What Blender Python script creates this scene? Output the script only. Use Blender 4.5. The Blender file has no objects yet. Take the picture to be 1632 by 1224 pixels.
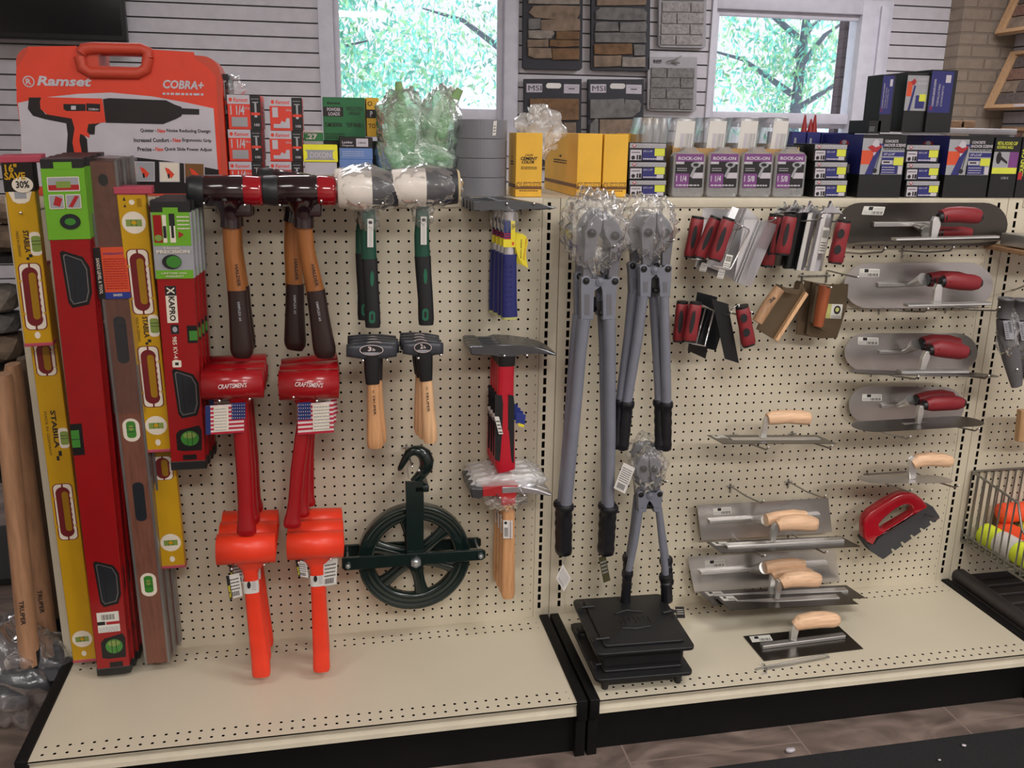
import bpy, bmesh, math, random
from mathutils import Vector, Matrix, noise
random.seed(7)
scn = bpy.context.scene
COL = scn.collection
S = 0.0254          # everything below is laid out in inches
ZT = 52.4           # height of the shelving top above the floor; z = 0 is that top
V3 = Vector

# ---------------------------------------------------------------- camera
FPX = 1453.57
CAM = V3((-22.8212, -89.3461, 6.2908))
_y, _p, _r = 0.2009, 0.2704, 0.0159
FWD = V3((math.sin(_y)*math.cos(_p), math.cos(_y)*math.cos(_p), -math.sin(_p)))
_ri = V3((math.cos(_y), -math.sin(_y), 0)); _up = _ri.cross(FWD)
RGT = math.cos(_r)*_ri + math.sin(_r)*_up
UPV = -math.sin(_r)*_ri + math.cos(_r)*_up
cd = bpy.data.cameras.new('camera'); cam = bpy.data.objects.new('camera', cd); COL.objects.link(cam)
cd.sensor_width = 36; cd.lens = FPX/1632*36; cd.clip_end = 200
cam.matrix_world = Matrix(((RGT.x, UPV.x, -FWD.x, CAM.x*S), (RGT.y, UPV.y, -FWD.y, CAM.y*S),
                           (RGT.z, UPV.z, -FWD.z, (CAM.z+ZT)*S), (0, 0, 0, 1)))
scn.camera = cam
scn.view_settings.view_transform = 'Standard'; scn.view_settings.look = 'None'
scn.view_settings.gamma = 1; scn.view_settings.exposure = 0.0
scn.view_settings.use_curve_mapping = False

# ---------------------------------------------------------------- daylight outside
w = bpy.data.worlds.new('daylight'); scn.world = w; w.use_nodes = True
w.node_tree.nodes['Background'].inputs[0].default_value = (0.86, 0.90, 1.0, 1)
w.node_tree.nodes['Background'].inputs[1].default_value = 1.15
sd = bpy.data.lights.new('sun', 'SUN'); sd.energy = 4.0; sd.angle = 0.05
so = bpy.data.objects.new('sun', sd); COL.objects.link(so); so.rotation_euler = (math.radians(-38), math.radians(25), 0)

# ---------------------------------------------------------------- ceiling lamps (area lights, inches)
LIGHT_K = 1.65
def lamp(x, y, z, sx, sy, power, col=(1, 0.97, 0.93), name='ceiling_lamp'):
    d = bpy.data.lights.new(name, 'AREA'); d.shape = 'RECTANGLE'; d.size = sx*S; d.size_y = sy*S
    d.energy = power*LIGHT_K; d.color = col
    o = bpy.data.objects.new(name, d); COL.objects.link(o); o.location = (x*S, y*S, (z+ZT)*S)
lamp(42, -58, 59.3, 46, 22, 18)
lamp(-80, -75, 59.3, 46, 22, 12)
lamp(-15, -135, 59.3, 46, 22, 38)
lamp(85, -150, 59.3, 46, 22, 50)
lamp(-40, 60, 59.3, 46, 22, 12, (0.97, 0.96, 1))
lamp(95, 60, 59.3, 46, 22, 26, (0.97, 0.96, 1))

# ---------------------------------------------------------------- geometry helpers
def at(px, py, Y=None, Z=None, X=None):
    d = FWD + (px-816)/FPX*RGT - (py-612)/FPX*UPV
    t = (Y-CAM.y)/d.y if Y is not None else ((Z-CAM.z)/d.z if Z is not None else (X-CAM.x)/d.x)
    return CAM + t*d
def ppi(P): return FPX/((P-CAM).dot(FWD))        # photo pixels per inch at a point

_tc = {}
def text_mesh(s, bold, shear):
    k = (s, bold, shear)
    if k not in _tc:
        c = bpy.data.curves.new('t', 'FONT'); c.body = s; c.size = 1; c.offset = bold; c.shear = shear
        c.resolution_u = 2; c.align_x = 'LEFT'; c.fill_mode = 'FRONT'
        o = bpy.data.objects.new('t', c); COL.objects.link(o)
        dg = bpy.context.evaluated_depsgraph_get(); m = o.evaluated_get(dg).to_mesh()
        vs = [(v.co.x, v.co.y) for v in m.vertices]; fs = [tuple(p.vertices) for p in m.polygons]
        o.evaluated_get(dg).to_mesh_clear(); bpy.data.objects.remove(o); bpy.data.curves.remove(c)
        if vs:
            x0 = min(v[0] for v in vs); x1 = max(v[0] for v in vs); y0 = min(v[1] for v in vs); y1 = max(v[1] for v in vs)
            vs = [((a-x0)/max(x1-x0, 1e-6), (b-y0)/max(y1-y0, 1e-6)) for a, b in vs]
        _tc[k] = (vs, fs)
    return _tc[k]

class MB:
    """collects shapes (inches) for one mesh object"""
    def __init__(s): s.v = []; s.f = []; s.fm = []; s.fs = []; s.mats = []; s.M = None
    def add(s, vs, fs, mat, smooth=False):
        b = len(s.v)
        if s.M is not None: vs = [s.M @ V3(v) for v in vs]
        s.v += [V3(v) for v in vs]
        if mat not in s.mats: s.mats.append(mat)
        mi = s.mats.index(mat)
        for f in fs: s.f.append(tuple(i+b for i in f)); s.fm.append(mi); s.fs.append(smooth)
        return s
    def bm(s, bm, mat, smooth=False):
        bm.verts.index_update()
        s.add([v.co.copy() for v in bm.verts], [tuple(v.index for v in f.verts) for f in bm.faces], mat, smooth); bm.free(); return s
    def box(s, x0, x1, y0, y1, z0, z1, mat, bev=0, seg=2):
        vs = [(x, y, z) for x in (x0, x1) for y in (y0, y1) for z in (z0, z1)]
        fs = [(0, 1, 3, 2), (4, 6, 7, 5), (0, 4, 5, 1), (2, 3, 7, 6), (0, 2, 6, 4), (1, 5, 7, 3)]
        if not bev: return s.add(vs, fs, mat)
        b = bmesh.new(); vv = [b.verts.new(v) for v in vs]
        for f in fs: b.faces.new([vv[i] for i in f])
        bmesh.ops.bevel(b, geom=list(b.edges), offset=bev, segments=seg, affect='EDGES', profile=.5)
        return s.bm(b, mat, seg > 1)
    def poly(s, pts, vec, mat, bev=0, seg=1, smooth=False):
        """flat outline (3-D points) extruded along vec; bev rounds the front rim"""
        vec = V3(vec); n = len(pts); b = bmesh.new()
        a = [b.verts.new(p) for p in pts]; c = [b.verts.new(V3(p)+vec) for p in pts]
        fr = b.faces.new(a)
        try: b.faces.new(c[::-1])
        except ValueError: pass
        for i in range(n): b.faces.new((a[i], c[i], c[(i+1) % n], a[(i+1) % n]))
        if bev: bmesh.ops.bevel(b, geom=list(fr.edges), offset=bev, segments=seg, affect='EDGES', profile=.5)
        bmesh.ops.recalc_face_normals(b, faces=b.faces)
        return s.bm(b, mat, smooth)
    def flat(s, pts, mat): return s.add(pts, [tuple(range(len(pts)))], mat)
    def loft(s, rings, mat, smooth=True, caps=True):
        n = len(rings[0]); vs = [p for r in rings for p in r]; fs = []
        for i in range(len(rings)-1):
            for j in range(n):
                k = (j+1) % n; fs.append((i*n+j, i*n+k, (i+1)*n+k, (i+1)*n+j))
        s.add(vs, fs, mat, smooth)
        if caps: s.add(rings[0], [tuple(range(n))[::-1]], mat); s.add(rings[-1], [tuple(range(n))], mat)
        return s
    def tube(s, pts, r, mat, n=12, rd=None, e=2.0, B=(0, 1, 0), caps=True, smooth=True):
        """swept tube; r radius in the plane of the spine, rd radius along B, e superellipse exponent"""
        pts = [V3(p) for p in pts]; m = len(pts)
        r = [r]*m if not hasattr(r, '__len__') else r
        rd = r if rd is None else ([rd]*m if not hasattr(rd, '__len__') else rd)
        rings = []; B = V3(B)
        for i, p in enumerate(pts):
            t = (pts[min(i+1, m-1)]-pts[max(i-1, 0)]).normalized()
            N = B.cross(t)
            if N.length < 1e-3: N = V3((1, 0, 0)).cross(t)
            N.normalize(); D = t.cross(N).normalized(); ring = []
            for k in range(n):
                a = 2*math.pi*(k+.5)/n; c, q = math.cos(a), math.sin(a)
                c = math.copysign(abs(c)**(2/e), c); q = math.copysign(abs(q)**(2/e), q)
                ring.append(p+N*c*r[i]+D*q*rd[i])
            rings.append(ring)
        return s.loft(rings, mat, smooth, caps)
    def ball(s, c, r, mat, n=8, sc=(1, 1, 1)):
        c = V3(c); rings = []
        for i in range(1, n):
            a = math.pi*i/n
            rings.append([c+V3((r*sc[0]*math.sin(a)*math.cos(2*math.pi*j/(n*2)), r*sc[1]*math.sin(a)*math.sin(2*math.pi*j/(n*2)), r*sc[2]*math.cos(a))) for j in range(n*2)])
        return s.loft(rings, mat)
    def text(s, t, c0, right, up, w, h, mat, bold=0.0, shear=0.0):
        """writing in a w x h box whose lower left corner is c0"""
        vs, fs = text_mesh(t, bold, shear); right = V3(right).normalized(); up = V3(up).normalized()
        if vs: s.add([V3(c0)+right*a*w+up*b*h for a, b in vs], fs, mat)
        return s
    # ---- the same, laid out from photo pixels on the vertical plane at depth Y
    def ppoly(s, px, Y, th, mat, bev=0, seg=1, smooth=False): return s.poly([at(a, b, Y) for a, b in px], (0, th, 0), mat, bev, seg, smooth)
    def pflat(s, px, Y, mat): return s.flat([at(a, b, Y) for a, b in px], mat)
    def ptube(s, px, Y, mat, n=12, kd=1.0, e=2.0, rd=None, caps=True):
        """px: (x, y, width) photo pixels"""
        P = [at(q[0], q[1], Y) for q in px]; r = [q[2]/2/ppi(p) for q, p in zip(px, P)]
        return s.tube(P, r, mat, n, rd if rd is not None else [k*kd for k in r], e, caps=caps)
    def ptext(s, t, a, b, hpx, Y, mat, bold=0.0, shear=0.0):
        """baseline from pixel a to pixel b, letters hpx tall"""
        A = at(a[0], a[1], Y); B = at(b[0], b[1], Y); r = B-A; u = V3((0, 1, 0)).cross(r)
        u = -u if u.length and r.cross(u).y > 0 else u
        return s.text(t, A, r, u, r.length, hpx/ppi(A), mat, bold, shear)
    def cuboid_px(s, x0, y0, x1, y1, Y, depth, mat, bev=0.03, seg=1):
        a = at(x0, y0, Y); b = at(x1, y1, Y)
        return s.box(a.x, b.x, Y, Y+depth, b.z, a.z, mat, bev, seg)
    def build(s, name, parent=None, loc=None, label=None):
        if loc is None: loc = parent['_loc'] if parent is not None else (0, 0, 0)
        loc = V3(loc); me = bpy.data.meshes.new(name)
        me.from_pydata([((v-loc)*S) for v in s.v], [], s.f); me.update()
        for m in s.mats: me.materials.append(M(m))
        me.polygons.foreach_set('material_index', s.fm); me.polygons.foreach_set('use_smooth', s.fs)
        o = bpy.data.objects.new(name, me); COL.objects.link(o)
        if parent is not None: o.parent = parent; o['_loc'] = tuple(loc)
        else: o.location = (loc.x*S, loc.y*S, (loc.z+ZT)*S); o['_loc'] = tuple(loc)
        if label: o['label'] = label
        return o

def thing(name, label, cat, loc, group=None):
    o = bpy.data.objects.new(name, None); COL.objects.link(o); loc = V3(loc)
    o.empty_display_size = .02
    o.location = (loc.x*S, loc.y*S, (loc.z+ZT)*S); o['_loc'] = tuple(loc)
    o['label'] = label; o['category'] = cat
    if group: o['group'] = group
    return o
def single(mb, name, label, cat, loc, group=None):
    o = mb.build(name, None, loc); o['label'] = label; o['category'] = cat
    if group: o['group'] = group
    return o
def struct(mb, name, parent=None):
    o = mb.build(name, parent)
    if parent is None: o['kind'] = 'structure'
    return o
def dup(root, d, label, rot=None, group=None):
    r = root.copy(); COL.objects.link(r)
    r.location = root.location + V3(d)*S; r['label'] = label
    if rot: r.rotation_euler = rot
    if group: r['group'] = group
    for ch in list(root.children):
        c = ch.copy(); COL.objects.link(c); c.parent = r
        for g in list(ch.children):
            k = g.copy(); COL.objects.link(k); k.parent = c
    return r

# ---------------------------------------------------------------- materials
def lin(c): return tuple((x/255/12.92 if x/255 <= .04045 else ((x/255+.055)/1.055)**2.4) for x in c)
MD = {}   # name -> dict
MC = {}
def D(name, rgb, rough=.5, metal=0, k=1.0, **kw): MD[name] = dict(rgb=rgb, rough=rough, metal=metal, k=k, **kw)
def M(name):
    if name in MC: return MC[name]
    d = MD[name]; m = bpy.data.materials.new(name); m.use_nodes = True; MC[name] = m
    nt = m.node_tree; N = nt.nodes; L = nt.links; bs = N['Principled BSDF']
    c = [min(.9, x*d['k']) for x in lin(d['rgb'])]; kind = d.get('kind')
    bs.inputs['Roughness'].default_value = d['rough']; bs.inputs['Metallic'].default_value = d['metal']
    if 'coat' in d: bs.inputs['Coat Weight'].default_value = d['coat']; bs.inputs['Coat Roughness'].default_value = .08
    if 'spec' in d: bs.inputs['Specular IOR Level'].default_value = d['spec']
    tc = N.new('ShaderNodeTexCoord')
    def noisen(sc, det=3, vec=None):
        n = N.new('ShaderNodeTexNoise'); n.inputs['Scale'].default_value = sc; n.inputs['Detail'].default_value = det
        L.new(vec or tc.outputs['Object'], n.inputs['Vector']); return n
    def ramp(fac, stops):
        r = N.new('ShaderNodeValToRGB'); L.new(fac, r.inputs[0]); e = r.color_ramp.elements
        while len(e) < len(stops): e.new(.5)
        for el, (p, cc) in zip(e, stops): el.position = p; el.color = (*cc, 1)
        return r
    def bump(h, st, dist=.002):
        b = N.new('ShaderNodeBump'); b.inputs['Strength'].default_value = st; b.inputs['Distance'].default_value = dist
        L.new(h, b.inputs['Height']); L.new(b.outputs[0], bs.inputs['Normal'])
    def mathn(op, a, b=None, c=None):
        n = N.new('ShaderNodeMath'); n.operation = op
        for i, q in enumerate((a, b, c)):
            if q is None: continue
            if hasattr(q, 'links') or hasattr(q, 'is_linked'): L.new(q, n.inputs[i])
            else: n.inputs[i].default_value = q
        return n.outputs[0]
    def mixc(fac, a, b):
        n = N.new('ShaderNodeMix'); n.data_type = 'RGBA'; L.new(fac, n.inputs['Factor'])
        for i, q in ((6, a), (7, b)):
            if hasattr(q, 'is_linked'): L.new(q, n.inputs[i])
            else: n.inputs[i].default_value = (*q, 1)
        return n.outputs[2]
    dk = [x*.78 for x in c]; lt = [min(.92, x*1.15) for x in c]
    if kind is None:
        v = d.get('var', .06); n = noisen(d.get('ns', 18))
        L.new(ramp(n.outputs[0], [(.3, [x*(1-v) for x in c]), (.7, [min(.95, x*(1+v)) for x in c])]).outputs[0], bs.inputs['Base Color'])
        if d.get('bump'): bump(noisen(d.get('bs', 300)).outputs[0], d['bump'])
    elif kind == 'wood':
        mp = N.new('ShaderNodeMapping'); mp.inputs['Scale'].default_value = d.get('gr', (60, 60, 4)); L.new(tc.outputs['Object'], mp.inputs[0])
        n = noisen(2.5, 6, mp.outputs[0])
        L.new(ramp(n.outputs[0], [(.3, dk), (.52, c), (.72, lt)]).outputs[0], bs.inputs['Base Color']); bump(n.outputs[0], .15)
    elif kind == 'brushed':
        mp = N.new('ShaderNodeMapping'); mp.inputs['Scale'].default_value = (2, 2, 60); L.new(tc.outputs['Object'], mp.inputs[0])
        n = noisen(3, 4, mp.outputs[0]); n2 = noisen(5, 2)
        L.new(ramp(n2.outputs[0], [(.3, [x*.9 for x in c]), (.7, lt)]).outputs[0], bs.inputs['Base Color'])
        L.new(ramp(n.outputs[0], [(.2, (d['rough']*.85,)*3), (.8, (d['rough']*1.15,)*3)]).outputs[0], bs.inputs['Roughness'])
    elif kind in ('peg', 'deck', 'slot'):
        sp = N.new('ShaderNodeSeparateXYZ'); L.new(tc.outputs['Object'], sp.inputs[0])
        i1 = 1/S
        x = mathn('MULTIPLY', sp.outputs[0], i1); y = mathn('MULTIPLY', sp.outputs[1], i1); z = mathn('MULTIPLY', sp.outputs[2], i1)
        def cell(v, off): return mathn('SUBTRACT', mathn('FRACT', mathn('SUBTRACT', v, off-.5)), .5)
        def rng(v, a, b): return mathn('MULTIPLY', mathn('GREATER_THAN', v, a), mathn('LESS_THAN', v, b))
        if kind == 'peg':
            dx = cell(x, d['ox']); dz = cell(z, d['oz'])
            r = mathn('SQRT', mathn('ADD', mathn('MULTIPLY', dx, dx), mathn('MULTIPLY', dz, dz)))
            k = mathn('MULTIPLY', mathn('LESS_THAN', r, .122), mathn('MULTIPLY', rng(x, *d['xr']), rng(z, *d['zr'])))
        elif kind == 'deck':
            dx = cell(x, d['ox'])
            def row(y0): q = mathn('SUBTRACT', y, y0); return mathn('LESS_THAN', mathn('SQRT', mathn('ADD', mathn('MULTIPLY', dx, dx), mathn('MULTIPLY', q, q))), .14)
            k = row(-15.6)
            for y0 in (-14.55, -2.45, -1.4): k = mathn('MAXIMUM', k, row(y0))
            k = mathn('MULTIPLY', k, rng(x, *d['xr']))
        else:
            dz = cell(z, d['oz']); ax = mathn('ABSOLUTE', mathn('SUBTRACT', x, d['sx']))
            k = mathn('MULTIPLY', mathn('LESS_THAN', ax, .17), mathn('LESS_THAN', mathn('ABSOLUTE', dz), .36))
            k = mathn('MULTIPLY', k, rng(z, *d['zr']))
        base = ramp(noisen(3).outputs[0], [(.3, [q*.96 for q in c]), (.7, [q*1.03 for q in c])]).outputs[0]
        L.new(mixc(k, base, (.004, .003, .003)), bs.inputs['Base Color'])
        L.new(mathn('MULTIPLY_ADD', k, .5, d['rough']), bs.inputs['Roughness'])
        L.new(mathn('MULTIPLY_ADD', k, -.5, .5), bs.inputs['Specular IOR Level'])
    elif kind == 'brick':
        b = N.new('ShaderNodeTexBrick'); mp = N.new('ShaderNodeMapping'); L.new(tc.outputs['Object'], mp.inputs[0])
        mp.inputs['Rotation'].default_value = d.get('rot', (math.radians(90), 0, 0)); L.new(mp.outputs[0], b.inputs['Vector'])
        b.inputs['Scale'].default_value = 1; b.inputs['Brick Width'].default_value = d.get('bw', 8)*S; b.inputs['Row Height'].default_value = d.get('bh', 2.8)*S
        b.inputs['Mortar Size'].default_value = .28*S; b.inputs['Mortar Smooth'].default_value = .3
        n = noisen(25, 5)
        L.new(mixc(n.outputs[0], [q*.6 for q in c], [min(.9, q*1.45) for q in c]), b.inputs['Color1'])
        L.new(mixc(n.outputs[0], [min(.9, q*1.3) for q in c], [q*.7 for q in c]), b.inputs['Color2'])
        b.inputs['Mortar'].default_value = (*[q*.8 for q in c], 1)
        L.new(b.outputs[0], bs.inputs['Base Color'])
        bump(mathn('ADD', mathn('MULTIPLY', b.outputs[1], -1), mathn('MULTIPLY', n.outputs[0], .6)), .7, .01)
    elif kind == 'stone':
        n = noisen(d.get('ns', 22), 8)
        L.new(ramp(n.outputs[0], [(.25, [x*.6 for x in c]), (.5, c), (.75, [min(.9, x*1.3) for x in c])]).outputs[0], bs.inputs['Base Color']); bump(n.outputs[0], .7, .008)
    elif kind == 'floor':
        b = N.new('ShaderNodeTexBrick'); mp = N.new('ShaderNodeMapping'); L.new(tc.outputs['Object'], mp.inputs[0]); L.new(mp.outputs[0], b.inputs['Vector'])
        mp.inputs['Rotation'].default_value = (0, 0, math.radians(90)); mp.inputs['Location'].default_value = (0, -.10, 0)
        b.inputs['Scale'].default_value = 1; b.inputs['Brick Width'].default_value = 36*S; b.inputs['Row Height'].default_value = 18*S
        b.inputs['Mortar Size'].default_value = .1*S; b.offset = .5
        m2 = N.new('ShaderNodeMapping'); m2.inputs['Scale'].default_value = (2.2, 5, 1); m2.inputs['Rotation'].default_value = (0, 0, .5); L.new(tc.outputs['Object'], m2.inputs[0])
        n = noisen(2.2, 9, m2.outputs[0]); n.inputs['Distortion'].default_value = 1.5
        g = ramp(n.outputs[0], [(.3, [x*.6 for x in c]), (.5, c), (.68, [min(.9, x*1.6) for x in c])]).outputs[0]
        L.new(g, b.inputs['Color1']); L.new(g, b.inputs['Color2']); b.inputs['Mortar'].default_value = (*[x*1.5 for x in c], 1)
        L.new(b.outputs[0], bs.inputs['Base Color'])
    elif kind == 'film':      # clear plastic film
        N.remove(bs); out = N['Material Output']; tr = N.new('ShaderNodeBsdfTransparent'); gl = N.new('ShaderNodeBsdfGlossy'); df = N.new('ShaderNodeBsdfDiffuse')
        gl.inputs['Roughness'].default_value = d['rough']; gl.inputs['Color'].default_value = (1, 1, 1, 1); df.inputs['Color'].default_value = (*c, 1)
        t = d.get('tint', (1, 1, 1)); tr.inputs['Color'].default_value = (*t, 1)
        n = noisen(d.get('ns', 60), 5); n.inputs['Distortion'].default_value = 1.2
        bp = N.new('ShaderNodeBump'); bp.inputs['Strength'].default_value = d.get('bump', .8); bp.inputs['Distance'].default_value = .01
        L.new(n.outputs[0], bp.inputs['Height']); L.new(bp.outputs[0], gl.inputs['Normal'])
        fr = N.new('ShaderNodeFresnel'); fr.inputs[0].default_value = 1.5; L.new(bp.outputs[0], fr.inputs['Normal'])
        m1 = N.new('ShaderNodeMixShader'); m1.inputs[0].default_value = d.get('dens', .12); L.new(tr.outputs[0], m1.inputs[1]); L.new(df.outputs[0], m1.inputs[2])
        m2 = N.new('ShaderNodeMixShader'); L.new(mathn('MINIMUM', mathn('MULTIPLY_ADD', fr.outputs[0], d.get('gk', 1.6), d.get('g0', .03)), .85), m2.inputs[0])
        L.new(m1.outputs[0], m2.inputs[1]); L.new(gl.outputs[0], m2.inputs[2]); L.new(m2.outputs[0], out.inputs[0])
    elif kind == 'leaf':
        N.remove(bs); out = N['Material Output']; df = N.new('ShaderNodeBsdfDiffuse'); tl = N.new('ShaderNodeBsdfTranslucent'); mx = N.new('ShaderNodeMixShader')
        n = noisen(1.2, 3); r = ramp(n.outputs[0], [(.3, [x*.55 for x in c]), (.5, c), (.7, [min(.9, x*1.3) for x in c])])
        for q in (df, tl): L.new(r.outputs[0], q.inputs['Color'])
        mx.inputs[0].default_value = .6; L.new(df.outputs[0], mx.inputs[1]); L.new(tl.outputs[0], mx.inputs[2]); L.new(mx.outputs[0], out.inputs[0])
    return m
K = 1.75
def DK(name, rgb, rough=.5, metal=0, **kw): D(name, rgb, rough, metal, k=kw.pop('k', K), **kw)
W = 50.72
# ---------------------------------------------------------------- shell of the room
DK('wall_white', (176, 172, 176), .55, k=1.35); DK('trim_white', (178, 176, 184), .45, k=1.45); DK('groove', (60, 56, 56), .6)
DK('ceiling_white', (205, 203, 200), .7); DK('wall_beige', (170, 165, 158), .7)
DK('floor_tile', (88, 76, 70), .45, kind='floor'); DK('mat_black', (20, 20, 22), .95, bump=.8, bs=900, var=.3, ns=300)
DK('column_brick', (112, 100, 88), .85, kind='brick'); DK('outside_brick', (70, 55, 62), .9, kind='brick', k=1)
DK('pane_glass', (255, 255, 255), .02, kind='film', dens=.0, gk=.9, g0=.0, bump=.0)
DK('leaf_teal', (125, 200, 186), .8, kind='leaf', k=1.25); DK('leaf_green', (155, 205, 160), .8, kind='leaf', k=1.3); DK('bark', (105, 112, 125), .9, k=1.2)
YW = 124.0; ZC = 60.0; XS = 143.5; XL = -160.0; YR = -230.0; ZF = -ZT
def slats(mb, x0, x1, z0, z1, y, mat='wall_white', n=(0, -1, 0), side=False):
    """slatwall: boards with a groove every 3 in"""
    th = 0.75
    def face(u0, u1, a0, a1, dep):
        if side: mb.box(y-dep, y+th, u0, u1, a0, a1, mat)
        else: mb.box(u0, u1, y-dep, y+th, a0, a1, mat)
    z = math.floor(z0/3)*3.0+.9
    while z < z1:
        a0 = max(z0, z+.16); a1 = min(z1, z+3-.16)
        if a1 > a0+.05: face(x0, x1, a0, a1, 0.0)
        z += 3.0
    if side: mb.box(y+.5, y+1.2, x0, x1, z0, z1, 'groove')
    else: mb.box(x0, x1, y+.5, y+1.2, z0, z1, 'groove')
W1 = (-19.9, 17.6, 4.0, 46.0); W2 = (67.6, 104.6, -4.0, 34.4)
tr = 3.2
mb = MB()
slats(mb, XL, W1[0]-tr, ZF, ZC, YW); slats(mb, W1[1]+tr, W2[0]-1.2, ZF, ZC, YW); slats(mb, W2[1]+8, XS, ZF, ZC, YW)
slats(mb, W1[0]-tr, W1[1]+tr, ZF, W1[2]-tr, YW); slats(mb, W1[0]-tr, W1[1]+tr, W1[3]+tr, ZC, YW)
slats(mb, W2[0]-1.2, W2[1]+8, ZF, W2[2]-tr, YW); slats(mb, W2[0]-1.2, W2[1]+8, W2[3]+tr, ZC, YW)
struct(mb, 'wall_back')
mb = MB(); slats(mb, -230, YW, ZF, ZC, XS, side=True); struct(mb, 'wall_right')
struct(MB().box(XL-2, XL, YR, YW, ZF, ZC, 'wall_beige'), 'wall_left')
struct(MB().box(XL, XS, YR-2, YR, ZF, ZC, 'wall_beige'), 'wall_front')
struct(MB().box(XL, XS, YR, YW+1, ZC, ZC+2, 'ceiling_white'), 'ceiling')
struct(MB().box(XL, XS, YR, YW+1, ZF-2, ZF, 'floor_tile'), 'floor')
struct(MB().box(128.3, XS, 119, YW, ZF, ZC, 'column_brick'), 'trim_1')
def window(n, w, sash):
    x0, x1, z0, z1 = w; y = YW
    t = bpy.data.objects.new('window_%d' % n, None); COL.objects.link(t); t['kind'] = 'structure'; t['_loc'] = (0, 0, -ZT)
    m = MB(); T = 'trim_white'
    ra = 8 if n == 2 else tr; la = 1.2 if n == 2 else tr
    m.box(x0-la, x0, y-.6, y+5, z0-tr, z1+tr, T, .1); m.box(x1, x1+ra, y-.6, y+5, z0-tr, z1+tr, T, .1)
    m.box(x0, x1, y-.6, y+5, z1, z1+tr, T, .1); m.box(x0, x1, y-1.2, y+5, z0-tr, z0, T, .1)
    if n == 2: m.box(x1+4.5, x1+6.5, y-1.4, y-.6, z0, z1+2, T, .1)
    m.build('window_frame', t)
    m = MB(); a = 1.3
    if n==2: x1=x1+1.5
    for (s0, s1, yy) in ((sash, z1, y+1.0), (z0, sash+.2, y+2.6)):
        m.box(x0, x0+a, yy, yy+1.3, s0, s1, T, .08); m.box(x1-a, x1, yy, yy+1.3, s0, s1, T, .08)
        m.box(x0+a, x1-a, yy, yy+1.3, s1-a, s1, T, .08); m.box(x0+a, x1-a, yy, yy+1.3, s0, s0+2.4, T, .08)
    m.build('window_sash', t)
    g = MB(); g.box(x0+a, x1-a, y+1.6, y+1.75, sash+2.4, z1-a, 'pane_glass'); g.box(x0+a, x1-a, y+3.2, y+3.35, z0+2.4, sash-1, 'pane_glass')
    g.build('window_pane', t)
    return t
window(1, W1, 8.6); window(2, W2, 9.2)
# ---------------------------------------------------------------- outside
def quad_leaf(mb, c, sz, mat):
    a = random.random()*6.28; b = random.random()*3.14; u = V3((math.cos(a)*math.cos(b), math.sin(a)*math.cos(b), math.sin(b)))
    v = u.cross(V3((random.random()-.5, random.random()-.5, random.random()-.5))).normalized()
    c = V3(c); mb.add([c-u*sz, c-v*sz*.35-u*sz*.1, c+u*sz, c+v*sz*.35-u*sz*.1], [(0, 1, 2, 3)], mat)
def tree(x, y, zb, r, n, label, mats, lean=0.0, sz=1.9):
    t = thing('leafy_tree', label, 'tree', (x, y, ZF))
    m = MB(); H = zb-ZF
    m.tube([(x+lean*i/6*r, y, ZF+i/6*(H+r*1.2)) for i in range(7)], [r*.07*(1.1-i/7) for i in range(7)], 'bark', 8)
    for k in range(9):
        a = k*2.4; z = zb-r*.4+k*r*.16
        m.tube([(x, y, z), (x+math.cos(a)*r*.5, y+math.sin(a)*r*.4, z+r*.3), (x+math.cos(a)*r*.9, y+math.sin(a)*r*.7, z+r*.4)], [r*.03, r*.018, r*.006], 'bark', 6)
    m.build('trunk', t)
    c = MB()
    cl = [(V3((x, y, zb))+V3((random.gauss(0, .5), random.gauss(0, .45), random.gauss(.1, .5)))*r, r*random.uniform(.12, .3)) for _ in range(46)]
    for i in range(n):
        q, s = random.choice(cl)
        quad_leaf(c, q+V3((random.gauss(0, 1), random.gauss(0, 1), random.gauss(0, .7)))*s, sz*random.uniform(.5, 1.2), random.choice(mats))
    c.build('foliage', t)
    return t
tree(-60, 300, 40, 62, 26000, 'leafy tree filling the left window, seen through its glass', ['leaf_teal', 'leaf_teal', 'leaf_green'])
tree(80, 420, 60, 70, 3000, 'leafy tree beside the left window view, further to the right outside', ['leaf_green', 'leaf_teal'])
tree(175, 290, 35, 48, 3800, 'thinner leafy tree outside the right window, sky showing between its leaves', ['leaf_teal', 'leaf_green'], .1)
single(MB().box(104.9, 130, YW+7.5, YW+10, ZF, ZC, 'outside_brick'), 'brick_wing_wall', 'dark brick wing wall outside, at the right edge of the right window', 'wall', (108, YW+20, ZF))

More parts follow.
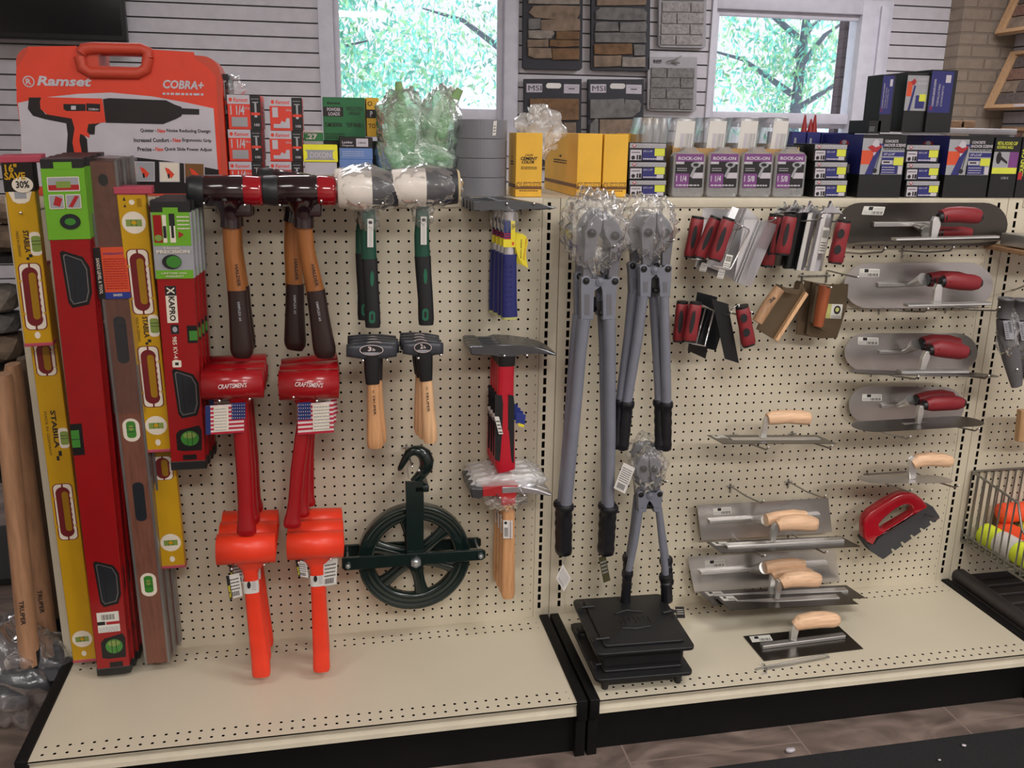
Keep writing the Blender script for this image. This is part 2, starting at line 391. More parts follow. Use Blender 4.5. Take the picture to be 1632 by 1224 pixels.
# ---------------------------------------------------------------- gondola shelving
BE = (168, 160, 143)
DK('beige_metal', BE, .42, k=1.62)
D('peg', BE, .42, k=1.62, kind='peg', ox=.64, oz=ZT-1.18, xr=(2.2, 48.6), zr=(ZT-46, ZT-1.0))
D('deck_beige', BE, .35, k=1.62, kind='deck', ox=.07, xr=(1.6, 49.0))
for nm, sx in (('slot_l', 1.15), ('slot_r', W-1.15)): D(nm, BE, .42, k=1.62, kind='slot', sx=sx, oz=ZT-.8, zr=(ZT-45.3, ZT-.3))
DK('black_trim', (11, 10, 11), .6, k=1.2, spec=.25); DK('black_satin', (20, 20, 21), .5)
DK('rubber_seam', (60, 54, 46), .6)
def bay(x0, label, ends=True, deck=True):
    t = thing('gondola_shelving_bay', label, 'shelving', (x0, 0, ZF), 'pegboard gondola bays'); x1 = x0+W
    MB().box(x0+1.85, x1-1.85, 0, .25, -46.9, -.9, 'peg').build('peg_panel', t)
    MB().box(x0+.03, x0+1.83, -.06, 1.6, ZF, -.02, 'slot_l', .03, 1).build('upright', t)
    MB().box(x1-1.83, x1-.03, -.06, 1.6, ZF, -.02, 'slot_r', .03, 1).build('upright', t)
    MB().box(x0+1.85, x1-1.85, -.16, .3, -.95, -.03, 'beige_metal', .05).build('top_rail', t)
    MB().box(x0+.05, x1-.05, -.1, 24, .0-.04, .0, 'beige_metal').build('top_shelf', t)
    MB().box(x0+1.85, x1-1.85, 23.5, 24, ZF, -.05, 'beige_metal').build('back_panel', t)
    if deck:
        MB().box(x0+1.12, x1-1.12, -16.4, 0, -46.35, -46.2, 'deck_beige').build('deck', t)
        m = MB(); a, b = x0+1.12, x1-1.12
        pr = [(-16.4, -46.2), (-16.4, -46.42), (-16.15, -46.55), (-16.1, -46.9), (-16.3, -47.3), (-16.38, -47.7), (-15.9, -47.7), (-15.9, -46.36)]
        m.poly([(a, y, z) for y, z in pr], (b-a, 0, 0), 'beige_metal').build('deck_lip', t)
        MB().box(x0+.3, x1-.3, -15.3, -15.0, ZF, -46.5, 'black_trim').build('kick_plate', t)
        for e0, e1 in ((x0+.12, x0+1.1), (x1-1.1, x1-.12)):
            MB().box(e0, e1, -16.6, -.1, -48.2, -45.95, 'black_trim', .08).box(e0, e1, -16.2, -15, ZF, -48, 'black_trim', .05).build('end_trim', t)
    return t
bay(-W, 'left pegboard bay with hammers and mallets, beige with black kick plate')
bay(0, 'middle pegboard bay with bolt cutters and trowels, beige with black kick plate')
bay(W, 'right pegboard bay cut by the picture edge, with wire basket', deck=False)
# ---------------------------------------------------------------- face frames and shared shapes
class Fr:
    """a flat face given by three corners; u runs right, v runs up, both 0..1; each print lies a hair above the last"""
    def __init__(s, mb, bl, br, tl, eps=.012):
        s.mb = mb; s.O = V3(bl); s.R = V3(br)-s.O; s.U = V3(tl)-s.O; s.N = s.R.cross(s.U).normalized(); s.e = eps; s.d = eps
    @classmethod
    def px(c, mb, bl, br, tl, Y): return c(mb, at(*bl, Y), at(*br, Y), at(*tl, Y))
    def P(s, u, v, h=0): return s.O+s.R*u+s.U*v+s.N*(s.d+h)
    def nx(s): s.d += s.e*.5
    def poly(s, pts, mat): s.mb.flat([s.P(*p) for p in pts], mat); s.nx()
    def rect(s, a, b, c, d, mat): s.poly([(a, b), (c, b), (c, d), (a, d)], mat)
    def ell(s, u, v, ru, rv, mat, n=20, sc=0, k=0):
        s.poly([(u+ru*(1+sc*math.cos(k*i/n*6.2832))*math.cos(6.2832*i/n), v+rv*(1+sc*math.cos(k*i/n*6.2832))*math.sin(6.2832*i/n)) for i in range(n)], mat)
    def stad(s, a, b, c, d, mat, r=None, n=8, sc=0, k=9):
        """rounded box; sc scallops the long sides"""
        w, h = s.R.length, s.U.length; r = min((c-a)*w, (d-b)*h)/2 if r is None else r; pts = []
        for (cx, cy, a0) in ((c*w-r, b*h+r, -90), (c*w-r, d*h-r, 0), (a*w+r, d*h-r, 90), (a*w+r, b*h+r, 180)):
            for i in range(n+1):
                t = math.radians(a0+90*i/n); pts.append(((cx+r*math.cos(t))/w, (cy+r*math.sin(t))/h))
            if sc and a0 in (0-90, 90):
                y0, y1 = (b*h+r, d*h-r) if a0 == -90 else (d*h-r, b*h+r); xx = c if a0 == -90 else a; sg = 1 if a0 == -90 else -1
                if a0 == -90:
                    for i in range(1, k*6): f = i/(k*6); pts.append((xx-sg*sc*abs(math.sin(f*k*3.1416))/w, (y0+(y1-y0)*f)/h))
        s.poly(pts, mat)
    def text(s, t, a, b, c, d, mat, bold=.012, shear=0, vert=None):
        w, h = s.R.length, s.U.length
        if vert is None: s.mb.text(t, s.P(a, b), s.R, s.U, (c-a)*w, (d-b)*h, mat, bold, shear)
        elif vert == 'down': s.mb.text(t, s.P(a, d), -s.U, s.R, (d-b)*h, (c-a)*w, mat, bold, shear)
        else: s.mb.text(t, s.P(c, b), s.U, -s.R, (d-b)*h, (c-a)*w, mat, bold, shear)
        s.nx()
    def lines(s, a, b, c, d, n, mat, th=.35):
        """rows of fine print too small to read"""
        h = (d-b)/n
        for i in range(n):
            u = a
            while u < c-.01:
                q = u+(c-a)*random.uniform(.06, .16); s.mb.flat([s.P(*p) for p in ((u, b+h*i), (min(q, c), b+h*i), (min(q, c), b+h*(i+th)), (u, b+h*(i+th)))], mat); u = q+(c-a)*.03
        s.nx()
    def bars(s, a, b, c, d, mat, n=12):
        u = a; st = (c-a)/n
        for i in range(n):
            s.mb.flat([s.P(*p) for p in ((u, b), (u+st*(.35+.3*((i*7) % 3)/2), b), (u+st*(.35+.3*((i*7) % 3)/2), d), (u, d))], mat); u += st
        s.nx()
def facepx(mb, x0, y0, x1, y1, Y): return Fr.px(mb, (x0, y1), (x1, y1), (x0, y0), Y)
def bag(mb, c, rx, ry, rz, mat, amp=.25, f=.9, seed=0, n=26, top=0):
    """crumpled film bag round a centre"""
    c = V3(c); rings = []; sd = V3((seed*3.1, seed*7.7, seed))
    for i in range(n+1):
        a = math.pi*(i+.02)/(n+.04); ring = []
        for j in range(n*2):
            b = 2*math.pi*j/(n*2); d = V3((math.sin(a)*math.cos(b), math.sin(a)*math.sin(b), math.cos(a)))
            p = V3((d.x*rx, d.y*ry, d.z*rz))
            k = 1+amp*(abs(noise.noise(p*f+sd))*1.6-.35)+amp*.5*noise.noise(p*f*3+sd)
            ring.append(c+p*k)
        rings.append(ring)
    return mb.loft(rings, mat, True, False)
def tag(mb, px, Y, mat='white_print', ink='ink', lines=5, bar=True, thick=.03):
    """card tag: px = bl, br, tl pixel corners"""
    bl, br, tl = [at(*p, Y) for p in px]; tr_ = br+tl-bl
    mb.poly([bl, br, tr_, tl], (0, thick, 0), mat)
    f = Fr(mb, bl, br, tl); f.lines(.1, .35 if bar else .08, .9, .9, lines, ink)
    if bar: f.bars(.15, .08, .8, .28, ink)
    return f
def hook(tips, Y, label, L=None, rise=1.0, grp='wire peg hooks on the pegboards'):
    if len(tips) == 2 and abs(tips[0][0]-tips[1][0]) > 75:
        b = label.replace('pair of ', '').replace('hooks', 'hook')
        hook([tips[0]], Y, 'left '+b, L, rise, grp); return hook([tips[1]], Y, 'right '+b, L, rise, grp)
    """double wire hook: plate on the board, prongs running out to the tips (photo pixels at depth Y)"""
    P = [at(x, y, Y) for x, y in tips]; c = sum(P, V3())/len(P)
    t = thing('peg_hook', label, 'hook', (c.x, 0, c.z-rise), grp)
    for p in P:
        m = MB(); m.tube([(p.x, -.1, p.z-rise), (p.x, Y*.5, p.z-rise*.75), (p.x, Y+.5, p.z-rise*.3), (p.x, Y+.1, p.z-.05), (p.x, Y, p.z)], .09, 'zinc', 8)
        m.ball(p, .12, 'zinc_bright', 5); m.build('prong', t)
    m = MB(); xs = [p.x for p in P]; z = c.z-rise
    m.tube([(min(xs)-.45, -.16, z), (max(xs)+.45, -.16, z)], .08, 'zinc', 8)
    for x in xs: m.tube([(x, -.14, z+.3), (x, -.14, z-.8)], .08, 'zinc', 8)
    m.build('back_bar', t)
    return t
# shared materials
DK('zinc', (120, 118, 115), .35, .85); DK('zinc_bright', (225, 225, 225), .2, .9, k=1.2)
DK('ink', (28, 26, 28), .6, k=1); DK('white_print', (175, 172, 168), .5, k=1.6); DK('barcode_white', (180, 178, 172), .4, k=1.6)
DK('film_clear', (220, 220, 218), .14, kind='film', dens=.07, gk=.55, g0=.005, ns=16, bump=.35)
DK('film_soft', (205, 202, 198), .2, kind='film', dens=.3, gk=.5, g0=.02, ns=20, bump=.4)
DK('cream', (196, 186, 172), .45, k=1.35); DK('label_red', (150, 30, 34), .4, k=1.3); DK('label_blue', (28, 40, 100), .4); DK('label_yellow', (200, 184, 44), .4, k=1.35); DK('label_orange', (186, 70, 40), .4, k=1.3)
DK('label_green', (50, 130, 60), .4); DK('label_grey', (120, 120, 125), .4); DK('label_purple', (92, 42, 92), .4)
def tag_thing(name, *a, **k): pass

# ---------------------------------------------------------------- simplex style hammers
DK('maroon_paint', (30, 10, 16), .16, coat=.7, k=1.2); DK('rubber_black', (32, 34, 36), .4, k=1.2); DK('red_face', (120, 4, 16), .14, coat=.7, k=1.6)
DK('handle_amber', (128, 78, 38), .35, kind='wood', k=1.4); DK('grip_brown', (38, 24, 22), .35, k=1.3); DK('screw_black', (15, 14, 15), .4)
def simplex(label, dx, dy, tilt, grp='soft-faced hammers with wooden handles'):
    Y = -6.6; X = lambda x: x+dx; Q = lambda y: y+dy
    cx = X(365); c = at(cx, Q(305), Y); t = thing('soft_face_hammer', label, 'hammer', c, grp)
    m = MB(); m.ptube([(X(326), Q(304), 46), (X(328), Q(304), 50), (X(386), Q(304), 50), (X(389), Q(304), 47)], Y, 'maroon_paint', 28)
    m.box(at(X(348), 1, Y).x, at(X(382), 1, Y).x, Y-.75, Y+.75, at(cx, Q(345), Y).z, at(cx, Q(318), Y).z, 'maroon_paint', .2, 3)
    m.ptube([(X(365), Q(318), 62), (X(366), Q(328), 44), (X(367), Q(338), 34), (X(367.5), Q(350), 31), (X(367.5), Q(362), 32)], Y, 'maroon_paint', 20)
    m.ball(at(X(360), Q(319), Y)+V3((0, -1.3, 0)), .28, 'screw_black', 5, (1, .4, 1)); m.build('hammer_head', t)
    m = MB(); m.ptube([(X(300), Q(303), 30), (X(299), Q(303), 42), (X(305), Q(303), 46), (X(322), Q(304), 49), (X(327), Q(304), 46)], Y, 'rubber_black', 24).build('rubber_face', t, label='black rubber face')
    m = MB(); m.ptube([(X(389), Q(304), 47), (X(392), Q(304), 49), (X(413), Q(305), 48), (X(418), Q(305), 45), (X(419), Q(305), 36)], Y, 'red_face', 24).build('plastic_face', t, label='clear dark red plastic face')
    s = tilt
    m = MB(); m.ptube([(X(367.5), Q(358), 26), (X(369.5+s*.3), Q(400), 26), (X(375+s*.8), Q(445), 28), (X(378+s), Q(468), 30)], Y, 'handle_amber', 16, kd=.8)
    m.ptext('HALDER', (X(374+s*.6), Q(422)), (X(379+s*.9), Q(457)), 5, Y-.75, 'ink', .02); h = m.build('wooden_handle', t)
    m = MB(); m.ptube([(X(378+s), Q(462), 30), (X(381+s*1.3), Q(500), 31), (X(384+s*1.6), Q(535), 34), (X(385.5+s*1.8), Q(554), 36), (X(386+s*1.9), Q(562), 34), (X(386+s*1.9), Q(569), 26)], Y, 'grip_brown', 16, kd=.85, e=2.4)
    m.ptext('SIMPLEX 60', (X(378+s), Q(481)), (X(381+s*1.3), Q(512)), 4, Y-.82, 'label_grey', .02); m.build('grip', t)
    return t
a = simplex('soft-faced hammer on the upper left hook, in front, straight wooden handle', 0, 0, 0)
dup(a, (-.05, 3.4, -.2), 'soft-faced hammer on the upper left hook, hidden behind the front one')
a = simplex('soft-faced hammer second along the top row, front one leaning right', 117, 0, 8)
dup(a, (-.6, 3.2, .1), 'soft-faced hammer behind, its grip swinging out left of the front one', (0, math.radians(8.5), 0))
hook([(325, 324), (390, 327)], -8.2, 'double wire hook carrying the first pair of soft-faced hammers', rise=.6)
hook([(446, 327), (512, 320)], -8.2, 'double wire hook carrying the second pair of soft-faced hammers', rise=.6)

# ---------------------------------------------------------------- white and black rubber mallets
DK('rubber_white', (200, 192, 184), .5, k=1.4); DK('rubber_dark', (40, 40, 46), .45, k=1.3); DK('green_shaft', (18, 62, 48), .35, k=1.4); DK('grip_black', (20, 20, 24), .5, k=1.2); DK('inlay_green', (22, 84, 62), .4, k=1.4)
DK('mallet_end', (150, 135, 105), .6)
def rubber_mallet(label, dx, dy, w2, end=False):
    Y = -6.8; X = lambda x: x+dx; Q = lambda y: y+dy
    t = thing('rubber_mallet', label, 'mallet', at(X(592), Q(302), Y), 'white and black rubber mallets in film')
    m = MB(); m.ptube([(X(538), Q(303), 50), (X(541), Q(303), 56), (X(560), Q(303), 60), (X(592), Q(303), 61)], Y, 'rubber_white', 28)
    m.build('white_head_half', t, label='white rubber half')
    m = MB(); m.ptube([(X(592), Q(303), 61), (X(615), Q(302), 59), (X(X and 632+w2), Q(301), 55)], Y, 'rubber_dark', 28)
    m.ptube([(X(632+w2), Q(301), 55), (X(636+w2), Q(301), 50)], Y, 'mallet_end' if end else 'rubber_dark', 28); m.build('black_head_half', t, label='black rubber half')
    m = MB(); m.ptube([(X(588), Q(330), 20), (X(588), Q(350), 22), (X(587), Q(380), 24), (X(588.5), Q(418), 25)], Y, 'green_shaft', 16, kd=.8); m.build('shaft', t)
    m = MB(); m.ptube([(X(588.5), Q(412), 26), (X(590), Q(440), 25), (X(593), Q(480), 24), (X(594), Q(512), 25), (X(594), Q(521), 23)], Y, 'grip_black', 16, kd=.85, e=3)
    f = facepx(m, X(588), Q(425), X(598), Q(520), Y-.62); f.ell(.5, .8, .3, .13, 'inlay_green'); f.stad(.0, .05, 1, .26, 'inlay_green'); f.stad(.3, .1, .7, .21, 'ink'); m.build('grip', t)
    m = MB(); f = facepx(m, X(585.5), Q(349), X(595), Q(394), Y-.68); f.rect(0, 0, 1, 1, 'white_print'); f.ell(.5, .88, .35, .06, 'ink'); f.lines(.25, .05, .75, .75, 14, 'label_grey'); m.build('paper_label', t)
    m = MB(); c = at(X(592), Q(302), Y); bag(m, at(X(587+w2/2), Q(302), Y), 3.15+w2*.03, 2.15, 1.95, 'film_clear', .1, 1.3, dx+1)
    bag(m, at(X(588), Q(346), Y), .95, .9, 1.25, 'film_clear', .35, 1.6, dx+5); m.build('clear_wrap', t)
    m = MB(); tag(m, [(X(605), Q(470)), (X(598), Q(474)), (X(600), Q(445))], Y+.3, 'grip_black', 'label_grey', 4, False); m.build('hang_tag', t)
    return t
a = rubber_mallet('white and black rubber mallet in clear wrap, front one of the left pair', 0, 0, 0)
dup(a, (-.25, 3.0, .1), 'white and black rubber mallet behind, its grip showing left of the front one', (0, math.radians(1.5), 0))
rubber_mallet('white and black rubber mallet in clear wrap beside the brick hammers', 85, -4, 10, True)
hook([(572, 324), (610, 324)], -8.8, 'double wire hook under the left pair of rubber mallets', rise=.5)
hook([(664, 320), (702, 323)], -8.8, 'double wire hook under the right rubber mallet', rise=.5)

# ---------------------------------------------------------------- red dead blow mallets
DK('red_plastic', (138, 12, 20), .28, coat=.3, k=1.3); DK('flag_blue', (22, 34, 78), .4); DK('flag_white', (185, 170, 170), .4, k=1.5); DK('flag_red', (140, 22, 42), .4)
def red_mallet(label, dx, hx0, hx1, hy, spine, tagpx, txt):
    Y = -8.2
    t = thing('dead_blow_mallet', label, 'mallet', at((hx0+hx1)/2, hy, Y), 'red dead blow mallets')
    m = MB(); m.ptube([(hx0+1, hy+2, 38), (hx0-1, hy+2, 45), (hx0+1, hy+2, 48), (hx1-1, hy-1, 48), (hx1+1, hy-1, 45), (hx1-1, hy-1, 38)], Y, 'red_plastic', 32, e=2.2)
    cx = spine[0][0]; m.ptube([(cx, hy+10, 50), (cx, hy+24, 40), (cx, hy+34, 26), (cx, hy+44, 24)], Y, 'red_plastic', 16, kd=.55)
    m.build('mallet_head', t)
    m = MB(); m.ptube([(x, y, w_) for x, y, w_ in spine], Y, 'red_plastic', 16, kd=.75, e=2.6); m.build('handle', t)
    m = MB(); m.ptext("CRAFTSMEN'S", txt[0], txt[1], 8, Y-1.46, 'flag_white', .02, .3); m.build('brand_print', t)
    m = MB(); x0, y0, x1, y1 = tagpx; bl, br, tl, tr_ = (x0, y1+2), (x1, y1-2), (x0-1, y0+2), (x1, y0)
    Yt = Y-.78; A, B, C_ = at(*bl, Yt), at(*br, Yt), at(*tl, Yt)
    m.poly([A, B, B+C_-A, C_], (0, .02, 0), 'flag_white'); f = Fr(m, A, B, C_)
    s0 = spine[0][2]/2; cu = (cx-x0)/(x1-x0)
    f.rect(0, 0, .13 if cu > .5 else .0, 1, 'flag_blue')
    for k in range(7): f.rect(.13 if cu > .5 else 0, k/7*1.0, 1, k/7+.07, 'flag_red')
    f.rect(.22 if cu > .5 else .42, .08, .6 if cu > .5 else .88, .95, 'cream'); f.lines(.24 if cu > .5 else .45, .12, .55 if cu > .5 else .9, .95, 8, 'label_grey')
    u0 = max(0, cu-.2); f.rect(u0, .48, u0+.36, 1.05, 'flag_blue')
    for i in range(6):
        for j in range(5): f.ell(u0+.03+.06*i, .54+.11*j, .011, .02, 'flag_white', 5)
    m.build('flag_sleeve', t, label='paper sleeve printed with stripes and stars')
    return t
a = red_mallet('red dead blow mallet, front of the left stack', 0, 322, 421, 611, [(382, 640, 25), (384, 670, 25), (386, 700, 25), (390, 760, 25), (391.5, 805, 24), (392, 830, 26), (393, 840, 30), (393, 847, 31), (393, 850, 27)], (328, 645, 389, 691), ((348, 620.5), (394, 617)))
dup(a, (.0, 2.6, .0), 'red dead blow mallet, middle of the left stack', (0, math.radians(-.6), 0)); dup(a, (.0, 5.2, .0), 'red dead blow mallet, rearmost of the left stack', (0, math.radians(-1.2), 0))
a = red_mallet('red dead blow mallet, front of the right stack', 120, 444, 540, 612, [(487, 640, 23), (485, 670, 22), (481, 700, 23), (474, 750, 22), (470, 800, 21), (467, 822, 23), (466, 830, 27), (466, 836, 28), (466, 839, 24)], (475, 642, 532, 691), ((470, 616), (515, 618)))
dup(a, (.05, 2.6, .0), 'red dead blow mallet, middle of the right stack', (0, math.radians(-3.0), 0)); dup(a, (.1, 5.2, .0), 'red dead blow mallet, rearmost of the right stack', (0, math.radians(-5), 0))
hook([(350, 639), (398, 636)], -9.6, 'double wire hook under the left stack of red mallets', rise=.6)
hook([(468, 633), (505, 639)], -9.6, 'double wire hook under the right stack of red mallets', rise=.6)

# ---------------------------------------------------------------- orange mallets
DK('orange_plastic', (208, 52, 28), .42, k=1.35, coat=.05)
def orange_mallet(label, hx0, hx1, hy, hw, sp, band, tags):
    Y = -8.2; cx = sp[0][0]
    t = thing('soft_mallet', label, 'mallet', at(cx, hy, Y), 'orange soft mallets')
    m = MB(); m.ptube([(hx0+2, hy+3, hw-8), (hx0, hy+3, hw-3), (hx0+2, hy+3, hw), (hx1-2, hy-1, hw-2), (hx1, hy-1, hw-5), (hx1-2, hy-1, hw-10)], Y, 'orange_plastic', 32, e=2.3)
    m.ptube([(cx, hy+8, 62), (cx, hy+hw/2, 48), (cx, hy+hw/2+10, 28), (cx+.5, hy+hw/2+20, 22)], Y, 'orange_plastic', 16, kd=.5); m.build('mallet_head', t)
    m = MB(); m.ptube(sp, Y, 'orange_plastic', 16, kd=.7, e=3); m.build('handle', t)
    m = MB(); m.ptube([(band[0], band[1], band[2]+2), (band[3], band[4], band[5]+2)], Y, 'white_print', 20, kd=.7, e=3, caps=False)
    f = facepx(m, band[0]-6, band[1], band[0]+10, band[4], Y-.62); f.ell(.2, .5, .18, .3, 'ink'); f.lines(.55, .1, .95, .9, 5, 'label_grey'); m.build('paper_band', t)
    for k, px in enumerate(tags):
        m = MB(); f = tag(m, px, Y-.1-.2*k, 'white_print', 'ink', 4)
        if k == 0: f.rect(0, 0, .24, 1, 'ink'); f.text('TRUPER', .04, .05, .2, .6, 'label_yellow', .02, 0, 'up')
        m.build('hang_tag', t)
    return t
a = orange_mallet('bright orange soft mallet, front of the left stack, handle nearly touching the shelf', 344, 441, 873, 48, [(399, 905, 22), (400.5, 925, 22), (404, 960, 24), (410, 1010, 26), (415, 1050, 28), (416.5, 1070, 29), (416.5, 1075, 27)], (399.5, 923, 22, 401, 942, 23), [[(366, 955), (387, 950), (360, 918)]])
dup(a, (0, 2.7, 0), 'bright orange soft mallet, middle of the left stack', (0, math.radians(.4), 0)); dup(a, (0, 5.4, 0), 'bright orange soft mallet, rearmost of the left stack', (0, 0, 0))
a = orange_mallet('bright orange soft mallet, front of the right stack beside the pulley', 456, 549, 867, 44, [(505, 897, 22), (506, 920, 22), (508, 960, 23), (510, 1010, 24), (512, 1045, 26), (512.5, 1062, 27), (512.5, 1067, 25)], (505.5, 914, 22, 506.5, 931, 22), [[(475, 918), (492, 921), (470.5, 892)], [(514, 935), (536, 931), (516, 893)]])
dup(a, (0, 2.7, 0), 'bright orange soft mallet, middle of the right stack', (0, 0, 0)); dup(a, (-.05, 5.4, 0), 'bright orange soft mallet, rearmost of the right stack', (0, 0, 0))
hook([(369, 907), (421, 900)], -9.4, 'double wire hook under the left stack of orange mallets', rise=.5)
hook([(476, 897), (527, 891)], -9.4, 'double wire hook under the right stack of orange mallets', rise=.5)

# ---------------------------------------------------------------- small sledges
DK('cast_grey', (52, 54, 60), .4, .3, k=1.5); DK('wood_pale', (178, 132, 92), .45, kind='wood', k=1.4); DK('wood_light', (196, 156, 118), .45, kind='wood', k=1.35); DK('sleeve_black', (17, 17, 20), .45)
def sledge(label, x0, x1, y0, y1, col, hd, n, mat, lb):
    Y = -7.0; cx = (x0+x1)/2; t = thing('club_hammer', label, 'hammer', at(cx, (y0+y1)/2, Y), 'club hammers, %s' % n)
    m = MB(); w_ = x1-x0
    sec = [(x0+1, (y1-y0)*.62), (x0, (y1-y0)*.74), (x0+w_*.14, (y1-y0)*.84), (x0+w_*.3, (y1-y0)*.97), (cx, y1-y0), (x0+w_*.7, (y1-y0)*.97), (x0+w_*.86, (y1-y0)*.84), (x1, (y1-y0)*.74), (x1-1, (y1-y0)*.62)]
    m.ptube([(x, (y0+y1)/2+1.5-abs(x-cx)*.02, h) for x, h in sec], Y, 'cast_grey', 16, e=3.4, kd=.7)
    f = facepx(m, cx-lb, (y0+y1)/2-8, cx+lb, (y0+y1)/2+8, Y-.62); f.ell(.5, .5, .5, .52, 'flag_white', 32); f.ell(.5, .5, .47, .46, 'ink', 32)
    f.poly([(.12, .28), (.25, .14), (.5, .07), (.75, .14), (.88, .28)], 'label_grey'); f.text(n[:1], .35, .4, .5, .85, 'flag_white', .03); f.text('lb', .54, .42, .66, .68, 'flag_white', .01); m.build('hammer_head', t)
    m = MB(); m.ptube([(q[0], q[1], q[2]) for q in col], Y, 'sleeve_black', 16, e=3, kd=.75); m.build('neck_sleeve', t)
    m = MB(); m.ptube(hd, Y, mat, 16, kd=.75, e=2.5); c = hd[1]; m.ptext('= TRUPER', (c[0]-2, c[1]+2), (c[0]+1, c[1]+42), 3.6, Y-.62, 'ink', .02); m.build('wooden_handle', t)
    return t
a = sledge('3 lb club hammer, front of the left stack, ash handle', 552, 632, 545, 571, [(593, 564, 27), (593, 590, 25), (594, 611, 22)], [(594.5, 608, 18), (595, 620, 19), (596, 660, 22), (597.5, 695, 26), (598, 708, 26), (598, 713, 22)], '3 lb', 'wood_pale', 19)
for k, (dx, an) in enumerate(((.3, -.5), (.3, 1), (.2, 0))): dup(a, (dx, 1.15*(k+1), .06), '3 lb club hammer, %s in the left stack' % ('second', 'third', 'rearmost')[k], (0, math.radians(an), 0))
a = sledge('2 lb club hammer, front of the right stack, pale handle', 642, 706, 542, 566, [(676, 560, 27), (677, 585, 25), (679, 606, 20)], [(679.5, 602, 17), (680.5, 615, 18), (682.5, 650, 20), (685, 685, 23), (685.5, 700, 23), (685.5, 705, 19)], '2 lb', 'wood_light', 14)
for k, (dx, an) in enumerate(((-.1, 1.6), (-.1, 3.0), (0, 3.5))): dup(a, (dx, 1.15*(k+1), .06), '2 lb club hammer, %s in the right stack' % ('second', 'third', 'rearmost')[k], (0, math.radians(an), 0))
hook([(578.5, 575), (617, 574)], -8.4, 'double wire hook under the 3 lb club hammers', rise=.5)
hook([(667, 571), (703, 566)], -8.4, 'double wire hook under the 2 lb club hammers', rise=.5)

# ---------------------------------------------------------------- gin block pulley
DK('pulley_green', (13, 27, 25), .22, coat=.4, k=1.3); DK('bolt_steel', (170, 175, 178), .3, .9)
Y = -3.2; t = thing('well_wheel_pulley', 'dark green cast iron pulley wheel with hook and crossbar', 'pulley', at(660, 887, Y))
C0 = at(660, 886, Y); R0 = 89/ppi(C0)
def ringpt(a, r, y=0): return C0+V3((r*math.cos(a), y, r*math.sin(a)))
m = MB()
prof = [(R0*.72, -.32), (R0*.76, -.5), (R0*.85, -.5), (R0*.88, -.42), (R0*.93, -.62), (R0*.99, -.72), (R0, -.6), (R0, .6), (R0*.99, .72), (R0*.93, .55), (R0*.85, .5), (R0*.72, .32)]
n = 72; rings = [[ringpt(2*math.pi*i/n, r, y) for r, y in prof] for i in range(n+1)]
m.loft(rings, 'pulley_green', True, False)
for k in range(6):
    a = math.radians(-80-60*k); q = [ringpt(a, R0*(.1+.7*i/5)) for i in range(6)]
    m.tube(q, [.9, .72, .62, .6, .7, 1.0], 'pulley_green', 12, [.35]*6, 2.6)
    m.tube([p+V3((0, -.3, 0)) for p in q], .13, 'pulley_green', 8)
m.tube([C0+V3((0, -1, 0)), C0+V3((0, 1, 0))], 1.1, 'pulley_green', 20, B=(0, 0, 1)); m.build('grooved_wheel', t)
m = MB(); m.ppoly([(646, 768), (675, 768), (675.5, 800), (675, 900), (670, 911), (655, 911), (649, 903), (647, 800)], Y-1.35, .28, 'pulley_green', .06)
m.box(at(647, 1, Y).x, at(674, 1, Y).x, Y-1.35, Y+1.2, at(660, 778, Y).z, at(660, 767, Y).z, 'pulley_green', .15, 3); m.build('frame_strap', t)
for (y, d) in ((Y-1.75, 0), (Y+1.1, 1)):
    m = MB(); pts = [(545, 891), (550, 889.5), (769, 876.5), (774, 879), (774, 889), (769, 893), (550, 910), (545, 906)]
    m.poly([at(a, b, Y-1.75)+V3((0, (y-Y+1.75), 0)) for a, b in pts], (0, .3, 0), 'pulley_green', .06); m.build('crossbar', t)
m = MB()
for (px_, py_, r) in ((662.7, 896, .55), (554.7, 901.4, .28), (766, 885.5, .28)):
    p = at(px_, py_, Y-1.8); m.tube([p+V3((0, 3.3, 0)), p+V3((0, -.1, 0))], r*.5, 'bolt_steel', 10, B=(0, 0, 1)); m.tube([p, p+V3((0, -.25, 0))], r, 'bolt_steel', 6, B=(0, 0, 1), smooth=False); m.ball(p+V3((0, -.25, 0)), r*.55, 'bolt_steel', 5, (1, .6, 1))
m.build('bolts', t)
m = MB(); m.ptube([(660, 768, 15), (665, 762, 15), (673, 754, 18), (679, 745, 22), (680, 734, 24), (676, 724, 23), (668, 718.5, 20), (659, 718, 16), (651.5, 722, 14), (646, 731, 12), (641, 740, 10), (637, 747, 8), (635, 750, 3)], Y, 'pulley_green', 16); hk = m.build('swivel_hook', t)
m = MB(); m.ptube([(651, 762, 1.6), (649, 745, 1.6), (655, 738, 1.6)], Y-.3, 'bolt_steel', 6); m.ball(at(667.5, 750, Y-.9), .16, 'bolt_steel', 5); m.build('safety_latch', t)
hook([(657, 744)], -6.5, 'single wire hook carrying the green pulley wheel', rise=.2)

